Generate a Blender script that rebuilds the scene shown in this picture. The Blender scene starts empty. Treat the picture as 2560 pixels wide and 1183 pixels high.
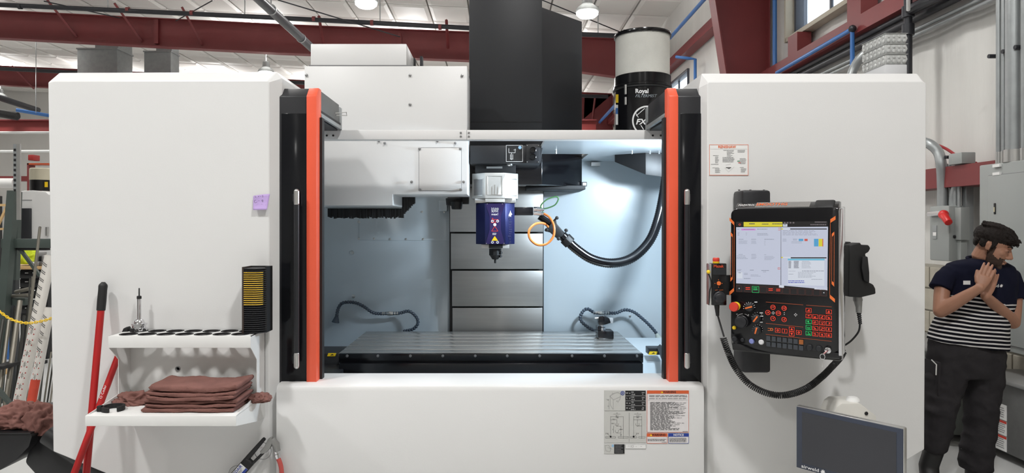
import bpy, bmesh, math, random
from mathutils import Vector, Matrix, noise
from mathutils.bvhtree import BVHTree
random.seed(11)
PI = math.pi
S = bpy.context.scene
COL = S.collection

# ------------------------------------------------------------------ camera, world, exposure
FPX, CU, CV, CH = 1700.0, 1247.0, 566.0, 1.65      # focal length in px, vanishing point, eye height
cam = bpy.data.cameras.new('camera'); cam.sensor_width = 36.0
cam.lens = 36.0 * FPX / 2560.0
cam.shift_x = (1280.0 - CU) / 2560.0
cam.shift_y = -(591.5 - CV) / 2560.0
cam.clip_start = 0.05; cam.clip_end = 200
camo = bpy.data.objects.new('camera', cam); COL.objects.link(camo)
camo.location = (0, 0, CH); camo.rotation_euler = (PI / 2, 0, 0)
S.camera = camo
S.view_settings.view_transform = 'Standard'; S.view_settings.look = 'None'
S.view_settings.gamma = 1.0; S.view_settings.use_curve_mapping = False
S.view_settings.exposure = -0.29
wld = bpy.data.worlds.new('daylight'); S.world = wld; wld.use_nodes = True
wld.node_tree.nodes['Background'].inputs[0].default_value = (0.86, 0.93, 1.0, 1)
wld.node_tree.nodes['Background'].inputs[1].default_value = 5.0
WORK_W = 55.0           # cool machine work light

def lin(c):
    c = c / 255.0
    return c / 12.92 if c <= 0.04045 else ((c + 0.055) / 1.055) ** 2.4
def rgb(c): return (lin(c[0]), lin(c[1]), lin(c[2]), 1.0)

# ------------------------------------------------------------------ materials
MATS = {}
def M(name, col=(128, 128, 128), rough=0.5, metal=0.0, var=0.04, vs=6.0, bump=0.0, bs=60.0, emit=0.0,
      coat=0.0, trans=0.0, stretch=None, spec=0.5):
    if name in MATS: return MATS[name]
    m = bpy.data.materials.new(name); m.use_nodes = True
    nt = m.node_tree; b = nt.nodes['Principled BSDF']
    b.inputs['Base Color'].default_value = rgb(col)
    b.inputs['Roughness'].default_value = rough
    b.inputs['Metallic'].default_value = metal
    b.inputs['Specular IOR Level'].default_value = spec
    if coat: b.inputs['Coat Weight'].default_value = coat; b.inputs['Coat Roughness'].default_value = 0.06
    if trans: b.inputs['Transmission Weight'].default_value = trans
    if emit:
        b.inputs['Emission Color'].default_value = rgb(col); b.inputs['Emission Strength'].default_value = emit
        b.inputs['Base Color'].default_value = (.01, .01, .01, 1); b.inputs['Roughness'].default_value = .25; var = 0
    tc = nt.nodes.new('ShaderNodeTexCoord'); src = tc.outputs['Object']
    if stretch:
        mp = nt.nodes.new('ShaderNodeMapping'); mp.inputs['Scale'].default_value = stretch
        nt.links.new(src, mp.inputs['Vector']); src = mp.outputs['Vector']
    if var:
        n = nt.nodes.new('ShaderNodeTexNoise'); n.inputs['Scale'].default_value = vs; n.inputs['Detail'].default_value = 5
        nt.links.new(src, n.inputs['Vector'])
        mx = nt.nodes.new('ShaderNodeMix'); mx.data_type = 'RGBA'
        c = rgb(col)
        mx.inputs['A'].default_value = tuple(max(0, x * (1 - var * 2)) for x in c[:3]) + (1,)
        mx.inputs['B'].default_value = tuple(min(1, x * (1 + var * 2)) for x in c[:3]) + (1,)
        nt.links.new(n.outputs['Fac'], mx.inputs['Factor']); nt.links.new(mx.outputs['Result'], b.inputs['Base Color'])
    if bump:
        n2 = nt.nodes.new('ShaderNodeTexNoise'); n2.inputs['Scale'].default_value = bs; n2.inputs['Detail'].default_value = 4
        nt.links.new(src, n2.inputs['Vector'])
        bp = nt.nodes.new('ShaderNodeBump'); bp.inputs['Strength'].default_value = bump; bp.inputs['Distance'].default_value = 0.01
        nt.links.new(n2.outputs['Fac'], bp.inputs['Height']); nt.links.new(bp.outputs['Normal'], b.inputs['Normal'])
    MATS[name] = m
    return m

WHITE = M('machine_white_paint', (222, 222, 221), 0.38, var=0.008, vs=3, bump=0.03, bs=160)
SHELFW = M('shelf_white_paint', (228, 228, 226), 0.4, var=0.01)
BLACKP = M('black_textured_paint', (28, 29, 33), 0.42, var=0.06, bump=0.05, bs=220)
GREYP = M('dark_grey_panel_paint', (29, 31, 35), 0.45, var=0.05, bump=0.05, bs=220)
BLACKG = M('black_gloss', (14, 14, 17), 0.16, var=0.02)
NEARBLK = M('matte_black', (20, 20, 22), 0.6, var=0.05)
RUBBER = M('black_rubber', (22, 22, 23), 0.55, var=0.08, vs=30)
ORANGE = M('orange_door_paint', (232, 92, 62), 0.38, var=0.02)
BLUEGREY = M('pale_blue_interior_paint', (184, 194, 200), 0.3, var=0.02, vs=2)
STEEL = M('brushed_steel', (150, 150, 150), 0.38, 0.85, var=0.06, vs=4, stretch=(1, 1, 22), bump=0.02)
TABLEST = M('ground_cast_iron', (190, 190, 187), 0.27, 0.8, var=0.0)
WAYST = M('way_cover_steel', (154, 152, 149), 0.42, 0.7, var=0.05, vs=5, stretch=(0.6, 1, 10))
ALU = M('aluminium', (200, 200, 198), 0.3, 0.9, var=0.04, vs=8)
CHROME = M('chrome', (225, 225, 228), 0.12, 1.0, var=0)
GALV = M('galvanised_steel', (158, 162, 163), 0.42, 0.6, var=0.1, vs=9)
RED = M('red_oxide_steel_paint', (118, 48, 49), 0.5, var=0.08, vs=2)
REDL = M('red_painted_handle', (172, 30, 31), 0.35, var=0.06)
BLKPIPE = M('black_iron_pipe', (42, 43, 48), 0.45, 0.2, var=0.1)
BLUEPIPE = M('blue_air_pipe', (60, 112, 178), 0.4, var=0.05)
ELEC = M('grey_electrical_enamel', (150, 154, 152), 0.45, var=0.03, vs=2)
PAPER = M('white_paper', (232, 232, 230), 0.6, var=0.01)
INK = M('dark_ink', (40, 40, 42), 0.7, var=0)
INKG = M('grey_ink', (120, 120, 122), 0.7, var=0)
WHITEINK = M('white_print', (225, 225, 225), 0.6, var=0)
ORANGEINK = M('orange_print', (226, 104, 48), 0.6, var=0)
YELLOW = M('yellow_plastic', (238, 200, 30), 0.4, var=0.03)
REDPL = M('red_plastic', (206, 60, 44), 0.4, var=0.02)
NAVY = M('navy_anodised_metal', (26, 32, 80), 0.34, 0.4, var=0.03)
RAG = M('brown_shop_rag_cotton', (134, 96, 89), 0.95, var=0.14, vs=14, bump=0.5, bs=420, spec=0.1)

# ------------------------------------------------------------------ geometry helpers
def X(u, Y): return (u - CU) * Y / FPX
def Z(v, Y): return CH - (v - CV) * Y / FPX
def P(u, v, Y): return Vector((X(u, Y), Y, Z(v, Y)))

def spl(pts, n=8, closed=False):
    pts = [Vector(p) for p in pts]; out = []; L = len(pts)
    rng = range(L) if closed else range(L - 1)
    for i in rng:
        g = (lambda k: pts[k % L]) if closed else (lambda k: pts[min(max(k, 0), L - 1)])
        p0, p1, p2, p3 = g(i - 1), g(i), g(i + 1), g(i + 2)
        for k in range(n):
            t = k / n
            out.append(0.5 * ((2 * p1) + (p2 - p0) * t + (2 * p0 - 5 * p1 + 4 * p2 - p3) * t * t + (3 * p1 - p0 - 3 * p2 + p3) * t ** 3))
    if not closed: out.append(pts[-1])
    return out
def resample(pts, step):
    out = [pts[0].copy()]; acc = 0.0
    for a, b in zip(pts, pts[1:]):
        d = (b - a).length
        if d < 1e-9: continue
        t = step - acc
        while t <= d:
            out.append(a.lerp(b, t / d)); t += step
        acc = d - (t - step)
    return out

class MB:
    def __init__(s, xf=None): s.v = []; s.f = []; s.m = []; s.mats = []; s.cur = 0; s.xf = xf
    def use(s, mat):
        if mat not in s.mats: s.mats.append(mat)
        s.cur = s.mats.index(mat); return s
    def add(s, vs, fs):
        o = len(s.v)
        for p in vs:
            p = Vector(p); s.v.append(s.xf @ p if s.xf else p)
        for f in fs: s.f.append([i + o for i in f]); s.m.append(s.cur)
        return s
    def box(s, x0, x1, y0, y1, z0, z1):
        if x0 > x1: x0, x1 = x1, x0
        if y0 > y1: y0, y1 = y1, y0
        if z0 > z1: z0, z1 = z1, z0
        vs = [(x0, y0, z0), (x1, y0, z0), (x1, y1, z0), (x0, y1, z0), (x0, y0, z1), (x1, y0, z1), (x1, y1, z1), (x0, y1, z1)]
        return s.add(vs, [(0, 3, 2, 1), (4, 5, 6, 7), (0, 1, 5, 4), (1, 2, 6, 5), (2, 3, 7, 6), (3, 0, 4, 7)])
    def polyloft(s, polys, cap=True):
        n = len(polys[0]); vs = [p for q in polys for p in q]; fs = []
        for k in range(len(polys) - 1):
            for i in range(n):
                j = (i + 1) % n; fs.append((k * n + i, k * n + j, (k + 1) * n + j, (k + 1) * n + i))
        if cap: fs.append(tuple(range(n))[::-1]); fs.append(tuple((len(polys) - 1) * n + i for i in range(n)))
        return s.add(vs, fs)
    def prism(s, pts, axis, a, b):
        f = {'x': lambda p, h: (h, p[0], p[1]), 'y': lambda p, h: (p[0], h, p[1]), 'z': lambda p, h: (p[0], p[1], h)}[axis]
        return s.polyloft([[f(p, a) for p in pts], [f(p, b) for p in pts]])
    def tube(s, pts, r, n=10, closed=False, cap=True, flat=1.0, twist=0.0):
        pts = [Vector(p) for p in pts]; L = len(pts)
        rr = r if isinstance(r, (list, tuple)) else [r] * L
        tang = []
        for i in range(L):
            if closed: t = pts[(i + 1) % L] - pts[i - 1]
            else: t = pts[min(i + 1, L - 1)] - pts[max(i - 1, 0)]
            tang.append(t.normalized() if t.length > 1e-9 else Vector((0, 0, 1)))
        up = Vector((0, 0, 1)) if abs(tang[0].z) < 0.9 else Vector((1, 0, 0))
        nrm = (up - tang[0] * up.dot(tang[0])).normalized(); vs = []
        for i in range(L):
            nrm = (nrm - tang[i] * nrm.dot(tang[i]))
            if nrm.length < 1e-6: nrm = tang[i].orthogonal()
            nrm.normalize(); bi = tang[i].cross(nrm)
            for k in range(n):
                a = 2 * PI * k / n + twist
                vs.append(pts[i] + (nrm * math.cos(a) * flat + bi * math.sin(a)) * rr[i])
        fs = []
        for i in range(L if closed else L - 1):
            j = (i + 1) % L
            for k in range(n):
                l = (k + 1) % n; fs.append((i * n + k, i * n + l, j * n + l, j * n + k))
        if cap and not closed: fs.append(tuple(range(n))[::-1]); fs.append(tuple((L - 1) * n + k for k in range(n)))
        return s.add(vs, fs)
    def lathe(s, prof, c, n=24, axis='z', cap=True):
        c = Vector(c); vs = []
        for r, h in prof:
            for k in range(n):
                a = 2 * PI * k / n; x, y = r * math.cos(a), r * math.sin(a)
                vs.append(c + Vector({'z': (x, y, h), 'y': (x, h, y), 'x': (h, x, y)}[axis]))
        fs = []
        for i in range(len(prof) - 1):
            for k in range(n):
                l = (k + 1) % n; fs.append((i * n + k, i * n + l, (i + 1) * n + l, (i + 1) * n + k))
        if cap: fs.append(tuple(range(n))[::-1]); fs.append(tuple((len(prof) - 1) * n + k for k in range(n)))
        return s.add(vs, fs)
    def ball(s, c, r, nu=16, nv=10, rot=None):
        c = Vector(c); r = r if isinstance(r, (tuple, list)) else (r, r, r); vs = []; fs = []
        for i in range(nv + 1):
            th = PI * i / nv
            for k in range(nu):
                ph = 2 * PI * k / nu
                p = Vector((r[0] * math.sin(th) * math.cos(ph), r[1] * math.sin(th) * math.sin(ph), r[2] * math.cos(th)))
                vs.append(c + (rot @ p if rot else p))
        for i in range(nv):
            for k in range(nu):
                l = (k + 1) % nu; fs.append((i * nu + k, (i + 1) * nu + k, (i + 1) * nu + l, i * nu + l))
        return s.add(vs, fs)
    def quad(s, a, b, c, d): return s.add([a, b, c, d], [(0, 1, 2, 3)])
    def ringloft(s, rings, n=20, pw=2.0):      # rings: (centre, ax vector, ay vector)
        vs = []; fs = []
        for c, ax, ay in rings:
            c, ax, ay = Vector(c), Vector(ax), Vector(ay)
            for k in range(n):
                a = 2 * PI * k / n; ca, sa = math.cos(a), math.sin(a)
                ca = math.copysign(abs(ca) ** (2 / pw), ca); sa = math.copysign(abs(sa) ** (2 / pw), sa)
                vs.append(c + ax * ca + ay * sa)
        for i in range(len(rings) - 1):
            for k in range(n):
                l = (k + 1) % n; fs.append((i * n + k, i * n + l, (i + 1) * n + l, (i + 1) * n + k))
        fs.append(tuple(range(n))[::-1]); fs.append(tuple((len(rings) - 1) * n + k for k in range(n)))
        return s.add(vs, fs)
    def mesh(s, name, bevel=0, seg=2, smooth=False, ang=35):
        me = bpy.data.meshes.new(name); bm = bmesh.new()
        vv = [bm.verts.new(p) for p in s.v]
        for f, mi in zip(s.f, s.m):
            try: q = bm.faces.new([vv[i] for i in f]); q.material_index = mi
            except ValueError: pass
        bmesh.ops.remove_doubles(bm, verts=bm.verts, dist=1e-6)
        bmesh.ops.recalc_face_normals(bm, faces=bm.faces)
        if bevel:
            es = [e for e in bm.edges if len(e.link_faces) == 2 and e.calc_face_angle(0) > 0.5]
            bmesh.ops.bevel(bm, geom=es, offset=bevel, offset_type='OFFSET', segments=seg, profile=0.5, affect='EDGES', clamp_overlap=True)
        bm.to_mesh(me); bm.free()
        for m in s.mats: me.materials.append(m)
        if smooth or bevel:
            me.shade_smooth(); me.set_sharp_from_angle(angle=math.radians(ang))
        return me
    def build(s, name, mat=None, parent=None, bevel=0, seg=2, smooth=False, ang=35, label=None, local=False):
        me = s.mesh(name, bevel, seg, smooth, ang)
        if mat is not None and not s.mats: me.materials.append(mat)
        return put(name, me, parent, label, local)

MW = {}
def put(name, me, parent=None, label=None, local=False):
    o = bpy.data.objects.new(name, me); COL.objects.link(o); MW[o.name] = Matrix()
    if parent is not None:
        o.parent = parent
        if local: MW[o.name] = MW[parent.name].copy()
        else: o.matrix_parent_inverse = MW[parent.name].inverted()
    if label: o['label'] = label
    return o
def thing(name, label, cat, loc=(0, 0, 0), group=None, rotz=0.0):
    o = bpy.data.objects.new(name, None); COL.objects.link(o); o.empty_display_size = 0.05
    o.location = loc; o.rotation_euler = (0, 0, rotz)
    MW[o.name] = Matrix.Translation(Vector(loc)) @ Matrix.Rotation(rotz, 4, 'Z')
    return tag(o, label, cat, group)
def tag(o, label, cat, group=None):
    o['label'] = label; o['category'] = cat
    if group: o['group'] = group
    return o
def struct(o): o['kind'] = 'structure'; return o
def dup(root, loc, label=None, rotz=None):
    r = root.copy(); COL.objects.link(r); r.location = loc
    if rotz is not None: r.rotation_euler = (0, 0, rotz)
    MW[r.name] = Matrix.Translation(Vector(loc))
    if label: r['label'] = label
    for ch in list(root.children):
        c = ch.copy(); COL.objects.link(c); c.parent = r
        for g in list(ch.children):
            d = g.copy(); COL.objects.link(d); d.parent = c
    return r

def bx(name, x0, x1, y0, y1, z0, z1, mat, parent=None, bevel=0, label=None, local=False):
    return MB().box(x0, x1, y0, y1, z0, z1).build(name, mat, parent, bevel, label=label, local=local)

FRONT = Matrix(((1, 0, 0, 0), (0, 0, -1, 0), (0, 1, 0, 0), (0, 0, 0, 1)))   # text plane facing the camera (-Y)
def text_data(s, size, align='CENTER', extrude=0.0, bold=0.0, squash=1.0, shear=0.0):
    cu = bpy.data.curves.new('lettering', 'FONT'); cu.body = s; cu.size = size; cu.align_x = align; cu.align_y = 'CENTER'
    cu.extrude = extrude; cu.offset = bold; cu.shear = shear; cu.resolution_u = 2
    o = bpy.data.objects.new('lettering', cu); COL.objects.link(o)
    dg = bpy.context.evaluated_depsgraph_get(); me = bpy.data.meshes.new_from_object(o.evaluated_get(dg))
    bpy.data.objects.remove(o); bpy.data.curves.remove(cu)
    vs = [Vector((v.co.x * squash, v.co.y, v.co.z)) for v in me.vertices]; fs = [tuple(p.vertices) for p in me.polygons]
    bpy.data.meshes.remove(me)
    return vs, fs
def text(name, s, size, mat, parent, mtx, align='CENTER', bold=0.0, squash=1.0, shear=0.0, mb=None):
    vs, fs = text_data(s, size, align, 0.0, bold, squash, shear)
    vs = [mtx @ p for p in vs]
    if mb is not None: return mb.use(mat).add(vs, fs)
    return MB().add(vs, fs).build(name, mat, parent)
def tm(loc, base=FRONT): return Matrix.Translation(Vector(loc)) @ base

def fuse(mb, voxel, it=4, name='fused', disp=None):
    me = mb.mesh(name); o = bpy.data.objects.new(name, me); COL.objects.link(o)
    r = o.modifiers.new('r', 'REMESH'); r.mode = 'VOXEL'; r.voxel_size = voxel; r.use_smooth_shade = True
    if it: k = o.modifiers.new('s', 'SMOOTH'); k.iterations = it; k.factor = 0.5
    dg = bpy.context.evaluated_depsgraph_get(); out = bpy.data.meshes.new_from_object(o.evaluated_get(dg))
    bpy.data.objects.remove(o); bpy.data.meshes.remove(me); out.name = name
    if disp:
        ns = [v.normal.copy() for v in out.vertices]
        for v, nn in zip(out.vertices, ns): v.co = v.co + nn * disp(v.co)
    out.materials.clear(); out.shade_smooth()
    return out

def greek(mb, fn, x0, x1, y0, y1, rows, h=0.5, seed=0, ragged=0.35):
    """lines of tiny unreadable print between (x0,y0) and (x1,y1); fn maps print coordinates to space"""
    rnd = random.Random(seed); dy = (y1 - y0) / rows
    for i in range(rows):
        ya = y0 + i * dy; yb = ya + dy * h; x = x0; xe = x1 - (x1 - x0) * rnd.random() * ragged
        while x < xe:
            w = (x1 - x0) * rnd.uniform(0.05, 0.16); xx = min(x + w, xe)
            mb.quad(fn(x, yb), fn(xx, yb), fn(xx, ya), fn(x, ya)); x = xx + (x1 - x0) * 0.02
# ------------------------------------------------------------------ the building
CONC = M('grey_concrete_floor', (196, 197, 196), 0.3, var=0.06, vs=1.3, bump=0.05, bs=30)
INSUL = M('white_vinyl_insulation', (214, 213, 209), 0.5, var=0.03, vs=1.5, bump=0.25, bs=9, stretch=(1, 6, 0.4))
CEILM = M('white_ceiling_insulation', (226, 224, 219), 0.6, var=0.04, vs=1.2, bump=0.2, bs=5)
MORTAR = M('grey_mortar', (160, 156, 146), 0.9, var=0.05)
CMU = M('beige_concrete_block', (178, 172, 158), 0.9, var=0.07, vs=12, bump=0.3, bs=120)
WX = 4.0                      # right-hand wall
def zc(x): return 6.62 + 0.045 * (WX - x)
struct(bx('floor', -24, 4.3, -7, 31.2, -0.1, 0, CONC))
o = MB().add([(-24, -7, zc(-24) + .12), (4.3, -7, zc(4.3) + .12), (4.3, 31.2, zc(4.3) + .12), (-24, 31.2, zc(-24) + .12)], [(0, 1, 2, 3)])
ceiling = struct(o.build('ceiling', M('ceiling_seam_grey', (176, 173, 167), 0.7)))
# ceiling panels: the nearest 300 in view as parts, the rest as one part
pw, pl = 0.97, 1.22
pm = MB().polyloft([[(0.02, 0.02, 0.1), (pw - .02, 0.02, 0.1 - .045 * pw), (pw - .02, pl - .02, 0.1 - .045 * pw), (0.02, pl - .02, 0.1)],
                    [(0.02, 0.02, 0.03), (pw - .02, 0.02, 0.03 - .045 * pw), (pw - .02, pl - .02, 0.03 - .045 * pw), (0.02, pl - .02, 0.03)],
                    [(0.1, 0.1, 0.0), (pw - .1, 0.1, -.045 * pw), (pw - .1, pl - .1, -.045 * pw), (0.1, pl - .1, 0.0)]]).mesh('panel')
pm.materials.append(CEILM)
cells = []
for i in range(29):
    for j in range(31):
        x, y = -24 + i * pw, -7 + j * pl
        vv = CV - (zc(x) - CH) * FPX / max(y + pl, .1); uu = CU + (x + pw) * FPX / max(y, .1)
        cells.append((0 if (vv > -60 and y > 10 and uu > -60 and uu < 1950) else 1, y - x * 0.2, x, y))
cells.sort()
rest = MB()
for k, (a, b, x, y) in enumerate(cells):
    if a == 0 and k < 300:
        c = put('panel', pm, ceiling); c.location = (x, y, zc(x))
    else:
        rest.polyloft([[(x + .02, y + .02, zc(x) + .1), (x + pw - .02, y + .02, zc(x + pw) + .1), (x + pw - .02, y + pl - .02, zc(x + pw) + .1), (x + .02, y + pl - .02, zc(x) + .1)],
                       [(x + .02, y + .02, zc(x)), (x + pw - .02, y + .02, zc(x + pw)), (x + pw - .02, y + pl - .02, zc(x + pw)), (x + .02, y + pl - .02, zc(x))]])
o = rest.build('panel_field', CEILM, ceiling); o['kind'] = 'stuff'

def drape(y0, y1, z0, z1, mb, off=0.0):
    ny = max(2, int((y1 - y0) / 0.07)); nz = 8; vs = []; fs = []
    for i in range(ny + 1):
        y = y0 + (y1 - y0) * i / ny
        for k in range(nz + 1):
            z = z0 + (z1 - z0) * k / nz
            d = 0.016 * math.sin(y * 8.3 + 0.6 * math.sin(z * 1.3)) * (0.5 + 0.5 * noise.noise((y * .8, z * .3, 1))) + 0.012 * noise.noise((y * 5, z * 0.5, 3))
            vs.append((WX + 0.03 + d + off, y, z))
    for i in range(ny):
        for k in range(nz):
            a = i * (nz + 1) + k; fs.append((a, a + nz + 1, a + nz + 2, a + 1))
    mb.add(vs, fs)
wins = [(7.55, 9.2, 5.15), (14.4, 16.5, 5.0), (21.0, 23.0, 5.0)]
wz0, wtop = 4.2, 5.15
mb = MB(); drape(-7, 31, 1.3, wz0, mb); drape(-7, 31, wtop, 6.72, mb)
yy = -7
for a, b, wz1 in wins:
    drape(yy, a, wz0, wtop, mb); yy = b
    if wz1 < wtop: drape(a, b, wz1, wtop, mb)
drape(yy, 31, wz0, wtop, mb)
wall_r = struct(mb.build('wall_right', INSUL, smooth=True, ang=80))
GLASS = M('window_glass', (235, 242, 245), 0.02, var=0, trans=1.0)
FRAMEM = M('window_frame_bronze', (70, 74, 84), 0.4, var=0.03)
SILLM = M('window_flashing_tan', (176, 168, 152), 0.5, var=0.04)
for i, (a, b, wz1) in enumerate(wins):
    w = MB().box(WX - .0, WX + .16, a, a + .05, wz0, wz1).box(WX, WX + .16, b - .05, b, wz0, wz1).box(WX, WX + .16, a, b, wz0, wz0 + .05).box(WX, WX + .16, a, b, wz1 - .05, wz1)
    w.box(WX + .08, WX + .12, (a + b) / 2 - .02, (a + b) / 2 + .02, wz0, wz1)
    wo = struct(w.build('window_%d' % (i + 1), FRAMEM, bevel=.004))
    bx('pane', WX + .10, WX + .106, a + .05, (a + b) / 2 - .02, wz0 + .05, wz1 - .05, GLASS, wo)
    bx('pane', WX + .10, WX + .106, (a + b) / 2 + .02, b - .05, wz0 + .05, wz1 - .05, GLASS, wo)
    bx('sill', WX - .12, WX + .02, a - .02, b + .02, wz0 - .06, wz0, SILLM, wo, bevel=.004)
    bx('jamb', WX - .12, WX, b, b + .05, wz0 - .06, wz1, SILLM, wo, bevel=.004)
# masonry base of the right-hand wall
wb = struct(bx('wall_right_base', WX - .06, WX + .1, -7, 31, 0, 1.3, MORTAR))
bm_ = MB().box(0, .19, .006, .394, .006, .194).mesh('block', bevel=.004, seg=1); bm_.materials.append(CMU)
for r in range(6):
    for c in range(13):
        b = put('block', bm_, wb); b.location = (WX - .075, 4.0 + c * 0.4 - (0.2 if r % 2 else 0), 0.07 + r * 0.203)
struct(bx('wall_far', -24, 4.3, 31, 31.2, 0, 8, INSUL)); struct(bx('wall_left', -24.2, -24, -7, 31.2, 0, 8.2, INSUL))
struct(bx('wall_back', -24.2, 4.3, -7.2, -7, 0, 8.2, INSUL))

# ------------------------------------------------------------------ steel frames
def frame(yf, label, braces=()):
    t = thing('steel_portal', label, 'steel frame', (WX - .3, yf, 0), 'red portal frames of the hall')
    top = [(-23.9, 7.53), (-12.47, 7.01), (-5.47, 6.66), (-.77, 6.47), (2.33, 6.33), (3.95, 6.26)]
    bot = [(-23.9, 6.9), (-12.47, 6.36), (-5.47, 5.98), (-.77, 5.80), (2.09, 5.51), (2.95, 5.39)]
    web = MB().prism(top + bot[::-1], 'y', yf - .012, yf + .012)
    web.build('rafter', RED, t)
    for line, nm, s in ((top, 'top_flange', 1), (bot, 'bottom_flange', -1)):
        f = MB()
        for (xa, za), (xb, zb) in zip(line, line[1:]):
            f.polyloft([[(xa, yf - .12, za), (xa, yf + .12, za), (xa, yf + .12, za + s * .02), (xa, yf - .12, za + s * .02)],
                        [(xb, yf - .12, zb), (xb, yf + .12, zb), (xb, yf + .12, zb + s * .02), (xb, yf - .12, zb + s * .02)]])
        f.build(nm, RED, t)
    xi = lambda z: 3.184 + .15 * (5.01 - z)
    MB().prism([(xi(0), 0), (WX - .02, 0), (WX - .02, 6.26), (3.0, 6.26), (2.98, 5.39), (3.13, 5.38)], 'y', yf - .012, yf + .012).build('column', RED, t)
    MB().polyloft([[(xi(0), yf - .13, 0), (xi(0), yf + .13, 0), (xi(0) - .02, yf + .13, 0), (xi(0) - .02, yf - .13, 0)],
                   [(3.13, yf - .13, 5.38), (3.13, yf + .13, 5.38), (3.11, yf + .13, 5.38), (3.11, yf - .13, 5.38)]]).build('inner_flange', RED, t)
    bx('outer_flange', WX - .04, WX - .02, yf - .13, yf + .13, 0, 6.2, RED, t)
    for (u0, v0, u1, v1) in braces:
        p1 = P(u1, v1, yf - .02); p0 = P(u0, v0, yf - .75)
        MB().tube([p0, p1], .035, 4).build('flange_brace', RED, t)
    for u in (395, 1000, 1330) if braces else ():
        x = X(u, yf); bx('stiffener', x - .05, x + .05, yf - .1, yf - .012, 5.86 if u > 900 else 6.2, 6.45 if u > 900 else 6.8, RED, t)
    return t
frame(10.1, 'nearest red steel column with broad web beside the high window')
frame(17.0, 'long red steel rafter crossing behind the black column cover, with diagonal braces',
      ((118, 0, 192, 92), (286, 8, 355, 104), (455, 18, 505, 112), (797, 40, 812, 130), (1116, 50, 1120, 120)))
frame(23.8, 'farther and lower red steel rafter seen below the first rafter', ((30, 165, 85, 222), (1488, 240, 1480, 310)))
# wall girts
for z, yy0, yy1, lab in ((3.80, -7, 31, 'upper red wall girt running under the high window'), (2.08, -7, 31, 'lower red wall girt behind the electrical boxes'), (5.3, -7, 31, 'highest red wall girt above the windows')):
    t = thing('wall_girt', lab, 'girt', (WX - .1, 6, z))
    bx('web', WX - .2, WX, yy0, yy1, z + .06, z + .075, RED, t); bx('flange', WX - .21, WX - .2, yy0, yy1, z - .1, z + .075, RED, t)
    bx('lower_flange', WX - .2, WX, yy0, yy1, z - .1, z - .09, RED, t)
for y in (7.3, 8.82):
    tag(MB().box(WX - .2, WX - .02, y - .16, y - .02 + .14, 3.88, 6.4 if y < 8 else 4.13).build('window_stud', RED), 'red steel stud on the %s side of the high window' % ('near' if y < 8 else 'far'), 'stud')
bx0 = bx('window_header', WX - .2, WX - .02, 7.46, 9.3, wtop + .01, wtop + .03, RED); tag(bx0, 'red steel header across the top of the high window', 'header')

# ------------------------------------------------------------------ high-bay lamps (they light the hall)
LENS = M('lamp_lens_glow', (255, 252, 244), 0.4, var=0, emit=14.0)
def lamp(x, y, label, dn, upw):
    z = zc(x) - 1.2
    t = thing('high_bay_lamp', label, 'lamp', (x, y, z), 'high-bay ceiling lamps')
    MB().lathe([(.05, .3), (.09, .28), (.1, .14), (.2, .06), (.22, .0), (.2, -.01)], (0, 0, 0), 20).build('housing', GALV, t, smooth=True, local=True)
    MB().lathe([(.2, -.012), (.195, -.05), (.15, -.09), (.08, -.11), (.01, -.115)], (0, 0, 0), 20).build('lens', LENS, t, smooth=True, local=True)
    MB().tube([(0, 0, .3), (0, 0, 1.2)], .008, 6).build('hanger_rod', GALV, t, local=True)
    L = bpy.data.lights.new('lamp_glow', 'AREA'); L.shape = 'DISK'; L.size = 0.4; L.energy = dn; L.color = (1, .99, .98)
    lo = bpy.data.objects.new('lamp_glow', L); COL.objects.link(lo); lo.parent = t; lo.location = (0, 0, -.13)
    L2 = bpy.data.lights.new('ceiling_fill_light', 'AREA'); L2.shape = 'DISK'; L2.size = 0.4; L2.energy = upw; L2.color = (1, .99, .98)  # upward light added to brighten the ceiling
    l2 = bpy.data.objects.new('ceiling_fill_light', L2); COL.objects.link(l2); l2.parent = t; l2.location = (0, 0, .32); l2.rotation_euler = (PI, 0, 0)
    return t
LAMPS = [(-7.5, .6, 150, 20), (-3.3, .6, 185, 20), (.9, .6, 185, 20), (-3.3, -5.6, 20, 20), (.9, -5.6, 20, 20), (-6.4, 5.9, 66, 60), (-2.4, 5.9, 66, 60), (1.6, 5.9, 66, 60)]
LAMPS += [(x, y, 66 if y < 20 else 120, 112 if y < 13 else 90) for y in (12.3, 18.7, 25.1) for x in (-18.4, -14.4, -10.4, -6.4, -2.4, 1.6) if (x, y) != (-10.4, 18.7)]  # farthest row added and strengthened to brighten the far wall
NAMED = {(-2.4, 12.3): 'bright round ceiling lamp above the white magazine box', (1.6, 12.3): 'bright round ceiling lamp right of the black column cover', (-6.4, 18.7): 'far ceiling lamp just above the left white cover'}
for x, y, dn, upw in LAMPS: lamp(x, y, NAMED.get((x, y), 'round ceiling lamp further out in the lamp grid'), dn, upw)

# ------------------------------------------------------------------ overhead pipes
def pipe(name, pts, r, mat, label, cat, n=10, extra=None):
    t = thing(name, label, cat, Vector(pts[0]))
    MB().tube(pts, r, n).build('run', mat, t, smooth=True, ang=50)
    if extra: extra(t)
    return t
def couplings(t):
    for u, v in ((50, 16), (320, 25), (480, 33), (785, 48), (930, 57), (1100, 68)):
        p = P(u, v, 15.6); MB().tube([p - Vector((.035, 0, 0)), p + Vector((.035, 0, 0))], .066, 10).build('coupling', RED if u > 300 else BLKPIPE, t, smooth=True)
    for u in (270, 612, 950, 1495):
        p = P(u, 14 + u * .05, 15.6); MB().tube([p, Vector((p.x, p.y, zc(p.x)))], .012, 5).build('hanger', GALV, t)
pipe('sprinkler_pipe', [P(-700, -22, 15.6), P(0, 12, 15.6), P(700, 45, 15.6), P(1170, 70, 15.6), P(1456, 86, 15.6), P(1600, 92, 15.6)], .055, BLKPIPE, 'black sprinkler pipe running above the long red rafter', 'pipe', extra=couplings)
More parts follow.
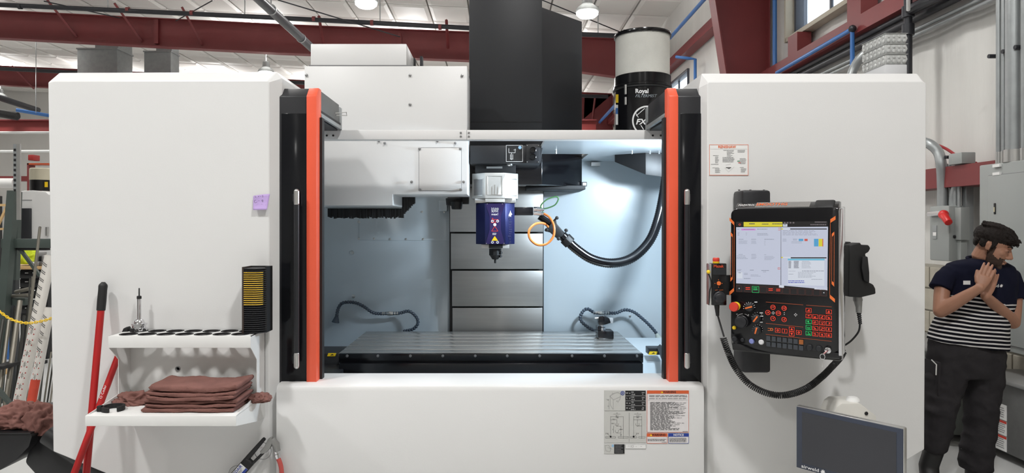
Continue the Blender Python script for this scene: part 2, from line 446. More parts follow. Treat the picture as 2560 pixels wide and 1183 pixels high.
pipe('sprinkler_pipe', [P(-300, 150, 22.5), P(0, 172, 22.5), P(120, 178, 22.5), P(700, 205, 22.5), P(1460, 240, 22.5), P(1520, 242, 22.5)], .06, BLKPIPE, 'far thin black sprinkler pipe above the lower rafter', 'pipe')
def ring1(t):
    for k in (9.6, 10.6, 12.2): MB().tube([(-3.55, k - .02, 5.03), (-3.55, k + .02, 5.03)], .085, 14).build('clamp', GALV, t, smooth=True)
    for k in (10.6,): MB().tube([(-3.55, k, 5.1), (-3.55, k, zc(-3.5))], .01, 5).build('hanger', GALV, t)
pipe('exhaust_pipe', [(-3.55, 7.5, 5.0), (-3.55, 16.5, 5.06)], .075, M('dark_grey_pipe', (56, 58, 62), .35, .3), 'dark grey exhaust pipe descending to the top white lid box', 'pipe', 14, ring1)
for a, b, lab in (((530, 2, 15), (440, 52, 16.4), 'thin bracing rod left of the grey exhaust pipe'), ((695, 0, 13.6), (1000, 92, 16.6), 'thin bracing rod crossing above the white lid box'),
                  ((1355, 0, 14.5), (1560, 84, 16.8), 'thin bracing rod right of the black column cover'), ((110, 3, 15), (300, 45, 16.6), 'thin bracing rod at the upper left')):
    tag(MB().tube([P(*a), P(*b)], .014, 6).build('bracing_rod', BLKPIPE), lab, 'rod')
pipe('air_pipe', [P(1770, -12, 11.4), P(1675, 95, 13.9)], .035, BLUEPIPE, 'blue air pipe slanting down from the roof to the filter drum', 'pipe')
pipe('air_pipe', [P(1545, 255, 20), P(1497, 308, 24)], .05, BLUEPIPE, 'short blue pipe between the dark cover and the filter drum', 'pipe')
pipe('air_pipe', [P(1937, -30, 9.5), P(1937, 200, 9.5)], .03, BLUEPIPE, 'vertical blue air pipe beside the red column', 'pipe')
def tee(t): MB().ball(P(2131, 72, 7.2), .04, 10, 8).build('tee_fitting', BLKPIPE, t, smooth=True)
pipe('air_pipe', [P(1942, 182, 9.15), P(2131, 72, 7.2), P(2131, 190, 7.2)], .024, BLUEPIPE, 'blue air pipe along the upper girt turning down', 'pipe', extra=tee)
pipe('air_pipe', [P(1690, 142, 13.4), P(1722, 146, 13.2), P(1738, 148, 13.2), P(1738, 215, 13.2)], .03, BLUEPIPE, 'far blue pipe by the small far window', 'pipe')
for k, (z, r, xx, m, lab) in enumerate(((3.655, .03, 3.86, BLKPIPE, 'black pipe directly under the upper girt'), (3.575, .036, 3.86, BLKPIPE, 'lower black pipe under the upper girt'),
                                        (3.49, .018, 3.9, GALV, 'grey conduit below the black pipes'), (3.44, .018, 3.9, GALV, 'lowest grey conduit below the black pipes'))):
    pipe('wall_pipe', [(xx, -6, z), (xx, 13, z)], r, m, lab, 'pipe')
def elbow(t):
    for p in (P(2270, 30, 6.2), P(2270, 75, 6.2)): MB().tube([p - Vector((0, 0, .05)), p + Vector((0, 0, .05))], .052, 12).build('coupling', BLKPIPE, t, smooth=True)
    a = P(2270, 28, 6.2); MB().tube([a, a + Vector((0, -.25, .0)), a + Vector((.05, -.6, 0))], .045, 10).build('branch', BLKPIPE, t, smooth=True)
pipe('drop_pipe', [P(2270, -40, 6.2), P(2270, 400, 6.2)], .035, BLKPIPE, 'vertical black drop pipe behind the clear plastic trays', 'pipe', extra=elbow)
MB().tube([P(2271, -30, 5.9), P(2271, 25, 6.1)], .016, 8).build('x', PAPER); o = bpy.data.objects['x']; o.name = 'rod'; tag(o, 'short white rod above the black drop pipe', 'rod')
pipe('flexible_conduit', spl([P(2125, 200, 6.9), P(2134, 172, 6.9), P(2150, 146, 6.85), P(2172, 127, 6.8), P(2195, 112, 6.7), P(2215, 150, 6.7), P(2217, 230, 6.7)], 6), .045, GALV, 'curved silver conduit left of the clear plastic trays', 'conduit')
# galvanised ducts
for (u0, u1, y0, y1, vt, lab) in ((193, 293, 19.0, 19.8, 121, 'wide galvanised duct above the left white cover'), (360, 427, 19.0, 19.5, 128, 'narrower galvanised duct right of the wide duct')):
    t = thing('air_duct', lab, 'duct', (X((u0 + u1) / 2, y0), y0, 4))
    bx('lower_duct', X(u0, y0), X(u1, y0), y0, y1, 0, Z(vt, y0), GALV, t, bevel=.01)
    bx('upper_duct', X(u0 + (u1 - u0) * .42, y0), X(u1, y0), y0 + .05, y1 - .02, Z(vt, y0), zc(X(u1, y0)) - .06, GALV, t)
    bx('seam', X(u0, y0) - .02, X(u1, y0) + .02, y0 - .02, y1 + .02, Z(vt + 2, y0), Z(vt - 1, y0), GALV, t)
# ------------------------------------------------------------------ the machining centre
mc = thing('machining_center', 'large white vertical machining center with orange-edged black doors and open work area', 'milling machine', (0, 4.3, 0))
FY = 3.2
def shell(name, outer, inner, yb, label):
    m = MB().polyloft([[P(u, v, FY) for u, v in inner], [(X(u, FY), FY + .05, Z(v, FY)) for u, v in outer], [(X(u, FY), yb, Z(v, FY)) for u, v in outer]])
    return m.build(name, WHITE, mc, bevel=.003, seg=1, ang=9, label=label)
shell('left_cover', [(118, 194), (132, 176), (684, 174), (697, 190), (697, 1250), (420, 1250), (131, 1132)],
      [(120, 206), (137, 203), (670, 202), (672, 206), (673, 1250), (425, 1250), (133, 1129)], 3.78, 'tall white left cover with chamfered edges')
shell('right_cover', [(1755, 215), (1762, 178), (2309, 178), (2319, 196), (2313, 1128), (2130, 1240), (1755, 1240)],
      [(1769, 209), (1771, 205), (2307, 204), (2316, 209), (2311, 1124), (2120, 1240), (1769, 1240)], 3.78, 'tall white right cover with chamfered edges')
# lower front panel with rounded top edge
m = MB(); y0, y1 = 3.165, 3.42; zt = Z(962, 3.17); prof = [(y0, .25), (y0, zt - .03), (y0 + .009, zt - .009), (y0 + .03, zt), (y1, zt), (y1, .25)]
m.prism(prof, 'x', X(691, 3.17), X(1760, 3.17)); m.build('front_panel', WHITE, mc, bevel=.004, label='white lower front panel')
bx('plinth', -1.85, 1.8, 3.5, 5.4, 0, .36, NEARBLK, mc)
bx('base', -1.75, 1.75, 3.42, 5.35, .25, .46, NEARBLK, mc)
bx('side_panel', -2.1, -2.02, 3.78, 5.5, .4, 2.3, WHITE, mc, bevel=.005); bx('side_panel', 1.92, 2.0, 3.78, 5.5, .4, 2.3, WHITE, mc, bevel=.005)
bx('left_roof', -2.1, -1.25, 3.78, 5.5, 2.26, 2.32, WHITE, mc); bx('right_side_roof', 1.38, 2.0, 3.78, 5.5, 2.26, 2.32, WHITE, mc)
# interior
bx('back_wall', -2.0, 1.9, 5.25, 5.31, .4, 2.2, BLUEGREY, mc, label='pale blue grey rear wall of the work area')
bx('roof_panel', .62, 1.92, 3.86, 5.25, 2.15, 2.17, BLUEGREY, mc, label='pale blue roof panel over the right of the work area')
bx('roof_panel', .27, .62, 3.86, 4.7, 2.15, 2.17, BLUEGREY, mc)
bx('inner_wall', -1.62, -1.6, 3.8, 5.25, .4, 2.2, BLUEGREY, mc); bx('inner_wall', 1.6, 1.62, 3.8, 5.25, .4, 2.15, BLUEGREY, mc)
# seam panel and bolts on the rear wall
for (u, v, r) in ((880, 632, 5), (883, 741, 5), (897, 555, 4), (897, 597, 3), (935, 597, 3), (975, 598, 3), (1015, 598, 3), (1058, 598, 3), (1055, 530, 3), (1110, 530, 3), (1575, 790, 3)):
    MB().lathe([(r * .0031, 0), (r * .0028, -.007), (.001, -.009)], P(u, v, 5.25), 12, 'y').build('bolt', ALU, mc, smooth=True)
MB().prism([(X(898, 5.25), Z(600, 5.25)), (X(1125, 5.25), Z(602, 5.25)), (X(1125, 5.25), Z(480, 5.25)), (X(898, 5.25), Z(480, 5.25))], 'y', 5.246, 5.25).build('rear_patch_panel', BLUEGREY, mc, bevel=.001, seg=1)
bx('rear_bracket', X(1098, 5.2), X(1118, 5.2), 5.17, 5.25, Z(528, 5.2), Z(503, 5.2), BLUEGREY, mc, bevel=.002)
# telescopic way cover
wc = bx('way_cover', X(1124, 5.19), X(1359, 5.19), 5.18, 5.25, .5, 1.94, NEARBLK, mc)
for k, (va, vb, ua, ub, y) in enumerate(((455, 580, 1125, 1358, 5.10), (584, 673, 1127, 1357, 5.116), (677, 766, 1130, 1357, 5.132), (770, 900, 1131, 1356, 5.148))):
    bx('plate', X(ua, y), X(ub, y), y, y + .03, Z(vb, y), Z(va, y), WAYST, wc, bevel=.002)
# crossbeam
cb = bx('crossbeam', X(690, 3.75), X(1755, 3.75), 3.75, 3.82, Z(349, 3.75), Z(325, 3.75), WHITE, mc, bevel=.003)
for u in (1150, 1168):
    for v in (332, 341): MB().lathe([(.0062, 0), (.005, -.006), (.001, -.007)], P(u + (4 if u > 1160 else 2), v, 3.75), 10, 'y').build('screw', STEEL, cb, smooth=True)
for u in (817, 833, 1632, 1652): MB().lathe([(.006, 0), (.005, -.005), (.001, -.006)], P(u, 339, 3.75), 10, 'y').build('screw', NEARBLK, cb, smooth=True)
bx('joint', X(1166.5, 3.75), X(1167.3, 3.75), 3.7485, 3.75, Z(349, 3.75), Z(325, 3.75), INKG, cb)
# tool magazine cover
my = 4.1; mx1 = X(1168, my)
zl, zr, zt = Z(514, my), Z(486, my), Z(165, my); xs = X(982, my)
mg = MB().prism([(-1.172, zl), (xs, zl), (xs, zr), (mx1, zr), (mx1, zt), (-1.172, zt)], 'y', my, 4.5).build('magazine_cover', WHITE, mc, bevel=.004, label='big white tool magazine cover')
bx('magazine_lid', X(776, my), X(1016, my), my + .005, 4.45, zt, Z(109, my), WHITE, mc, bevel=.004, label='low white lid box on top of the magazine cover')
bx('lid_rim', X(772, my), X(1030, my), my + .002, 4.46, zt, zt + .006, INKG, mc)
bx('magazine_hinge', X(1027, 4.5), X(1040, 4.5), 4.44, 4.5, zt, Z(150, 4.5), NEARBLK, mc, bevel=.004); bx('hinge_plate', X(1052, 4.55), X(1058, 4.55), 4.5, 4.56, zt, Z(145, 4.55), BLKPIPE, mc)
pan = bx('access_panel', X(1048, my), X(1153, my), my - .004, my, Z(477, my), Z(370, my), WHITE, mg, bevel=.0015)
MB().box(X(1047, my), X(1154, my), my - .0008, my, Z(478.2, my), Z(368.8, my)).build('panel_gap', INKG, mg)
for u, v in ((766, 188), (1025, 188), (1155, 189), (1025, 261), (1049, 372), (1151, 372), (1050, 475), (1152, 475), (1029, 455), (1159, 455)):
    MB().lathe([(.009, 0), (.008, -.006), (.001, -.008)], P(u, v, my - .004), 10, 'y').build('screw', STEEL, mg, smooth=True)
for u, v in ((947, 352), (962, 358), (1093, 352), (1138, 358)):
    MB().lathe([(.008, 0), (.007, -.012), (.004, -.02), (.001, -.021)], P(u, v, my), 10, 'y').build('screw', STEEL, mg, smooth=True)
# black brush strip under the magazine: rows of bristle tufts
b = MB(); rnd = random.Random(3)
def tuft(x, y, z0, z1): b.box(x, x + .0085, y + rnd.uniform(-.006, .006), y + .03, z1, z0)
x = X(819, 4.53)
while x < X(1006, 4.53):
    tuft(x, 4.53, Z(519, 4.53), Z(543 + rnd.uniform(-2, 4), 4.53)); x += .008
for k in range(16):
    xx = X(1003, 4.53) + k * .0055; tuft(xx, 4.53, Z(492, 4.53), Z(541 - k * 2.3 + rnd.uniform(-3, 3), 4.53))
b.build('brush_strip', RUBBER, mc, label='black bristle brush strip under the magazine cover')
bx('brush_holder', X(816, 4.5), X(1003, 4.5), 4.5, 4.54, Z(521, 4.5), Z(513, 4.5), GALV, mc)
MB().lathe([(.03, -.05), (.055, -.045), (.06, 0), (.045, .005)], P(1136, 500, 4.6) + Vector((0, 0, .01)), 16).box(X(1120, 4.6), X(1152, 4.6), 4.57, 4.66, Z(497, 4.6), Z(488, 4.6)).build('changer_gripper', NEARBLK, mc, smooth=True)
MB().lathe([(.04, 0), (.035, -.045), (.03, -.05)], P(1142, 505, 4.55), 16).build('gripper_knob', RUBBER, mc, smooth=True)
bx('changer_arm', X(1146, 4.6), X(1172, 4.6), 4.58, 4.68, Z(510, 4.6), Z(492, 4.6), NEARBLK, mc, bevel=.006)
# black column cover with 45 degree flank
c0, c1, c2 = X(1173, 4.7), X(1355, 4.7), .615
plan = [(c0, 4.7), (c1, 4.7), (c2, 5.03), (c2, 5.45), (c0, 5.45)]
cv = MB().prism(plan, 'z', 2.17, 3.165).build('column_cover', GREYP, mc, bevel=.003, label='tall dark grey column cover with angled flank')
bx('column_front', c0, c1, 4.695, 5.4, 2.3, 4.05, GREYP, mc, bevel=.003); bx('column_seam', c0, c1, 4.692, 4.70, Z(305.6, 4.69), Z(304.2, 4.69), BLACKG, mc)
bx('column_side_gap', X(1168.5, 4.72), c0, 4.75, 5.3, 2.0, 2.55, NEARBLK, mc)
MB().prism([(c0 - .02, 4.7), (c1, 4.7), (c2, 5.03), (c2, 5.28), (c0 - .02, 5.28)], 'z', 1.94, 2.17).build('saddle', BLACKG, mc, bevel=.004, label='glossy black saddle body')
bx('saddle_lip', c1 - .1, c2 + .01, 4.9, 5.3, 1.915, 1.945, NEARBLK, mc, bevel=.003)
bx('limit_plate', c2, c2 + .035, 5.02, 5.03, Z(466, 5.02), Z(455, 5.02), NEARBLK, mc); bx('limit_plate_face', c2 + .005, c2 + .03, 5.016, 5.02, Z(464, 5.02), Z(457, 5.02), PAPER, mc)
sb = MB().prism([(X(1175, 4.33), 2.05), (X(1351, 4.33), 2.05), (X(1358, 4.33), 2.165), (X(1175, 4.33), 2.165)], 'y', 4.33, 4.72).build('head_cover', GREYP, mc, bevel=.004, label='dark grey head cover with connector plate')
yl = 4.33
dp = bx('diagram_plate', X(1265, yl), X(1307, yl), yl - .002, yl, Z(404, yl), Z(363, yl), NEARBLK, sb)
k = MB(); q = lambda u, v: P(u, v, yl - .0025)
def line(u0, v0, u1, v1, w=.9, m=k, f=q):
    a, b2 = Vector((u0, v0)), Vector((u1, v1)); d = (b2 - a); d = d.normalized() if d.length else Vector((1, 0)); nn = Vector((-d.y, d.x)) * w / 2
    m.quad(f(*(a + nn)), f(*(b2 + nn)), f(*(b2 - nn)), f(*(a - nn)))
for a in ((1265, 363.5, 1307, 363.5), (1265, 404, 1307, 404), (1265.5, 363, 1265.5, 404), (1306.5, 363, 1306.5, 404), (1272, 371, 1272, 382), (1272, 382, 1288, 382), (1288, 382, 1288, 372),
          (1279, 382, 1279, 400), (1275, 398, 1283, 398), (1276, 386, 1276, 398), (1282, 386, 1282, 398), (1284, 375, 1290, 375)): line(*a)
k.build('print', WHITEINK, dp)
MB().lathe([(.011, 0), (.0105, -.001)], P(1300, 369, yl - .002), 16, 'y').build('blue_mark', M('pale_blue_print', (150, 190, 220), .6, var=0), dp)
cp = bx('connector_plate', X(1315, yl), X(1349, yl), yl - .012, yl, Z(408, yl), Z(361, yl), GREYP, sb, bevel=.002)
for v in (376, 393): MB().lathe([(.021, 0), (.021, -.018), (.018, -.02), (.016, -.008), (.001, -.008)], P(1332, v, yl - .012), 20, 'y').build('connector', BLACKG, cp, smooth=True)
for u, v in ((1318, 364), (1346, 364), (1318, 405), (1346, 405)): MB().lathe([(.004, 0), (.003, -.004), (.001, -.004)], P(u, v, yl - .012), 8, 'y').build('screw', ALU, cp, smooth=True)
# spindle nose: silver faceted block
def octa(u0, u1, u2, u3, yf, back):
    d = X(u1, yf) - X(u0, yf)
    return [(X(u0, yf), yf + d), (X(u1, yf), yf), (X(u2, yf), yf), (X(u3, yf), yf + d), (X(u3, yf), back), (X(u0, yf), back)]
hy = 4.38
bx('spindle_neck', X(1187, hy), X(1290, hy), hy + .05, 4.72, Z(432, hy), 2.06, NEARBLK, mc, bevel=.005)
bx('neck_clip', X(1216, hy), X(1256, hy), hy + .04, hy + .06, Z(420, hy), Z(415, hy), GALV, mc)
MSILV = M('satin_cast_aluminium', (200, 200, 197), .36, .4, var=.04)
sp = MB().prism(octa(1179, 1212, 1263, 1296, hy, 4.7), 'z', Z(496, hy), Z(432, hy)).build('spindle_housing', MSILV, mc, bevel=.003, label='silver faceted spindle housing')
bx('housing_foot', X(1186, hy), X(1290, hy), hy + .05, 4.68, Z(507, hy), Z(496, hy), ALU, sp, bevel=.003)
MB().box(X(1213, hy), X(1262, hy), hy + .004, hy + .05, Z(505.5, hy), Z(497, hy)).build('foot_front', MSILV, sp, bevel=.002)
def pocket(xa, xb, yf, z0, z1, parent, rot=0, c=None):
    f = MB(Matrix.Translation(c) @ Matrix.Rotation(rot, 4, 'Z') if c else None)
    for a in ((xa, xb, z1 - .004, z1), (xa, xb, z0, z0 + .004), (xa, xa + .004, z0, z1), (xb - .004, xb, z0, z1)): f.box(a[0], a[1], yf - .003, yf + .002, a[2], a[3])
    f.build('pocket_rim', ALU, parent, bevel=.001, seg=1)
pocket(X(1218, hy), X(1256, hy), hy, Z(488, hy), Z(440, hy), sp)
for u in (1230, 1237, 1244): bx('pocket_rib', X(u, hy), X(u + 1.2, hy), hy - .002, hy, Z(488, hy), Z(462 + abs(u - 1237) * .8, hy), ALU, sp)
for sgn, u in ((-1, 1195.5), (1, 1279.5)):
    d = (X(1212, hy) - X(1179, hy)); c = Vector((X(u, hy), hy + d / 2, 0))
    pocket(-.045, .045, 0, Z(489, hy), Z(446, hy), sp, sgn * PI / 4, c)
    g = MB(Matrix.Translation(c) @ Matrix.Rotation(sgn * PI / 4, 4, 'Z')).box(-.041, .041, -.0015, .001, Z(488, hy), Z(447, hy)).build('pocket_floor', STEEL, sp)
# table with T-slots
ty0, ty1, tz = 4.2, 5.05, .869; tx0, tx1 = X(848, 4.2), X(1604, 4.2)
tb = bx('work_table', tx0, tx1, ty0, ty1, tz - .13, tz - .045, TABLEST, mc, label='long steel work table with slots')
ys = [ty0, 4.315, 4.455, 4.595, 4.735, 4.875, ty1]
for a, b2 in zip(ys, ys[1:]):
    bx('table_strip', tx0, tx1, a + (.011 if a > ty0 else 0), b2 - (.011 if b2 < ty1 else 0), tz - .045, tz, TABLEST, tb, bevel=.002)
bx('table_edge', tx0 - .002, tx1 + .002, ty0 - .004, ty0, tz - .022, tz - .002, STEEL, tb)
ap = bx('table_apron', tx0 + .005, tx1 + .004, ty0 - .03, ty0 + .02, Z(907, 4.17), Z(885, 4.17), BLACKG, mc, bevel=.002)
for u in (868, 945, 1026, 1107, 1188, 1268, 1349, 1430, 1511, 1592): MB().lathe([(.009, 0), (.008, -.008), (.001, -.009)], P(u, 890, 4.17), 10, 'y').build('bolt', STEEL, ap, smooth=True)
bx('apron_gutter', tx0 + .005, tx1 + .004, ty0 - .025, ty0 - .012, Z(908, 4.17), Z(898, 4.17), BLACKG, ap, bevel=.002)
bx('saddle_apron', X(848, 4.15), X(1607, 4.15), 4.14, 4.2, .44, Z(909, 4.14), BLACKG, mc, bevel=.004, label='glossy black apron below the table')
bx('saddle_base', X(860, 4.2), X(1595, 4.2), 4.22, 5.0, .45, tz - .13, NEARBLK, mc)
# guards beside the table
lg = bx('chip_guard', -1.45, X(850, 4.3), 4.3, 4.56, .45, Z(884, 4.3), GREYP, mc, bevel=.004)
bx('chip_guard_step', -1.45, X(845, 4.0), 3.9, 4.28, .45, Z(940, 3.95), GREYP, mc, bevel=.006)
MB().polyloft([[(X(1608, 4.0), 3.75, .62), (1.55, 3.75, .62), (1.55, 5.0, .83), (X(1608, 4.0), 5.0, .83)], [(X(1608, 4.0), 3.75, .6), (1.55, 3.75, .6), (1.55, 5.0, .81), (X(1608, 4.0), 5.0, .81)]]).build('chip_slope', BLUEGREY, mc, label='pale blue chip slope right of the table')
MB().tube([P(1650, 868, 4.5), P(1668, 915, 4.0)], .02, 4).build('slope_edge', GREYP, mc)
bx('slope_head', X(1618, 4.55), X(1652, 4.55), 4.5, 4.6, Z(884, 4.55), Z(868, 4.55), GREYP, mc, bevel=.002)
for u, y, v in ((829, 4.298, 887), (1632, 4.48, 883)):
    s_ = MB().prism([(X(u - 11, y), Z(v + 4, y)), (X(u + 9, y), Z(v + 4, y)), (X(u + 12, y), Z(v - 4, y)), (X(u - 8, y), Z(v - 4, y))], 'y', y - .002, y).build('warning_sticker', YELLOW, mc)
    MB().prism([(X(u - 4, y), Z(v + 2, y)), (X(u + 6, y), Z(v + 1, y)), (X(u + 2, y), Z(v - 2, y))], 'y', y - .0025, y - .002).build('print', INK, s_)
# black extraction inlet under the roof on the right
m = MB().polyloft([[P(1537, 386, 4.75), P(1614, 379, 4.62), P(1700, 388, 4.62), P(1700, 386, 5.0), P(1537, 386, 5.0)],
                   [P(1537, 405, 4.75), P(1614, 437, 4.62), P(1700, 448, 4.62), P(1700, 440, 5.0), P(1537, 405, 5.0)]])
m.build('extraction_inlet', M('inlet_black', (9, 9, 11), .5), mc, bevel=.003, label='black extraction inlet under the roof')
for u in (1390, 1580, 1625, 1648): MB().lathe([(.006, 0), (.006, -.02), (.004, -.022)], P(u, 380, 4.5).xy.to_3d() + Vector((0, 0, 2.15)), 8).build('roof_screw', ALU, mc, smooth=True)
# nozzle arm shapes near the right (articulated)
MB().box(X(1478, 5.2), X(1500, 5.2), 5.19, 5.24, Z(415, 5.2), Z(406, 5.2)).build('spray_bar', ALU, mc)

# ------------------------------------------------------------------ sliding doors
def door(ub0, ub1, uo0, uo1, side, lab):
    """black leaf ub0..ub1, orange edge uo0..uo1; side=+1 left leaf (inner edge to the right)"""
    y = 3.24; zb, z1, z2 = Z(960, y), Z(241, y), Z(221, y + .04)
    pr = lambda yy: [(yy, zb), (yy, z1), (yy + .045, z2), (yy + .09, z2), (yy + .09, zb)]
    d = MB().prism(pr(y), 'x', X(ub0, y), X(ub1, y)).build('door', BLACKP, mc, bevel=.003, label=lab)
    MB().prism(pr(y - .014), 'x', X(uo0, y), X(uo1, y)).build('door_trim', ORANGE, d, bevel=.003, label='bright orange door edge')
    ui = uo1 if side > 0 else uo0
    xa = X(ui, y)
    bx('door_seal', xa, xa + side * .012, y + .045, y + .085, zb, Z(290, y), RUBBER, d)
    g = bx('window', X(ub0 + 7, y), X(ub1 - 2, y), y - .003, y + .002, Z(957, y), Z(284, y), M('dark_tinted_glass', (22, 23, 26), .12, var=0, spec=.22), d, bevel=.001, label='dark tinted door window')
    uh = 741.5 if side > 0 else 1717.5
    r = .0125
    h = MB().tube([P(uh, 512, y - .05), P(uh, 882, y - .05)], r, 14).build('handle', BLACKP, d, smooth=True, label='vertical black grip bar')
    for va, vb in ((475, 513), (882, 920)):
        cap = MB().tube([P(uh, va + 4, y - .05), P(uh, vb - 4, y - .05)], r * 1.02, 14)
        cap.ball(P(uh, va + 4, y - .05), r * 1.02, 12, 8); cap.ball(P(uh, vb - 4, y - .05), r * 1.02, 12, 8)
        bx('handle_foot', X(uh - 3, y), X(uh + 3, y), y - .045, y, Z(vb - 10, y - .05), Z(va + 10, y - .05), BLACKP, d)
        cap.build('handle_cap', ALU, h, smooth=True)
    # hood carrying the leaf over the roof opening
    xo = X(ub0 if side > 0 else ub1, y); xi = X(ui, y)
    hz0, hz1 = 2.182, z2 - .004
    hd = MB().box(xo, xi - side * .004, y + .09, 3.70, hz0 + .03, hz1).build('door_hood', (M('hood_lit_grey', (104, 105, 104), .5, .2) if side > 0 else BLACKP), mc, bevel=.003, label='roof hood of the sliding door')  # light and shade put into the colour: left hood lit, right hood dark
    bx('hood_soffit', xo, xi - side * .02, y + .05, 3.73, hz0 - .008, hz0 + .03, GREYP, hd)
    bx('hood_rail', xi - side * .012, xi + side * .004, y + .07, 3.73, hz0 - .002, hz0 + .018, GALV, hd, bevel=.002)
    bx('hood_gap', xi - side * .012, xi, y + .07, 3.72, hz0 + .018, hz0 + .032, NEARBLK, hd)
    bx('hood_post', xi - side * .03, xi - side * .002, 3.705, 3.76, hz0, hz1 - .01, GALV, hd, bevel=.002)
    return hd
hd = door(697, 769, 768, 793, 1, 'left sliding door leaf, black with dark window')
door(1694, 1755, 1671, 1694, -1, 'right sliding door leaf, black with dark window')
cl = MB().tube([P(838, 283, 3.6), P(866, 281, 3.7), P(867, 289, 3.7), P(840, 288, 3.6)], .0025, 6).build('wire_latch', ALU, hd)

# articulated coolant hoses made of ball segments
HOSE = M('blue_grey_plastic_segments', (68, 78, 90), .45, var=.06)
def beads(name, uv, y, r, step, lab, tip):
    pts = resample(spl([P(u, v, y + dy) for u, v, dy in uv], 10), step); b = MB()
    for a, c in zip(pts, pts[1:]):
        d = (c - a).normalized(); b.tube([a, a.lerp(c, .25), a.lerp(c, .6), c], [r * .62, r, r * .9, r * .6], 10)
    h = b.build(name, HOSE, mc, smooth=True, ang=50, label=lab)
    mid = pts[int(len(pts) * tip)]; t_ = (pts[int(len(pts) * tip) + 1] - mid).normalized()
    MB().tube([mid - t_ * .06, mid - t_ * .025, mid - t_ * .02, mid + t_ * .02, mid + t_ * .025, mid + t_ * .06], [r * .9, r * .9, r * 1.15, r * 1.15, r * .9, r * .9], 10).build('hose_fitting', ALU, h, smooth=True)
    return h, pts
h, pts = beads('coolant_hose', [(842, 790, .0), (846, 770, -.01), (858, 757, -.02), (888, 757, -.03), (910, 767, -.03), (935, 783, -.03), (970, 784, -.03), (1000, 783, -.03), (1022, 778, -.04), (1040, 792, -.05), (1045, 808, -.06), (1033, 823, -.06), (1006, 829, -.05)], 5.2, .014, .0195, 'left articulated coolant hose', .56)
MB().tube([pts[0], pts[0] + Vector((-.01, 0, -.05))], [.012, .03], 10).build('nozzle', HOSE, h, smooth=True)
h, pts = beads('coolant_hose', [(1488, 828, -.06), (1468, 817, -.06), (1451, 800, -.06), (1454, 783, -.05), (1468, 772, -.04), (1486, 782, -.03), (1505, 782, -.03), (1540, 783, -.03), (1560, 775, -.04), (1584, 780, -.05), (1612, 802, -.08), (1632, 822, -.1), (1644, 838, -.12)], 5.2, .014, .0195, 'right articulated coolant hose', .44)
MB().tube([pts[-1], pts[-1] + Vector((.015, -.02, -.04))], [.012, .028], 10).build('nozzle', M('pale_grey_plastic', (170, 178, 172), .5), h, smooth=True)

# cool work light behind the right door, and a small one beside the spindle (real lamps of the machine)
wl = bx('work_lamp', 1.14, 1.22, 3.84, 4.14, 2.065, 2.14, ALU, mc, bevel=.004, label='slim work lamp under the roof')
def area(name, loc, target, sx, sy, w, col, parent):
    L = bpy.data.lights.new(name, 'AREA'); L.shape = 'RECTANGLE'; L.size = sx; L.size_y = sy; L.energy = w; L.color = col
    o = bpy.data.objects.new(name, L); COL.objects.link(o); o.location = loc
    o.rotation_euler = (Vector(target) - Vector(loc)).to_track_quat('-Z', 'Y').to_euler()
    o.parent = parent; o.matrix_parent_inverse = MW[parent.name].inverted(); return o
area('work_light', (1.16, 3.97, 2.05), (-.75, 5.1, 1.0), .3, .1, WORK_W, (.74, .88, 1.0), wl)
sl = MB().lathe([(.018, .012), (.02, 0), (.012, -.006)], (X(1274, 4.4), 4.37, 2.043), 14).build('spot_lamp', ALU, mc, smooth=True)
L = bpy.data.lights.new('spot_glow', 'SPOT'); L.energy = 26; L.spot_size = 1.1; L.spot_blend = .6; L.shadow_soft_size = .012; L.color = (.9, .96, 1)
so = bpy.data.objects.new('spot_glow', L); COL.objects.link(so); so.location = (X(1280, 4.36), 4.34, 2.03)
so.rotation_euler = (Vector((X(1282, 4.4), 4.45, 1.7)) - so.location).to_track_quat('-Z', 'Y').to_euler(); so.parent = sl; so.matrix_parent_inverse = MW[sl.name].inverted()
# ------------------------------------------------------------------ navy processing head held in the spindle, with its hose
ph = thing('spindle_head_unit', 'navy blue faceted head unit with warning marks clamped below the silver spindle', 'machine head', (X(1238, 4.4), 4.4, 1.5))
y = 4.40
nb = MB().prism([(X(1189, y), y + .062), (X(1212, y), y), (X(1264, y), y), (X(1287, y), y + .062), (X(1287, y), y + .2), (X(1189, y), y + .2)], 'z', Z(611, y), Z(508, y)).build('body', NAVY, ph, bevel=.003)
for u, v in ((1218, 510), (1256, 510), (1216, 609), (1260, 609)): MB().lathe([(.0035, 0), (.003, -.002)], P(u, v, y), 8, 'y').build('screw', ALU, nb)
q = lambda u, v: P(u, v, y - .0012)
PURP = M('violet_print_shield', (46, 36, 88), .4, .3, var=.02)
mb = MB(); mb.add([q(1213, 509), q(1263, 509), q(1252, 540), q(1252, 575), q(1262, 610), q(1214, 610), q(1224, 575), q(1224, 540)], [(0, 1, 2, 7), (7, 2, 3, 6), (6, 3, 4, 5)]); mb.build('print_shield', PURP, nb)
q2 = lambda u, v: P(u, v, y - .0022)
pm_ = MB()
for s, v, sz in (('3500', 523, .022), ('RPM', 529, .02), ('max!', 536, .02)): text('', s, sz, WHITEINK, None, tm(P(1237, v, y - .0022)), mb=pm_, squash=1.15)
pm_.use(WHITEINK)
for u, v in ((1231, 553), (1244, 553), (1231, 606), (1244, 606)):
    pm_.lathe([(.0085, 0), (.0045, 0)], P(u, v, y - .0025), 14, 'y', cap=False)
pm_.lathe([(.010, 0), (.007, 0)], P(1237, 562, y - .0025), 14, 'y', cap=False); pm_.box(X(1235, y), X(1239, y), y - .003, y - .002, Z(564, y), Z(560, y))
for v in (583, 586): greek(pm_, q2, 1231, 1243, v, v + 1.6, 1, .8, int(v))
pm_.build('print', WHITEINK, nb)
rr = MB(); 
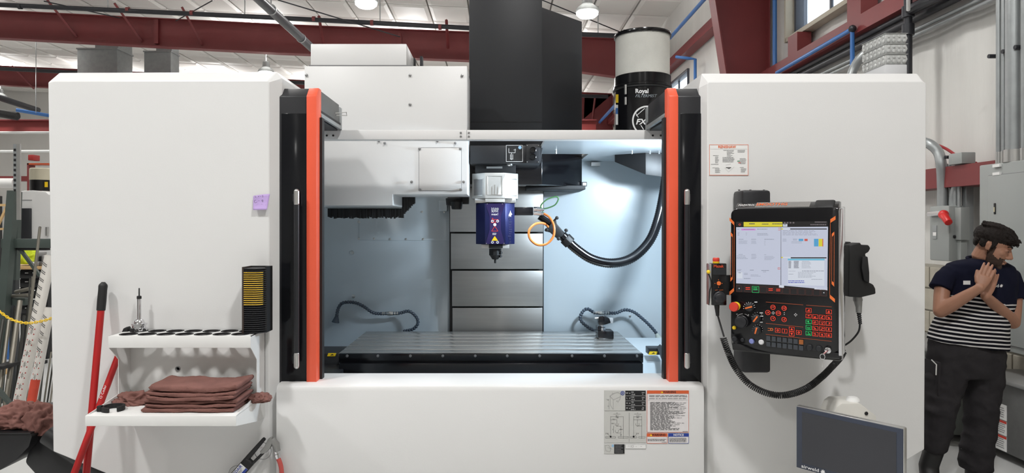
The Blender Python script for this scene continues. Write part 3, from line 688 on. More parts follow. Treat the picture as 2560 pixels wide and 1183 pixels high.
for tri in (((1231, 545), (1228, 557), (1240, 557)), ((1237, 566), (1229, 578), (1245, 578))):
    for a, b in zip(tri, tri[1:] + tri[:1]): line(a[0], a[1], b[0], b[1], 1.0, rr, q2)
line(1233, 549, 1246, 549, 1, rr, q2); rr.build('red_print', REDPL, nb)
yt = MB(); yt.add([q2(1237, 590), q2(1229, 602), q2(1245, 602)], [(0, 1, 2)]); yt.build('yellow_triangle', YELLOW, nb)
# lettering and mark on the angled right flank
ang = math.atan2(.062, X(1287, y) - X(1264, y)); cf = Vector((X(1275.5, y), y + .031, 0))
flank = Matrix.Translation(cf + Vector((0, 0, 0))) @ Matrix.Rotation(ang, 4, 'Z')
fm = flank @ Matrix.Translation((0.0, -.002, Z(575, y))) @ FRONT @ Matrix.Rotation(-PI / 2, 4, 'Z')
text('lettering', 'phillips', .045, M('dark_navy_print', (22, 26, 66), .4, var=0), nb, fm, squash=1.5)
lg_ = MB(flank @ Matrix.Translation((0, -.002, Z(536, y))))
lg_.add([(-.016, 0, -.004), (-.004, 0, .012), (.0, 0, .026), (.006, 0, .012), (.018, 0, .0), (.008, 0, -.004), (.006, 0, -.018), (-.004, 0, -.010), (-.014, 0, -.02)], [(0, 1, 7, 8), (1, 2, 3), (1, 3, 5, 7), (3, 4, 5), (5, 6, 7)])
lg_.build('flank_mark', WHITEINK, nb)
lb = bx('lower_bracket', X(1203, y), X(1273, y), y + .03, y + .16, Z(622, y), Z(611, y), MSILV, ph, bevel=.004)
bx('bracket_black', X(1222, y), X(1257, y), y + .015, y + .1, Z(621, y), Z(611, y), NEARBLK, ph, bevel=.003)
c = P(1238, 615, y + .08)
MB().lathe([(.03, 0), (.04, 0), (.04, -.06), (.034, -.065), (.02, -.088), (.008, -.09)], c, 10).build('nozzle', NEARBLK, ph, smooth=True, ang=30)
MB().lathe([(.007, -.088), (.007, -.112), (.004, -.114)], c, 10).build('nozzle_tip', RUBBER, ph, smooth=True)
for u, v in ((1251, 632), (1250, 641)): MB().tube([P(u - 2, v, y + .07), P(u + 3, v, y + .05)], .008, 8).build('set_screw', NEARBLK, ph, smooth=True)
arm = bx('side_arm', X(1284, y), X(1335, y), y + .09, y + .15, Z(538, y), Z(517, y), BLACKG, ph, bevel=.004)
for v in (523, 533):
    MB().tube([P(1334, v, y + .12), P(1342, v, y + .12), P(1342, v, y + .12), P(1352, v + 1, y + .12), P(1352, v + 1, y + .12), P(1360, v + 2, y + .12)], [.014, .014, .016, .016, .012, .010], 12).build('plug', CHROME, arm, smooth=True)
GREENC = M('green_cable', (64, 110, 62), .45); ORNC = M('orange_cable', (206, 122, 58), .4)
MB().tube(spl([P(1358, 526, y + .12), P(1352, 515, y + .11), P(1366, 500, y + .1), P(1388, 492, y + .1), P(1396, 497, y + .1), P(1388, 512, y + .11), P(1370, 520, y + .12), P(1354, 524, y + .13), P(1362, 535, y + .14)], 10), .0045, 8).build('green_cable', GREENC, ph, smooth=True)
MB().tube(spl([P(1358, 534, y + .12), P(1374, 544, y + .09), P(1385, 566, y + .06), P(1383, 592, y + .05), P(1366, 610, y + .05), P(1343, 612, y + .05), P(1325, 597, y + .05), P(1323, 576, y + .05), P(1337, 561, y + .06), P(1356, 558, y + .08), P(1368, 565, y + .11), P(1378, 580, y + .14)], 10), .008, 10).build('orange_cable', ORNC, ph, smooth=True)
MB().tube([P(1348, 541, y + .15), P(1380, 562, y + .15)], .022, 10).build('lead_sleeve', BLACKG, ph, smooth=True)
jm = MB().prism([(X(a, y), Z(b, y)) for a, b in ((1365, 578), (1393, 545), (1396, 560), (1416, 583), (1410, 592), (1397, 597), (1380, 582))], 'y', y + .11, y + .19)
jb = jm.build('junction_block', NEARBLK, ph, bevel=.005)
for u, v in ((1392, 545), (1366, 575), (1415, 576), (1396, 597)): MB().lathe([(.012, .0), (.012, -.018), (.008, -.02)], P(u, v, y + .12), 10, 'y').build('block_bolt', RUBBER, jb, smooth=True)
hp = resample(spl([P(1405, 588, y + .15), P(1416, 599, y + .15), P(1440, 622, y + .15), P(1480, 648, y + .15), P(1530, 658, y + .15), P(1580, 645, y + .16), P(1622, 605, y + .18), P(1645, 550, y + .2), P(1660, 480, y + .24), P(1668, 420, y + .3), P(1672, 385, y + .34)], 16), .007)
MB().tube(hp, [(.034 if i % 2 else .030) for i in range(len(hp))], 14).build('corrugated_hose', BLACKG, ph, smooth=True, ang=80, label='black corrugated hose hanging in a deep curve')
d0 = (hp[8] - hp[5]).normalized(); MB().tube([hp[4] - d0 * .0, hp[4] + d0 * .05], .042, 8).build('hose_clamp', RUBBER, ph, bevel=.003)
MB().tube([hp[0], hp[4]], .026, 12).build('hose_neck', RUBBER, ph, smooth=True)

# ------------------------------------------------------------------ tool setter standing on the table
ts = thing('tool_setter', 'small black tool setter with chrome ring standing on the slotted table', 'tool setter', (X(1511, 4.76), 4.76, .869))
cx = X(1505, 4.76); zt_ = .869
s0 = MB().box(X(1492, 4.76), X(1531, 4.76), 4.7, 4.82, zt_, zt_ + .055).build('base', BLACKG, ts, bevel=.006)
bx('rear_block', X(1492, 4.76), X(1500, 4.76), 4.72, 4.8, zt_ + .05, zt_ + .085, BLACKG, ts, bevel=.004)
MB().lathe([(.026, .05), (.026, .075), (.022, .08), (.022, .1)], (cx, 4.75, zt_), 18).build('chrome_ring', CHROME, ts, smooth=True)
MB().lathe([(.018, .09), (.018, .125)], (cx, 4.75, zt_), 14).build('post', BLACKG, ts, smooth=True)
MB().prism([(X(a, 4.74), Z(b, 4.74)) for a, b in ((1494, 802), (1497, 790), (1508, 788), (1522, 795), (1526, 806), (1508, 812), (1496, 812))], 'y', 4.71, 4.78).build('head', BLACKG, ts, bevel=.006)
bx('side_sensor', X(1522, 4.74), X(1532, 4.74), 4.72, 4.76, Z(808, 4.74), Z(795, 4.74), M('grey_sensor_plastic', (150, 152, 154), .4), ts, bevel=.003)
MB().tube([P(1487, 796, 4.74), P(1498, 795, 4.74)], .007, 8).build('stylus', STEEL, ts, smooth=True)

# ------------------------------------------------------------------ oil mist filter drum behind the crossbeam
fc = thing('mist_filter', 'black mist filter drum with pale mesh cartridge on the machine roof', 'air filter', (X(1606, 5.0), 5.0, 2.17))
fx, fy = X(1606, 5.0), 5.0; R = .204
MB().lathe([(R - .004, 0), (R, .01), (R, .48), (R + .006, .485), (R + .006, .5), (R, .505), (R, .57), (R - .01, .575)], (fx, fy, 2.172), 40).build('drum', BLACKG, fc, smooth=True)
rimm = MB(); rimm.tube([(fx + (R + .004) * math.cos(a), fy + (R + .004) * math.sin(a), 2.172 + .475) for a in [2 * PI * k / 40 for k in range(40)]], .008, 6, closed=True); rimm.build('clamp_band', RUBBER, fc, smooth=True)
MESHM = M('pale_perforated_mesh', (216, 215, 208), .7, .1, var=.12, vs=4, bump=.5, bs=260)
MB().lathe([(R - .008, .57), (R - .008, .865)], (fx, fy, 2.172), 40).build('filter_cartridge', MESHM, fc, smooth=True)
MB().lathe([(R + .002, .86), (R + .004, .872), (R + .002, .885), (R - .03, .89)], (fx, fy, 2.172), 40).build('top_ring', BLACKG, fc, smooth=True)
def drumpt(u, v, off=.002):
    d = Vector(((u - CU) / FPX, 1, -(v - CV) / FPX)); o_ = Vector((0, 0, CH)); a = d.x ** 2 + d.y ** 2; b = -2 * (d.x * fx + d.y * fy); c_ = fx * fx + fy * fy - (R + off) ** 2
    t_ = (-b - math.sqrt(max(0, b * b - 4 * a * c_))) / (2 * a); return o_ + d * t_
def wraptext(s, u, v, px, mat, sq=1.0, bold=0, shear=0, name='lettering'):
    vs, fs = text_data(s, px, 'LEFT', 0, bold, sq, shear); MB().add([drumpt(u + p.x, v - p.y) for p in vs], fs).build(name, mat, fc)
wraptext('Royal', 1588, 228, 15, WHITEINK, 1.0, .5); wraptext('FILTERMIST', 1588, 240, 10.5, M('silver_print', (150, 160, 166), .4, .3, var=0), 1.0, 0, .3)
wraptext('FX', 1589, 305, 19, WHITEINK, 1.1, .6, .25)
mb = MB(); n = 30
def arc(c0, r0, r1, a0, a1, n=24):
    for k in range(n):
        a, b = a0 + (a1 - a0) * k / n, a0 + (a1 - a0) * (k + 1) / n
        mb.quad(drumpt(c0[0] + r0 * math.cos(a), c0[1] + r0 * math.sin(a)), drumpt(c0[0] + r1 * math.cos(a), c0[1] + r1 * math.sin(a)), drumpt(c0[0] + r1 * math.cos(b), c0[1] + r1 * math.sin(b)), drumpt(c0[0] + r0 * math.cos(b), c0[1] + r0 * math.sin(b)))
arc((1618, 302), 38, 34, .5 * PI, 1.62 * PI)
line(1590, 290, 1612, 271, 1.6, mb, drumpt); line(1590, 284, 1596, 294, 1.6, mb, drumpt); line(1602, 313, 1609, 324, 1.8, mb, drumpt); mb.build('ring_mark', WHITEINK, fc)
for (v0, v1) in ((212, 236), (243, 262)):
    p = drumpt(1564, (v0 + v1) / 2, .0); MB().tube([drumpt(1564, v0, .012), drumpt(1564, v1, .012)], .01, 6).build('toggle_latch', ALU, fc)
mb = MB(); mb.quad(drumpt(1539.2, 236), drumpt(1546, 236), drumpt(1546, 257), drumpt(1539.2, 257)); mb.build('yellow_label', YELLOW, fc)
mb = MB(); mb.quad(drumpt(1539.2, 262), drumpt(1545, 262), drumpt(1545, 312), drumpt(1539.2, 312)); mb.build('white_label', PAPER, fc)
mb = MB(); mb.quad(drumpt(1539.3, 270, .003), drumpt(1544.8, 270, .003), drumpt(1544.8, 285, .003), drumpt(1539.3, 285, .003)); mb.build('blue_label', BLUEPIPE, fc)

# ------------------------------------------------------------------ clear plastic trays on the right cover
CLEAR = M('clear_moulded_plastic', (226, 228, 226), .14, var=.03, trans=.45, bump=.6, bs=46)
x0, x1 = X(2213, 3.46), X(2268, 3.46); zb = Z(176, FY)
bo = bx('carton', x0, x1, 3.46, 3.68, zb, Z(161, 3.46), M('pale_grey_carton', (196, 197, 199), .6), bevel=.004); tag(bo, 'pale grey carton under the clear trays on the right cover', 'box')
z = Z(161, 3.46); hh = (Z(83, 3.46) - z) / 3
for k, lab in enumerate(('lowest clear moulded plastic tray on the carton', 'middle clear moulded plastic tray of the stack', 'topmost clear moulded plastic tray of the stack')):
    t = thing('plastic_tray', lab, 'tray', ((x0 + x1) / 2, 3.57, z), 'clear plastic trays')
    m = MB(); w = .006 * (1 if k % 2 else -.2)
    m.polyloft([[(x0 + .006, 3.466, z), (x1 - .006, 3.466, z), (x1 - .006, 3.674, z), (x0 + .006, 3.674, z)], [(x0 - .002, 3.458, z + hh * .5), (x1 + .002, 3.458, z + hh * .5), (x1 + .002, 3.682, z + hh * .5), (x0 - .002, 3.682, z + hh * .5)],
                [(x0 + .003, 3.462, z + hh * .96), (x1 - .003, 3.462, z + hh * .96), (x1 - .003, 3.678, z + hh * .96), (x0 + .003, 3.678, z + hh * .96)]])
    m.build('shell', CLEAR, t, bevel=.003)
    d = MB()
    for i in range(4):
        for j in range(2): d.ball((x0 + .016 + i * (x1 - x0 - .032) / 3, 3.458, z + hh * (.3 + .4 * j)), (.008, .006, .009), 8, 6)
    for i in range(6):
        for j in range(2): d.ball((x0 - .001, 3.475 + i * .038, z + hh * (.3 + .4 * j)), (.005, .011, .009), 8, 6)
    d.build('dimples', CLEAR, t, smooth=True); bx('flange', x0 - .003, x1 + .003, 3.456, 3.684, z + hh * .96, z + hh, CLEAR, t, bevel=.001)
    z += hh
# ------------------------------------------------------------------ decals on the front panel
DY = 3.165
dz = lambda x, y: P(1480 + x / 6.225, 960 + y / 6.225, DY - .0022)
dz2 = lambda x, y: P(1480 + x / 6.225, 960 + y / 6.225, DY - .0032)
GREYDEC = M('grey_decal', (196, 196, 192), .5, var=.01)
def plate(name, x0, y0, x1, y1, mat, parent, label=None, fn=dz, th=.0015, rad=.004):
    a, b = fn(x0, y1), fn(x1, y0); return MB().box(a.x, b.x, a.y, a.y + th, a.z, b.z).build(name, mat, parent, bevel=.0004, seg=1, label=label)
def pquad(mb, x0, y0, x1, y1, fn=dz2): mb.quad(fn(x0, y1), fn(x1, y1), fn(x1, y0), fn(x0, y0))
def ptext(s, x, y, h, mat, parent, fn=dz2, bold=0, align='CENTER', mb=None, squash=1.0, k=6.225, Yd=DY): 
    return text('lettering', s, h / k * Yd / FPX * 1.35, mat, parent, tm(fn(x, y)), align, bold, squash, mb=mb)
d = plate('decal', 188, 102, 838, 418, GREYDEC, mc, 'grey and black table load decal')
m = MB(); m.box(dz(518, 0).x, dz(836, 0).x, DY - .0030, DY - .0021, dz(0, 416).z, dz(0, 106).z); m.build('black_field', NEARBLK, d)
m = MB(); fw = lambda x, y: P(1480 + x / 6.225, 960 + y / 6.225, DY - .0036)
for i, (l, a, b, c, e) in enumerate((('W', '500', '19.68', 'mm', 'in'), ('L', '1100', '43.31', 'mm', 'in'), ('H', '700', '27.56', 'mm', 'in'), ('M', '1200', '2645.5', 'kg', 'lbs'))):
    yy = 145 + i * 78
    for s, x, y, h in ((l, 545, yy, 26), ('\u2264', 587, yy, 26), (a, 630, yy - 14, 20), (b, 640, yy + 20, 20), (c, 797, yy - 10, 22), (e, 790, yy + 16, 22)): ptext(s, x, y, h, WHITEINK, None, fw, mb=m)
    if i: pquad(m, 522, 108 + i * 77, 834, 111 + i * 77, fw)
m.build('print', WHITEINK, d)
m = MB(); ln = lambda a, b, c, e, w=3: line(a, b, c, e, w, m, dz2)
for a in ((280, 190, 340, 150), (340, 150, 400, 130), (400, 130, 445, 160), (445, 160, 440, 230), (440, 230, 400, 290), (280, 190, 285, 330), (285, 330, 330, 400), (330, 250, 330, 400), (280, 190, 330, 250), (330, 250, 445, 200), (265, 270, 265, 400), (220, 235, 260, 260)): ln(*a)
for s, x, y in (('W', 255, 250), ('M', 388, 272), ('L', 320, 148), ('H', 253, 348)): ptext(s, x, y, 20, INKG, None, mb=m)
m.build('drawing', INKG, d)
BLUEINK = M('blue_print', (36, 62, 150), .5, var=0)
m = MB().lathe([(.0095, 0), (.0065, 0)], dz2(476, 145), 20, 'y', cap=False); m.add([dz2(466, 130), dz2(492, 145), dz2(466, 160)], [(0, 1, 2)]); m.build('blue_mark', BLUEINK, d)
d = plate('decal', 188, 430, 840, 918, GREYDEC, mc, 'grey stroke diagram decal')
m = MB()
for a in ((578, 450, 578, 910), (290, 505, 290, 820), (487, 505, 487, 855), (290, 512, 487, 512), (290, 560, 388, 560), (388, 555, 388, 660), (648, 505, 648, 820), (775, 505, 775, 855), (648, 512, 775, 512), (648, 560, 775, 560), (708, 555, 708, 660), (450, 660, 450, 820),
          (362, 615, 362, 640), (362, 640, 388, 662), (388, 662, 412, 640), (412, 640, 412, 615), (362, 715, 362, 745), (362, 745, 388, 765), (388, 765, 412, 745), (412, 745, 412, 715), (388, 660, 450, 660), (388, 765, 450, 765), (683, 615, 683, 645), (683, 645, 708, 660), (708, 660, 733, 645), (733, 645, 733, 615), (708, 655, 775, 655),
          (240, 780, 290, 820), (700, 785, 648, 820), (335, 655, 335, 765), (332, 472, 445, 472), (655, 472, 765, 472)): ln(*a)
for x0, x1 in ((210, 365), (410, 565), (596, 698), (725, 828)):
    for a in ((x0, 822, x1, 822), (x0, 843, x1, 843), (x0, 822, x0, 843), (x1, 822, x1, 843)): ln(*a)
for s, x, y, h in (('X', 390, 456, 18), ('Y', 712, 456, 18), ('66.1', 390, 500, 18), ('1680', 390, 526, 18), ('32.2', 338, 550, 18), ('31.4', 712, 500, 18), ('800', 712, 526, 18), ('Z', 322, 712, 18), ('B=0', 325, 618, 18), ('Z=0', 232, 775, 20), ('Y=0', 705, 775, 20), ('26.0', 462, 710, 16), ('660', 440, 710, 16), ('5.9', 450, 795, 16)): ptext(s, x, y, h, INK, None, mb=m)
m.build('drawing', INK, d)
m = MB(); [m.lathe([(.0045, 0), (.0001, 0)], dz2(x, 822), 10, 'y', cap=False) for x in (290, 648)]; m.build('datum_dots', INK, d)
PINKW = M('pinkish_white_decal', (226, 222, 222), .5, var=.01); ORDEC = M('orange_decal', (214, 96, 52), .5, var=.01)
def warn(x0, y0, x1, y1, hh, title, hm, tmat, label, body, tri=True):
    d = plate('decal', x0, y0, x1, y1, PINKW, mc, label)
    MB().box(dz(x0, 0).x, dz(x1, 0).x, DY - .0030, DY - .0021, dz(0, y0 + hh).z, dz(0, y0).z).build('header', hm, d)
    mid = (x0 + x1) / 2 + (25 if tri else 0)
    ptext(title, mid, y0 + hh / 2, hh * .68, tmat, d, fw, bold=.0004, squash=.95)
    if tri:
        tx = mid - hh * 2.4; MB().add([fw(tx, y0 + 8), fw(tx - 20, y0 + hh - 9), fw(tx + 20, y0 + hh - 9)], [(0, 1, 2)]).build('yellow_triangle', YELLOW, d)
    m = MB(); body(m); m.build('print', INKG, d)
    f = MB(); 
    for a in ((x0, y0, x1, y0), (x0, y1, x1, y1), (x0, y0, x0, y1), (x1, y0, x1, y1)): line(*a, 5, f, dz2)
    f.build('border', hm, d)
    return d
def body1(m):
    greek(m, dz2, 890, 1482, 178, 212, 2, .5, 1, .1); greek(m, dz2, 890, 1475, 226, 240, 1, .6, 2, .02); pquad(m, 870, 252, 1490, 254)
    greek(m, dz2, 905, 1470, 283, 725, 38, .5, 5, .5); greek(m, dz2, 1410, 1495, 738, 750, 1, .6, 6, .02)
warn(858, 105, 1505, 755, 48, 'WARNING', ORDEC, INK, 'large white warning decal with orange header', body1)
warn(855, 772, 1172, 925, 50, 'WARNING', ORDEC, INK, 'small warning decal with orange header', lambda m: (greek(m, dz2, 866, 1160, 858, 900, 2, .5, 3, .1), greek(m, dz2, 1085, 1160, 905, 916, 1, .6, 4, .02)))
warn(1190, 772, 1505, 925, 50, 'NOTICE', BLUEINK, WHITEINK, 'small notice decal with blue header', lambda m: greek(m, dz2, 1205, 1485, 843, 912, 5, .5, 7, .25), False)
d = plate('decal', 188, 938, 508, 1090, GREYDEC, mc, 'small half grey half black decal')
MB().box(dz(345, 0).x, dz(506, 0).x, DY - .003, DY - .0021, dz(0, 1087).z, dz(0, 941).z).build('black_field', NEARBLK, d)
m = MB(); greek(m, fw, 358, 490, 950, 1082, 6, .4, 9, .4); m.build('print', INKG, d)
m = MB(); [ln(*a) for a in ((205, 960, 250, 950), (250, 950, 290, 1000), (205, 960, 215, 1040), (215, 1040, 280, 1060), (290, 1000, 280, 1060), (240, 990, 320, 1020))]; m.build('drawing', INKG, d)
m = MB(); pquad(m, 308, 945, 340, 985); m.build('blue_mark', M('pale_blue_print', (150, 190, 220), .6, var=0), d)
d = plate('decal', 518, 938, 842, 1012, PAPER, mc, 'white rounded decal strip')
m = MB(); [ln(*a) for a in ((522, 942, 838, 942), (522, 1008, 838, 1008), (520, 942, 520, 1008), (840, 942, 840, 1008), (555, 970, 590, 970), (605, 955, 605, 990), (680, 975, 695, 975), (755, 975, 775, 975))]; m.lathe([(.005, 0), (.0042, 0)], dz2(632, 973), 14, 'y', cap=False); m.build('print', INKG, d)

# ------------------------------------------------------------------ probing quick-reference sheet on the right cover
rz = lambda x, y: P(1740 + x / 9.856, 340 + y / 9.856, FY - .002)
rz2 = lambda x, y: P(1740 + x / 9.856, 340 + y / 9.856, FY - .003)
a, b = rz(328, 970), rz(1290, 212)
rs = tag(MB().box(a.x, b.x, FY - .002, FY - .0002, a.z, b.z).build('reference_sheet', PAPER), 'white reference sheet with orange border on the right cover', 'sign')
m = MB()
for q_ in ((330, 216, 1288, 216, 9), (330, 966, 1288, 966, 9), (332, 214, 332, 968, 9), (1286, 214, 1286, 968, 9)): line(*q_[:4], q_[4], m, rz2)
m.build('border', ORANGEINK, rs)
ptext('RENISHAW', 765, 272, 66, ORANGEINK, rs, rz2, bold=.0004, squash=.98, k=9.856, Yd=FY)
m = MB(); pquad(m, 345, 322, 1260, 325, rz2)
greek(m, rz2, 675, 945, 350, 364, 1, .7, 20, .05); greek(m, rz2, 760, 940, 378, 520, 6, .35, 21, .5); greek(m, rz2, 655, 950, 525, 660, 5, .4, 22, .1)
greek(m, rz2, 420, 565, 478, 492, 1, .7, 23, .05); greek(m, rz2, 470, 580, 510, 680, 7, .35, 24, .4); greek(m, rz2, 370, 560, 693, 708, 1, .7, 25, .05)
greek(m, rz2, 405, 570, 780, 793, 1, .7, 26, .05); greek(m, rz2, 470, 610, 805, 920, 5, .35, 27, .3); greek(m, rz2, 1025, 1210, 348, 420, 3, .4, 28, .2)
greek(m, rz2, 1080, 1240, 555, 705, 5, .35, 29, .2); greek(m, rz2, 1080, 1180, 770, 785, 1, .7, 30, .05); greek(m, rz2, 1105, 1240, 800, 910, 5, .35, 31, .3)
for a in ((700, 780, 800, 890), (800, 890, 940, 760), (735, 720, 860, 690)): line(*a, 3, m, rz2)
m.build('print', INKG, rs)
m = MB(); pquad(m, 735, 772, 865, 788, rz2); pquad(m, 785, 797, 835, 808, rz2); m.build('dark_print', INK, rs)
m = MB(); pquad(m, 1020, 612, 1085, 630, rz2); m.build('green_bar', M('green_print', (58, 130, 80), .6, var=0), rs)
m = MB(); pquad(m, 1040, 652, 1100, 668, rz2); m.build('red_bar', REDPL, rs)

# ------------------------------------------------------------------ purple sticky note on the left cover
nz = lambda x, y, d=0.0: P(590 + x / 11.83, 460 + y / 11.83, FY - .001 - d)
m = MB(); N = 8; vs = []; fs = []
for j in range(N + 1):
    for i in range(N + 1):
        s_, t_ = i / N, j / N
        x = 510 + (1005 - 510) * s_ + (-5 if t_ else 0) * t_ - (85 * s_ * t_) ; y = (355 - 55 * math.sin(s_ * PI / 2)) * (1 - t_) + 772 * t_ - 10 * s_ * t_
        vs.append(nz(x, y, .001 + .02 * t_ ** 2 + .012 * (1 - s_) ** 2 * (1 - t_)))
for j in range(N):
    for i in range(N): a = j * (N + 1) + i; fs.append((a, a + 1, a + N + 2, a + N + 1))
note = MB().add(vs, fs).build('sticky_note', M('purple_note_paper', (186, 160, 214), .8, var=.01), smooth=True)
sol = note.modifiers.new('thickness', 'SOLIDIFY'); sol.thickness = .0004
tag(note, 'purple sticky note with handwriting stuck on the left cover', 'note')
m = MB(); nd = lambda x, y: nz(x, y, .022)
for st in (((560, 345), (575, 395), (600, 380)), ((650, 360), (665, 385), (690, 350)), ((715, 365), (745, 365)), ((770, 345), (800, 345), (792, 400)), ((625, 535), (600, 555), (570, 560), (545, 540), (540, 510), (560, 485), (585, 482)), ((665, 495), (695, 495)),
           ((800, 480), (775, 470), (758, 490), (775, 512), (800, 500), (800, 480)), ((800, 490), (795, 545))):
    for a, b in zip(st, st[1:]): line(*a, *b, 9, m, nd)
m.build('handwriting', INK, note)

# ------------------------------------------------------------------ white tool shelf bolted to the left cover
sh = thing('tool_shelf', 'white sheet metal tool shelf with two tiers on the left cover', 'shelf', (-1.41, 3.1, .8))
sx0, sx1 = -1.73, -1.099; uy0, uy1, uz = 3.014, 3.197, 1.164
cw, cd, hr = .0838, .0895, .0345; gx0 = sx0 + .022; gy0 = uy0 + .002; m = MB(); rings = []
nx = 7
def holecell(xa, ya, xb, yb, cx, cy, r, z0, z1):
    n = 28; out = []; 
    for k in range(n):
        a = 2 * PI * k / n; dx, dy = math.cos(a), math.sin(a); s_ = min((xb - xa) / 2 / max(abs(dx), 1e-6), (yb - ya) / 2 / max(abs(dy), 1e-6)); out.append(((xa + xb) / 2 + dx * s_, (ya + yb) / 2 + dy * s_))
    # make sure corners are included
    inn = [(cx + r * math.cos(2 * PI * k / n), cy + r * math.sin(2 * PI * k / n)) for k in range(n)]
    for z, fl in ((z1, 0), (z0, 1)):
        for k in range(n):
            l = (k + 1) % n; o1, o2, i1, i2 = out[k], out[l], inn[k], inn[l]
            pts = [o1]
            if abs(o1[0] - o2[0]) > 1e-5 and abs(o1[1] - o2[1]) > 1e-5:
                pts.append((xa if abs(o1[0] - xa) < 1e-5 or abs(o2[0] - xa) < 1e-5 else xb, ya if abs(o1[1] - ya) < 1e-5 or abs(o2[1] - ya) < 1e-5 else yb))
            pts += [o2, i2, i1]; m.add([(p[0], p[1], z) for p in pts], [tuple(range(len(pts)))])
    for k in range(n):
        l = (k + 1) % n; m.quad((*inn[k], z0), (*inn[l], z0), (*inn[l], z1), (*inn[k], z1))
for i in range(nx):
    for j in range(2):
        xa, ya = gx0 + i * cw, gy0 + j * cd; holecell(xa, ya, xa + cw, ya + cd, xa + cw / 2, ya + cd / 2, hr, uz - .003, uz); rings.append((xa + cw / 2, ya + cd / 2))
for a in ((sx0, gx0, uy0, uy1), (gx0 + nx * cw, sx1, uy0, uy1), (gx0, gx0 + nx * cw, uy0, gy0), (gx0, gx0 + nx * cw, gy0 + 2 * cd, uy1)): m.box(a[0], a[1], a[2], a[3], uz - .003, uz)
m.build('upper_tier', SHELFW, sh, label='perforated upper tier')
for x, y in rings:
    MB().lathe([(hr + .004, .0), (hr + .004, .002), (hr - .003, .002), (hr - .003, -.006), (hr - .0005, -.006), (hr - .0005, 0)], (x, y, uz + .0002), 24, cap=False).build('hole_liner', NEARBLK, sh, smooth=True)
bx('upper_lip', sx0, sx1, uy0 - .003, uy0, Z(870, 3.014), uz, SHELFW, sh, bevel=.002)
ly0, lz = 2.846, .857
bx('lower_tier', sx0, sx1, ly0, uy1, lz - .003, lz, SHELFW, sh, bevel=.001, label='plain lower tier')
bx('lower_lip', sx0, sx1, ly0 - .003, ly0, lz - .043, lz, SHELFW, sh, bevel=.002)
bx('back_plate', sx0, sx1, 3.192, 3.197, lz, uz, SHELFW, sh)
prof = [(uy0, uz), (uy1, uz), (uy1, lz - .1), (3.12, lz - .1), (ly0, lz - .043), (ly0, lz), (3.09, lz + .03), (3.09, Z(900, 3.08)), (uy0, Z(870, 3.014))]
for xa, xb in ((sx0, sx0 + .003), (sx1 - .003, sx1)): MB().prism(prof, 'x', xa, xb).build('side_plate', SHELFW, sh)
MB().lathe([(.012, 0), (.012, -.004), (.009, -.005), (.006, .0)], P(445, 922, 3.192), 16, 'y').build('grommet', STEEL, sh, smooth=True)
MB().tube([P(625, 985, 3.1), P(645, 988, 3.05)], .004, 6).build('hinge_pin', STEEL, sh); bx('hinge_nut', X(633, 3.1), X(640, 3.1), 3.08, 3.09, lz, lz + .012, STEEL, sh)

# measuring probe on the upper tier
hx, hy_ = rings[1]; 
pr_ = thing('touch_probe', 'steel touch probe with thin stylus standing in the upper shelf tier', 'probe', (hx, hy_, uz))
MB().lathe([(.031, .003), (.034, .004), (.034, .016), (.029, .018), (.029, .028), (.034, .03), (.034, .036), (.024, .038), (.02, .05), (.014, .056)], (hx, hy_, uz), 28).build('flange', CHROME, pr_, smooth=True)
MB().lathe([(.009, .054), (.009, .15), (.0082, .152)], (hx, hy_, uz), 16).build('shaft', CHROME, pr_, smooth=True)
MB().lathe([(.0102, .15), (.0102, .162), (.007, .164)], (hx, hy_, uz), 14).build('collar', NEARBLK, pr_, smooth=True)
MB().lathe([(.0032, .16), (.003, .198), (.0018, .2)], (hx, hy_, uz), 8).build('stylus', NEARBLK, pr_, smooth=True)
MB().lathe([(.012, -.075), (.016, -.07), (.016, -.05), (.02, -.045), (.02, .003)], (hx, hy_, uz), 14).build('taper', STEEL, pr_, smooth=True)
bx('flange_key', hx - .02, hx - .005, hy_ - .04, hy_ - .03, uz + .004, uz + .018, NEARBLK, pr_, bevel=.002)
tag(MB().prism([(X(a, 3.15), Z(b, 3.15)) for a, b in ((310, 829), (314, 820), (322, 816), (325, 819), (324, 829))], 'y', 3.13, 3.16).build('clip', RUBBER, bevel=.002), 'small black clip beside the touch probe', 'clip')
# black slotted rack with yellow cards
rk = thing('card_rack', 'tall black slotted rack with yellow cards on the right end of the upper tier', 'rack', (X(636, 3.1), 3.1, uz))
rx0, rx1, ry0, ry1, rz0, rz1 = X(604, 3.06), X(656, 3.06), 3.06, 3.17, uz + .003, Z(668, 3.06)
bx('back', rx0 + .002, rx1 + .006, ry1 - .012, ry1, rz0, rz1, NEARBLK, rk); bx('side_wall', rx0, rx0 + .008, ry0 + .004, ry1, rz0, rz1, M('brown_black_plastic', (50, 38, 32), .5), rk); bx('side_wall', rx1 + .002, rx1 + .009, ry0 + .03, ry1, rz0, rz1, NEARBLK, rk)
nf = 31; hstep = (rz1 - rz0 - .002) / nf; cards = []
for i in range(nf):
    z = rz0 + i * hstep
    cv_ = [(rx0 + .004, ry0 + .006), (rx0 + .05, ry0), (rx1 - .02, ry0 + .004), (rx1 + .008, ry0 + .03), (rx1 + .006, ry1 - .005), (rx0 + .004, ry1 - .005)]
    MB().prism(cv_, 'z', z, z + hstep * .55).build('slot_fin', BLACKP, rk)
YCARD = M('yellow_card', (240, 196, 66), .5, var=.02)
for i in range(16):
    z = rz0 + (nf - 3.2 - i) * hstep + hstep * .6
    MB().prism([(rx0 + .010, ry0 - .003), (rx1 - .026, ry0 - .003), (rx1 - .004, ry0 + .014), (rx1 - .004, ry1 - .02), (rx0 + .010, ry1 - .02)], 'z', z, z + .0028).build('yellow_card', YCARD, rk)
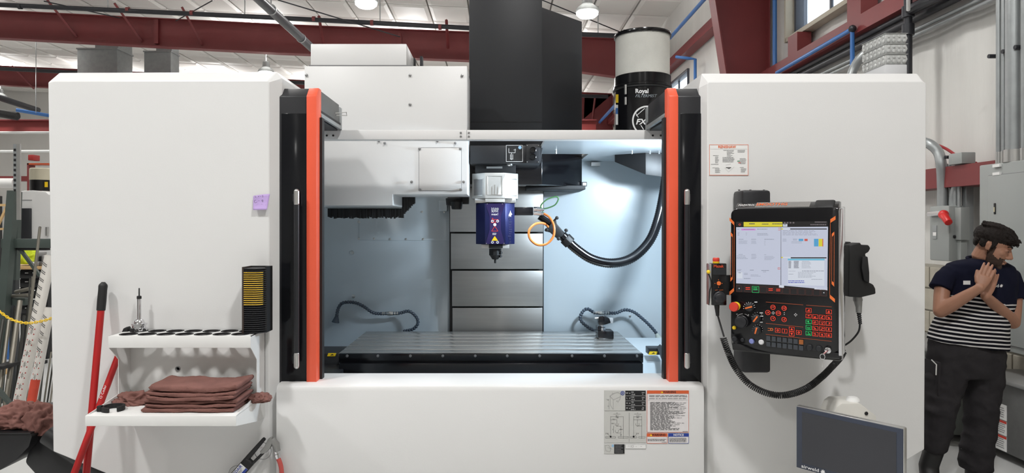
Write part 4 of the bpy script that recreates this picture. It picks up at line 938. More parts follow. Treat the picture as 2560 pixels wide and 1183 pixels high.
# folded towels on the lower tier
def towel(i, x0, x1, y0, y1, z0, h, label, seed, sag):
    nu = 64; m = MB(); rings_ = []
    for a in range(nu + 1):
        s_ = a / nu; x = x0 + (x1 - x0) * s_
        zz = z0 + sag * (s_ - .5) ** 2 * 4 + .004 * noise.noise((s_ * 3.5, i * .25, 1)) * (i / 5)
        hh = h * (1 + .3 * noise.noise((s_ * 4, seed, 4))); e = min(1, (min(s_, 1 - s_) * 26) ** .5 + .45)
        yc = (y0 + y1) / 2; yr = (y1 - y0) / 2 + .007 * noise.noise((s_ * 3.5, seed, 7)) + .003 * noise.noise((s_ * 14, seed, 2))
        rings_.append(((x + .006 * noise.noise((seed, s_ * 2, 0)), yc, zz + hh / 2), (0, yr, 0), (0, 0, hh * e * .53)))
    m.ringloft(rings_, 44, 6.0); me = m.mesh('shop_towel', smooth=True, ang=85)
    for v in me.vertices:
        p = v.co; front = max(0, 1 - (p.y - y0) / .03)
        v.co += Vector((.006 * noise.noise((p.z * 150, seed, p.y * 9)), -front * .006 * noise.noise((p.x * 11, p.z * 200, seed)), .0034 * noise.noise((p.x * 13, p.y * 22, seed)) + .0016 * noise.noise(p * 80)))
    me.materials.append(RAG); o = put('shop_towel', me)
    return tag(o, label, 'towel', 'folded shop towels')
tx0_, tx1_ = X(364, 2.93), X(606, 2.93); z = lz + .001
labs = ['bottom folded brown shop towel of the stack on the lower tier', 'second folded brown shop towel from the bottom of the stack', 'third folded brown shop towel from the bottom of the stack', 'third folded brown shop towel from the top of the stack', 'second folded brown shop towel from the top of the stack', 'topmost folded brown shop towel of the stack on the lower tier']
for i in range(6):
    hh = .0165 if i < 5 else .026
    towel(i, tx0_ + .012 * (i % 2) + .004 * i, tx1_ - .02 + .006 * ((i * 7) % 3), 2.885 + .006 * (i % 3), 3.09 + .01 * (i % 2), z, hh, labs[i], i * 1.7 + .3, .0005 + .0028 * i); z += hh * .95
def crumple(name, c, r, seed, label, cat, flat=1.0, amp=.35, group=None, freq=1.0):
    bm = bmesh.new(); bmesh.ops.create_icosphere(bm, subdivisions=5, radius=1.0)
    for v in bm.verts:
        p = v.co.copy(); n1 = 1 - abs(noise.noise(p * 1.6 * freq + Vector((seed, 0, 0)))) * 2; n2 = 1 - abs(noise.noise(p * 3.3 * freq + Vector((0, seed, 3)))) * 2; n3 = noise.noise(p * 8 + Vector((seed, 2, 1)))
        k_ = 1 - amp * .6 + amp * (.55 * n1 + .35 * n2 + .12 * n3)
        v.co = Vector((p.x * r[0], p.y * r[1], p.z * r[2])) * k_
        if v.co.z < -r[2] * .45: v.co.z = -r[2] * .45 + (v.co.z + r[2] * .45) * .12
        v.co += Vector(c)
    me = bpy.data.meshes.new(name); bm.to_mesh(me); bm.free(); me.shade_smooth(); me.materials.append(RAG)
    return tag(put(name, me), label, cat, group)
crumple('shop_towel', P(335, 1000, 3.05) + Vector((.0, 0, -.006)), (.085, .06, .045), 2.3, 'crumpled brown shop towel left of the folded stack', 'towel', amp=.5)
crumple('shop_towel', (tx1_ + .03, 3.06, lz + .018), (.05, .05, .026), 5.1, 'corner of a brown towel poking out right of the folded stack', 'towel', amp=.45)
# black split ring on the lower tier
cr = P(283, 1028, 2.93); cr.z = lz
m = MB(); n = 26; ra, rb = .046, .036
for k in range(n):
    a0, a1 = PI * .06 + (2 * PI * .88) * k / n - PI * .28, PI * .06 + (2 * PI * .88) * (k + 1) / n - PI * .28
    pa = [(cr.x + r_ * math.cos(a), cr.y + r_ * math.sin(a)) for a in (a0, a1) for r_ in (ra, rb)]
    m.polyloft([[(pa[0][0], pa[0][1], lz), (pa[1][0], pa[1][1], lz), (pa[3][0], pa[3][1], lz), (pa[2][0], pa[2][1], lz)], [(pa[0][0], pa[0][1], lz + .02), (pa[1][0], pa[1][1], lz + .02), (pa[3][0], pa[3][1], lz + .02), (pa[2][0], pa[2][1], lz + .02)]])
ro = m.build('split_ring', NEARBLK); tag(ro, 'black plastic split ring on the left of the lower shelf tier', 'ring')
bx('ring_lug', cr.x - .055, cr.x - .036, cr.y - .03, cr.y - .01, lz, lz + .026, NEARBLK, ro, bevel=.003)

# ------------------------------------------------------------------ two red broom handles leaning on the left cover
BRIST = M('grey_bristle', (70, 70, 74), .9)
def broom(p0, p1, r, grip, lab):
    d = (p1 - p0).normalized(); foot = p0.copy()
    t = thing('broom', lab, 'broom', (foot.x, foot.y, 0), 'brooms with red handles')
    MB().tube([p0, p1], r, 14).build('handle', REDL, t, smooth=True)
    if grip:
        g = [p1 - d * grip * k_ for k_ in (1, .98, .6, .2, .06, .0)]; MB().tube(g + [p1 + d * .012], [r * 1.05, r * 1.2, r * 1.25, r * 1.2, r * 1.25, r * 1.15, r * .5], 14).build('grip', RUBBER, t, smooth=True)
    bx('head_block', foot.x - .16, foot.x + .16, foot.y - .03, foot.y + .03, .09, .13, REDL, t, bevel=.01)
    b = MB(); 
    for i in range(20): b.box(foot.x - .155 + i * .0157, foot.x - .155 + i * .0157 + .012, foot.y - .028, foot.y + .028, .002, .09)
    b.build('bristles', BRIST, t); return t
pa, pb = P(258, 712, 3.16), P(216, 1183, 3.03); d_ = (pb - pa) / (pa.z - pb.z); broom(pa + d_ * (pa.z - .11), pa, .0155, .12, 'red broom handle with black grip leaning on the left cover')
pa, pb = P(303, 870, 3.165), P(186, 1183, 2.97); d_ = (pb - pa) / (pa.z - pb.z); w2 = broom(pa + d_ * (pa.z - .11), pa, .0145, 0, 'slanted red broom handle crossing behind the tool shelf')
a_ = math.atan2(-(pb.x - pa.x), -(pb.z - pa.z))
tl = pa.lerp(pb, .36); ax = (pa - pb).normalized(); side = Vector((0, -1, 0)).cross(ax).normalized()
txm = Matrix((( ax.x, side.x, 0, tl.x), (ax.y, side.y, -1, tl.y - .0165), (ax.z, side.z, 0, tl.z), (0, 0, 0, 1)))
ax2 = ax; up2 = Vector((-ax.z, 0, ax.x)).normalized()
txm = Matrix(((ax2.x, up2.x, 0, tl.x), (ax2.y, 0, -1, tl.y - .0155), (ax2.z, up2.z, 0, tl.z), (0, 0, 0, 1)))
text('lettering', 'O Cedar', .017, WHITEINK, w2, txm)

# ------------------------------------------------------------------ air gun with red hose hanging below the shelf
AG = 3.14
ag = thing('air_gun', 'black air gun vacuum with label and red hose hanging on the left cover', 'air gun', P(640, 1150, AG))
p0, p1 = P(560, 1225, AG), P(668, 1102, AG)
ax = (p1 - p0).normalized(); nn = Vector((-ax.z, 0, ax.x))
A = Matrix(((ax.x, 0, nn.x, p0.x), (0, 1, 0, AG), (ax.z, 0, nn.z, p0.z), (0, 0, 0, 1)))
Lg = (p1 - p0).length
m = MB(A); m.polyloft([[(0, -.016, -.026), (0, .016, -.026), (0, .016, .026), (0, -.016, .026)], [(Lg * .62, -.016, -.026), (Lg * .62, .016, -.026), (Lg * .62, .016, .026), (Lg * .62, -.016, .026)]]); m.build('barrel', NEARBLK, ag, bevel=.012, seg=3)
m = MB(A); m.polyloft([[(Lg * .6, -.014, .004), (Lg * .6, .014, .004), (Lg * .6, .014, .026), (Lg * .6, -.014, .026)], [(Lg * 1.0, -.012, .008), (Lg * 1.0, .012, .008), (Lg * 1.0, .012, .024), (Lg * 1.0, -.012, .024)]]); m.build('upper_arm', NEARBLK, ag, bevel=.005)
m = MB(A); m.polyloft([[(Lg * .6, -.014, -.026), (Lg * .6, .014, -.026), (Lg * .6, .014, -.012), (Lg * .6, -.014, -.012)], [(Lg * .84, -.012, -.03), (Lg * .84, .012, -.03), (Lg * .84, .012, -.018), (Lg * .84, -.012, -.018)]]); m.build('lower_arm', NEARBLK, ag, bevel=.005)
m = MB(A).box(Lg * .16, Lg * .5, -.0175, -.0165, -.022, .022); lb_ = m.build('label', PAPER, ag)
m = MB(A).box(Lg * .16, Lg * .5, -.0182, -.0175, -.022, -.010); m.build('blue_band', BLUEINK, lb_)
tmx = A @ Matrix.Translation((Lg * .33, -.0185, .012)) @ FRONT
text('lettering', 'GUARDAIR', .019, BLUEINK, lb_, tmx, bold=.0003, squash=1.0)
m = MB(A); greek(m, lambda x, y: Vector((x, -.0185, -y)), Lg * .2, Lg * .46, -.003, .008, 2, .5, 3, .1); m.build('print', INKG, lb_)
GREYCAST = M('grey_cast_metal', (148, 148, 146), .45, .5, var=.05)
MB().prism([(X(a, AG), Z(b, AG)) for a, b in ((672, 1096), (680, 1092), (684, 1102), (678, 1118), (668, 1130), (656, 1134), (651, 1128), (662, 1116))], 'y', AG - .014, AG + .014).build('trigger_body', GREYCAST, ag, bevel=.004)
MB().tube([P(680, 1098, AG), P(690, 1112, AG), P(694, 1128, AG)], [.014, .017, .014], 12).build('grip_body', GREYCAST, ag, smooth=True)
MB().tube([P(690, 1128, AG), P(692, 1135, AG), P(692, 1136, AG), P(695, 1146, AG)], [.010, .010, .0125, .0125], 12).build('coupler', CHROME, ag, smooth=True)
MB().tube(spl([P(695, 1145, AG), P(702, 1165, AG), P(704, 1190, AG), P(700, 1240, AG), P(690, 1330, AG)], 6), .0105, 12).build('red_hose', M('red_rubber_hose', (196, 84, 78), .5), ag, smooth=True)
for u, v, r in ((657, 1128, 21), (592, 1185, 20)):
    pts = [P(u + r * math.cos(a), v + r * math.sin(a), 3.185) for a in [2 * PI * k_ / 28 for k_ in range(28)]]; MB().tube(pts, .0016, 6, closed=True).build('hook_ring', STEEL, ag, smooth=True)
# ------------------------------------------------------------------ control console on its swing post
O_ = Vector((1.01, 2.97, 0)); EX = Vector((.8375, -.5464, 0)); EY = Vector((.5464, .8375, 0))
CM = Matrix(((EX.x, EY.x, 0, O_.x), (EX.y, EY.y, 0, O_.y), (0, 0, 1, 0), (0, 0, 0, 1)))     # x along the width, y inwards, z up
def plane_uv(O, EX, EY):
    def f(u, v):
        d = Vector(((u - CU) / FPX, 1, -(v - CV) / FPX)); o = Vector((0, 0, CH)); t = (O - o).dot(EY) / d.dot(EY); p = o + d * t
        return (p - O).dot(EX), p.z
    return f
cuv = plane_uv(O_, EX, EY)
W_, Z0, Z1 = .4394, 1.108, 1.722
con = thing('control_console', 'black control console with lit screen and glowing red keys on the right cover', 'control panel', (1.25, 3.0, 1.1))
def rr(x0, x1, z0, z1, r, n=6):
    out = []
    for cx, cz, a0 in ((x1 - r, z1 - r, 0), (x0 + r, z1 - r, PI / 2), (x0 + r, z0 + r, PI), (x1 - r, z0 + r, 1.5 * PI)):
        for k in range(n + 1): a = a0 + PI / 2 * k / n; out.append((cx + r * math.cos(a), cz + r * math.sin(a)))
    return out
def cpoly(name, pts, y0, y1, mat, parent, bevel=0, label=None, smooth=False):
    m = MB(CM); m.prism(pts, 'y', y0, y1); return m.build(name, mat, parent, bevel=bevel, label=label, smooth=smooth, ang=30)
cpoly('body', rr(0, W_, Z0, Z1 - .005, .035), .012, .10, M('console_grey', (120, 120, 120), .4, .3), con, bevel=.006)
cpoly('front_glass', rr(.004, W_ - .008, Z0 + .03, Z1 + .006, .03), -.004, .02, BLACKG, con, bevel=.004, label='glossy black console front')
# sloping visor on top and chin below
m = MB(CM); m.prism([(.002, Z1 - .03), (.004, Z1 + .0), (.012, Z1 + .0075), (.062, Z1 + .031), (.1, Z1 + .031), (.1, Z1 - .03)], 'x', .016, W_ - .014); m.build('visor', BLACKG, con, bevel=.004)
m = MB(CM); m.prism([(.014, Z1 + .0086), (.06, Z1 + .0306), (.06, Z1 + .0318), (.014, Z1 + .0098)], 'x', .1, W_ * .72); m.build('visor_plate', M('textured_grey_visor', (120, 118, 116), .6, var=.12, vs=200), con)
m = MB(CM); m.prism([(-.004, Z0 + .034), (.012, Z0 - .002), (.09, Z0 - .012), (.09, Z0 + .04)], 'x', .006, W_ - .004); m.build('chin', BLACKG, con, bevel=.008)
m = MB(CM); m.prism([(.0, Z1 - .004), (.012, Z1 + .014), (.055, Z1 + .038), (.08, Z1 + .036), (.08, Z1)], 'x', W_ * .76, W_ * .93); m.build('camera_hump', NEARBLK, con, bevel=.008)
m = MB(CM)
for a in (W_ - .012,): m.polyloft([[(a, -.006, Z0 + .02), (a + .014, .004, Z0 + .02), (a + .014, .09, Z0 + .02), (a, .09, Z0 + .02)], [(a, -.006, Z1 + .0), (a + .014, .004, Z1 + .0), (a + .014, .09, Z1 + .01), (a, .09, Z1 + .01)]])
m.build('chrome_side', CHROME, con, bevel=.004, label='polished metal side rail')
vis = Matrix(CM) @ Matrix.Translation((0, 0, Z1)) 
vm = lambda x, yy, zz: CM @ Matrix.Translation((x, yy, zz)) @ Matrix.Rotation(-math.radians(64), 4, 'X') @ FRONT
text('lettering', 'MAZATROL', .026, WHITEINK, con, vm(.062, .0350, Z1 + .0202), squash=.5); text('lettering', 'SMOOTHG', .036, ORANGEINK, con, vm(.165, .0365, Z1 + .0222), bold=.0004, squash=.72)

def emis(name, col, s): return M(name, col, .5, var=0, emit=s)
ES = .9
SCRW = emis('screen_white', (214, 220, 240), ES); SCRW2 = emis('screen_bright', (232, 238, 250), ES); SCRY = emis('screen_yellow', (238, 226, 60), ES); SCRB = emis('screen_blue', (92, 176, 226), ES)
SCRK = emis('screen_black', (30, 26, 30), .5); SCRR = emis('screen_red', (226, 98, 84), ES); SCRM = emis('screen_magenta', (226, 150, 232), ES); SCRG = emis('screen_grey_text', (140, 146, 164), ES)
SCRD = emis('screen_dark_text', (70, 72, 96), .8); SCRC = emis('screen_cyan', (120, 206, 236), ES); SCRNAVY = emis('screen_navy_text', (80, 86, 200), ES)
GLR = emis('key_red_glow', (255, 72, 44), 1.15); GLG = emis('key_green_glow', (40, 230, 120), 1.0); GLO = emis('orange_line_glow', (196, 92, 52), .6)
z7 = lambda x, y: (1820 + x / 5.379, 540 + y / 5.379)          # zoom coordinates of the screen study
def loc7(x, y): return cuv(*z7(x, y))
scx0, scz1 = loc7(113, 78); scx1, _ = loc7(1343, 70); _, scz0 = loc7(700, 1050)
scr = cpoly('screen', [(scx0, scz0), (scx1, scz0), (scx1, scz1), (scx0, scz1)], -.0055, -.003, SCRK, con, label='lit touch screen with program pages')
S7 = lambda x, y, d=.0062: CM @ Vector((loc7(x, y)[0], -d, loc7(x, y)[1]))
def srect(mat, name, rects, d=.0062):
    m = MB()
    for x0, y0, x1, y1 in rects: m.quad(S7(x0, y1, d), S7(x1, y1 + (x1 - x0) * .03 * (y1 > 700), d), S7(x1, y0, d), S7(x0, y0, d))
    return m.build(name, mat, scr)
m = MB(); m.quad(S7(115, 905), S7(712, 932), S7(715, 150), S7(115, 152)); m.build('page', SCRW, scr, label='left page')
m = MB(); m.quad(S7(716, 933), S7(1338, 990), S7(1348, 145), S7(718, 150)); m.build('page', SCRW, scr, label='right page')
m = MB(); m.quad(S7(690, 965), S7(757, 968), S7(757, 930), S7(690, 930)); m.quad(S7(1165, 985), S7(1340, 1000), S7(1340, 960), S7(1165, 955)); m.build('page_tab', SCRW2, scr)
srect(SCRY, 'yellow_bar', [(215, 82, 736, 145)]); srect(SCRW2, 'program_list', [(810, 600, 1300, 925)], .0068); srect(SCRC, 'selected_line', [(808, 575, 1302, 597)], .0068)
srect(SCRB, 'blue_cells', [(955, 308, 1015, 338), (1160, 308, 1220, 410)], .0068); srect(SCRR, 'red_cells', [(1032, 308, 1075, 338), (1272, 308, 1284, 410), (680, 162, 708, 168), (680, 188, 708, 194), (680, 692, 702, 697), (680, 715, 702, 720), (675, 692, 680, 720), (700, 692, 704, 720)], .0068)
srect(SCRY, 'yellow_cells', [(1222, 308, 1272, 410), (720, 168, 742, 184), (720, 550, 742, 566)], .0068); srect(SCRM, 'magenta_field', [(185, 172, 375, 194)], .0068)
srect(SCRK, 'title_bar', [(840, 170, 1332, 182), (848, 556, 1328, 570), (716, 150, 719, 930)], .0068)
srect(SCRW2, 'white_tabs', [(742, 108, 802, 144), (742, 168, 838, 184), (742, 550, 848, 566), (128, 758, 200, 838)], .0068)
m = MB()
for i, (x0, y0, x1, y1, r, k_) in enumerate(((130, 176, 160, 192, 1, .5), (215, 176, 360, 192, 1, .5), (395, 174, 590, 192, 1, .5), (135, 225, 165, 272, 3, .4), (245, 225, 262, 272, 3, .3), (398, 235, 570, 272, 2, .35), (148, 312, 235, 325, 1, .6), (318, 312, 390, 325, 1, .6), (495, 312, 632, 325, 1, .6),
        (148, 335, 285, 385, 3, .3), (318, 335, 395, 385, 3, .3), (495, 335, 510, 405, 4, .3), (148, 515, 215, 527, 1, .5), (320, 515, 385, 527, 1, .5), (492, 520, 520, 530, 1, .5), (120, 535, 285, 590, 3, .3), (320, 535, 395, 590, 3, .3), (495, 542, 635, 600, 4, .3), (130, 718, 190, 745, 2, .4), (300, 725, 365, 740, 1, .6), (455, 730, 595, 745, 1, .6), (475, 750, 520, 762, 1, .5), (220, 770, 290, 800, 2, .4), (310, 790, 450, 822, 2, .3), (220, 838, 330, 855, 1, .5),
        (740, 195, 1215, 268, 5, .3), (740, 308, 805, 355, 3, .3), (878, 308, 950, 338, 2, .4), (858, 345, 1000, 375, 2, .3), (1000, 608, 1110, 625, 2, .4), (995, 628, 1140, 712, 5, .3), (1000, 735, 1300, 752, 1, .5), (945, 755, 1190, 840, 5, .3), (820, 740, 930, 750, 1, .4), (820, 780, 895, 795, 1, .4), (1125, 850, 1300, 862, 1, .5))):
    greek(m, lambda x, y: S7(x, y, .0074), x0, x1, y0, y1, r, k_ * .8, i, .3)
m.build('screen_text', SCRG, scr)['kind'] = 'stuff'
m = MB()
for i, (x0, y0, x1, y1, r) in enumerate(((818, 606, 855, 708, 6), (890, 606, 958, 708, 6), (145, 760, 182, 772, 1), (290, 100, 370, 125, 1), (460, 105, 560, 125, 1), (600, 102, 735, 122, 1), (750, 116, 795, 134, 1))): greek(m, lambda x, y: S7(x, y, .0074), x0, x1, y0, y1, r, .5, i + 50, .1)
m.build('bold_text', SCRD, scr)
m = MB(); greek(m, lambda x, y: S7(x, y, .0074), 815, 1050, 868, 912, 2, .45, 77, .1); m.build('navy_text', SCRNAVY, scr)
m = MB(); [m.box(*sorted((CM.inverted() @ S7(x, 0)).x for x in (a, b)), 0, 0, 0, 0) for a, b in ()]
greek(m, lambda x, y: S7(x, y, .0068), 1170, 1330, 75, 95, 1, .8, 80, .05); greek(m, lambda x, y: S7(x, y, .0068), 1110, 1330, 110, 130, 1, .8, 81, .05)
for x in (755, 792, 832, 872): m.quad(S7(x, 102), S7(x + 24, 102), S7(x + 24, 82), S7(x, 82))
m.build('status_icons', emis('screen_dim', (150, 140, 144), .5), scr)['kind'] = 'stuff'
m = MB(); 
cc = loc7(163, 117); m = MB(CM); m.lathe([(.0045, 0), (.0028, 0)], (cc[0], -.0066, cc[1]), 14, 'y', cap=False); m.build('round_icon', SCRR, scr)
# soft keys under the picture
for i in range(12):
    x0 = 118 + i * 102.5 + (8 if i else 0); x1 = x0 + (88 if i not in (0, 11) else 70); y0 = 935 + i * 5.2; y1 = y0 + 78
    if i == 11: x0, x1 = 1255, 1325
    col = GLG if i == 2 else emis('softkey_frame', (120, 62, 52), .5)
    m = MB(); w = 4
    for a in ((x0, y0, x1, y0 + 4), (x0, y1 + 4, x1, y1 + 8), (x0, y0, x0, y1 + 4), (x1, y0 + 4, x1, y1 + 8)): line(*a, w, m, lambda x, y: S7(x, y, .0066))
    k_ = m.build('soft_key', col, scr)
    if i in (1, 2, 4, 5):
        m = MB(); greek(m, lambda x, y: S7(x, y, .0068), x0 + 14, x1 - 14, y0 + 18, y0 + 62, 2, .45, i, .1); m.build('key_text', GLG if i == 2 else GLR, scr)
    if i in (0, 11):
        m = MB(); xm, ym = (x0 + x1) / 2, (y0 + y1) / 2; m.add([S7(xm - 8, ym, .0068), S7(xm + 8, ym - 10, .0068), S7(xm + 8, ym + 10, .0068)], [(0, 1, 2)]); m.build('arrow', SCRW2, scr)
# orange trim marks either side of the screen
T7 = lambda x, y: CM @ Vector((loc7(x, y)[0], -.0052, loc7(x, y)[1]))
OTR = M('orange_trim_print', (226, 112, 50), .4, var=0)
m = MB()
for q_ in (((25, 20), (88, 85), (88, 130), (25, 65)), ((38, 215), (68, 250), (68, 290), (38, 258)), ((36, 840), (66, 810), (66, 850), (36, 885)), ((22, 1020), (85, 965), (85, 1010), (22, 1070)),
           ((1378, 45), (1448, 0), (1448, 50), (1378, 95)), ((1398, 240), (1432, 210), (1432, 250), (1398, 285)), ((1395, 870), (1430, 900), (1430, 950), (1395, 915)), ((1370, 1055), (1440, 1115), (1440, 1165), (1370, 1105))): m.quad(*[T7(*p) for p in q_])
for a in ((68, 290, 66, 815), (40, 255, 38, 840), (1400, 285, 1397, 870), (1430, 250, 1428, 900), (1378, 95, 1370, 1055), (88, 130, 85, 965)): line(*a, 4, m, T7)
m.build('orange_trim', OTR, con)
# key field: zoom coordinates of the lower half
z8 = lambda x, y: (1740 + x / 4.078, 720 + y / 4.079)
def l8(x, y): return cuv(*z8(x, y))
K8 = lambda x, y, d=.0055: CM @ Vector((l8(x, y)[0], -d, l8(x, y)[1]))
m = MB()
for a in ((715, 143, 1095, 172), (1125, 175, 1385, 192), (715, 360, 1095, 398), (715, 472, 1385, 543)): line(*a, 5, m, K8)
m.build('orange_lines', GLO, con)
def key(x, y, w, h, mat, icon, rnd_=False):
    cx, cz = l8(x, y); hw = (l8(x + w / 2, y)[0] - l8(x - w / 2, y)[0]) / 2; hh = (l8(x, y - h / 2)[1] - l8(x, y + h / 2)[1]) / 2
    base = MB(CM)
    if rnd_: base.lathe([(hh, .0), (hh, -.004), (hh * .9, -.005)], (cx, -.004, cz), 18, 'y')
    else: base.prism(rr(cx - hw, cx + hw, cz - hh, cz + hh, hh * .25, 2), 'y', -.009, -.004)
    k_ = base.build('key', BLACKG, con)
    f = MB(CM)
    if rnd_: f.lathe([(hh, 0), (hh * .82, 0)], (cx, -.0095, cz), 18, 'y', cap=False)
    else:
        t = hh * .16
        for a in ((cx - hw, cx + hw, cz + hh - t, cz + hh), (cx - hw, cx + hw, cz - hh, cz - hh + t), (cx - hw, cx - hw + t, cz - hh, cz + hh), (cx + hw - t, cx + hw, cz - hh, cz + hh)): f.box(a[0], a[1], -.0096, -.009, a[2], a[3])
    r2 = random.Random(int(x * 7 + y))
    q_ = lambda a, b: Vector((cx + a * hw, -.0097, cz + b * hh))
    if icon == 'ring': f.lathe([(hh * .5, 0), (hh * .25, 0)], (cx, -.0097, cz), 14, 'y', cap=False)
    elif icon == 'bar': f.quad(q_(-.12, -.55), q_(.12, -.55), q_(.12, .55), q_(-.12, .55))
    elif icon == 'up': f.add([q_(-.5, -.4), q_(.5, -.4), q_(0, .55)], [(0, 1, 2)])
    elif icon == 'down': f.add([q_(-.5, .4), q_(.5, .4), q_(0, -.55)], [(0, 1, 2)])
    elif icon in ('+Y', '-Y', '+X', '-X', '+Z', '-Z'):
        text('', icon, hh * 1.15, mat, None, Matrix.Translation((cx, -.0098, cz)) @ FRONT, mb=f, bold=.0002)
    else:
        for k2 in range(4):
            a, b = r2.uniform(-.6, .1), r2.uniform(-.45, .25); f.quad(q_(a, b), q_(a + r2.uniform(.25, .6), b), q_(a + r2.uniform(.25, .6), b + .25), q_(a, b + .25))
        f.quad(q_(-.55, -.6), q_(.55, -.6), q_(.55, -.48), q_(-.55, -.48))
    f.mats = []; f.m = [0] * len(f.f)
    f.build('key_glow', mat, k_)
for x, y, ic in ((790, 196, '+Y'), (903, 205, '+Z'), (738, 249, '-X'), (845, 256, '+X'), (790, 310, '-Y'), (903, 320, '-Z')): key(x, y, 52, 50, GLR, ic, True)
for x, y, ic in ((838, 430, 'ring'), (908, 437, 'bar'), (980, 418, 'up'), (980, 467, 'down'), (1052, 452, 'ring')): key(x, y, 54, 44, GLR, ic)
for r_, row in enumerate((((1152, 226), (1358, 242)), ((1152, 285), (1220, 292), (1290, 296), (1358, 301)), ((1152, 344), (1220, 350), (1290, 356), (1358, 361)), ((1152, 402), (1220, 409), (1290, 415), (1358, 421)), ((1152, 460), (1220, 468), (1290, 475), (1358, 480)))):
    for c_, (x, y) in enumerate(row): key(x, y, 58, 44, GLG if (c_ == 0 and r_ > 1) else GLR, 'icon')
# cross marks and cursor symbols
m = MB()
for cx, cy in ((790, 254), (1018, 273)):
    for dx, dy in ((0, -11), (0, 11), (-11, 0), (11, 0)):
        for a in ((-5, 0, 0, -5), (0, -5, 5, 0), (5, 0, 0, 5), (0, 5, -5, 0)): line(cx + dx + a[0], cy + dy + a[1], cx + dx + a[2], cy + dy + a[3], 2.5, m, K8)
m.add([K8(897, 255), K8(909, 255), K8(903, 245)], [(0, 1, 2)]); m.add([K8(897, 267), K8(909, 267), K8(903, 277)], [(0, 1, 2)])
for k_ in range(9):
    a = PI * (1.05 - .13 * k_); line(545 + 52 * math.cos(a), 200 - 48 * math.sin(a), 545 + 62 * math.cos(a), 200 - 58 * math.sin(a), 5, m, K8)
for (cx, cy, r_) in ((628, 305, 60), (630, 425, 55)):
    for k_ in range(10):
        a = PI * (1.2 - .14 * k_); line(cx + (r_ - 6) * math.cos(a), cy - (r_ - 6) * math.sin(a), cx + r_ * math.cos(a), cy - r_ * math.sin(a), 4, m, K8)
for k_ in range(8):
    a = PI * (.8 - .075 * k_); b = PI * (.8 - .075 * (k_ + 1))
    if k_ != 4: line(480 + 72 * math.cos(a), 325 - 62 * math.sin(a), 480 + 72 * math.cos(b), 325 - 62 * math.sin(b), 4, m, K8)
line(412, 266, 428, 266, 5, m, K8); line(530, 275, 544, 275, 4, m, K8); line(537, 268, 537, 282, 4, m, K8)
for x, y in ((612, 145), (670, 255), (668, 350), (672, 288)): greek(m, K8, x - 14, x + 16, y - 6, y + 6, 1, .8, x, .02)
m.build('dial_print', WHITEINK, con)
m = MB(); line(735, 410, 770, 412, 5, m, K8); line(735, 432, 770, 432, 5, m, K8); c_ = l8(775, 422); m2 = MB(CM); m.build('orange_symbol', OTR, con); m2.lathe([(.006, 0), (.0035, 0)], (c_[0], -.0056, c_[1]), 12, 'y', cap=False); m2.build('orange_symbol', OTR, con)
# knobs, buttons, emergency stop, key
def knob(name, x, y, r, h, mat, label=None, mark=None, ma=0.0):
    cx, cz = l8(x, y); rw = r / 4.079 / FPX * 2.88
    k_ = MB(CM).lathe([(rw, 0), (rw, -h * .5), (rw * .92, -h * .55), (rw * .86, -h), (rw * .7, -h - .002)], (cx, -.004, cz), 24, 'y').build(name, mat, con, smooth=True, ang=40, label=label)
    if mark: MB(CM @ Matrix.Translation((cx, 0, cz)) @ Matrix.Rotation(-ma, 4, 'Y')).box(-rw * .8, rw * .8, -h - .009, -.006, -rw * .17, rw * .17).build('pointer', mark, k_, bevel=.001)
    return k_
es = knob('emergency_stop', 410, 185, 46, .008, YELLOW, 'red emergency stop on yellow ring'); cx, cz = l8(410, 185)
MB(CM).lathe([(.013, -.01), (.013, -.03), (.019, -.032), (.021, -.04), (.018, -.047), (.001, -.048)], (cx, 0, cz), 22, 'y').build('stop_button', REDPL, es, smooth=True, ang=45)
knob('override_knob', 550, 195, 45, .018, BLACKP, mark=OTR, ma=math.radians(18)); knob('override_knob', 620, 312, 44, .02, BLACKP, mark=OTR, ma=math.radians(55)); knob('override_knob', 625, 430, 42, .02, BLACKP, mark=OTR, ma=math.radians(75))
knob('hand_wheel', 472, 340, 66, .03, BLACKP, 'black jog wheel'); knob('lamp_button', 393, 405, 20, .006, YELLOW)
knob('round_button', 398, 520, 30, .006, GREYP); knob('round_button', 477, 530, 20, .006, GREYP); knob('start_button', 572, 543, 27, .008, M('blue_lilac_button', (128, 138, 196), .35), 'blue power button'); knob('stop_round', 668, 552, 27, .006, M('white_button', (214, 214, 216), .4), 'white power button')
knob('round_button', 1158, 607, 34, .006, GREYP); knob('round_button', 1255, 618, 33, .006, GREYP)
for i in range(7):
    for j in range(2):
        x, y = 742 + i * 55.5, 512 + i * 6.4 + j * 60; cx, cz = l8(x, y)
        MB(CM).prism(rr(cx - .0082, cx + .0082, cz - .0095, cz + .0095, .002, 2), 'y', -.009, -.004).build('membrane_key', M('amber_key', (150, 86, 36), .5) if (i, j) == (6, 0) else M('dark_key_grey', (58, 62, 68), .5), con)
kx, kz = l8(1350, 632)
ky = MB(CM).lathe([(.012, 0), (.012, -.014), (.008, -.016)], (kx, -.004, kz), 18, 'y').build('key_switch', CHROME, con, smooth=True)
MB(CM).tube([(kx, -.02, kz), (kx - .012, -.045, kz - .012)], .004, 8).build('key_blade', CHROME, ky)
pts = [(kx - .016 + .009 * math.cos(a), -.046, kz - .022 + .011 * math.sin(a)) for a in [2 * PI * k_ / 18 for k_ in range(18)]]; MB(CM).tube(pts, .0016, 6, closed=True).build('key_ring', CHROME, ky, smooth=True)
MB(CM).box(kx - .019, kx - .013, -.047, -.045, kz - .066, kz - .03).build('spare_key', ALU, ky, bevel=.0008)
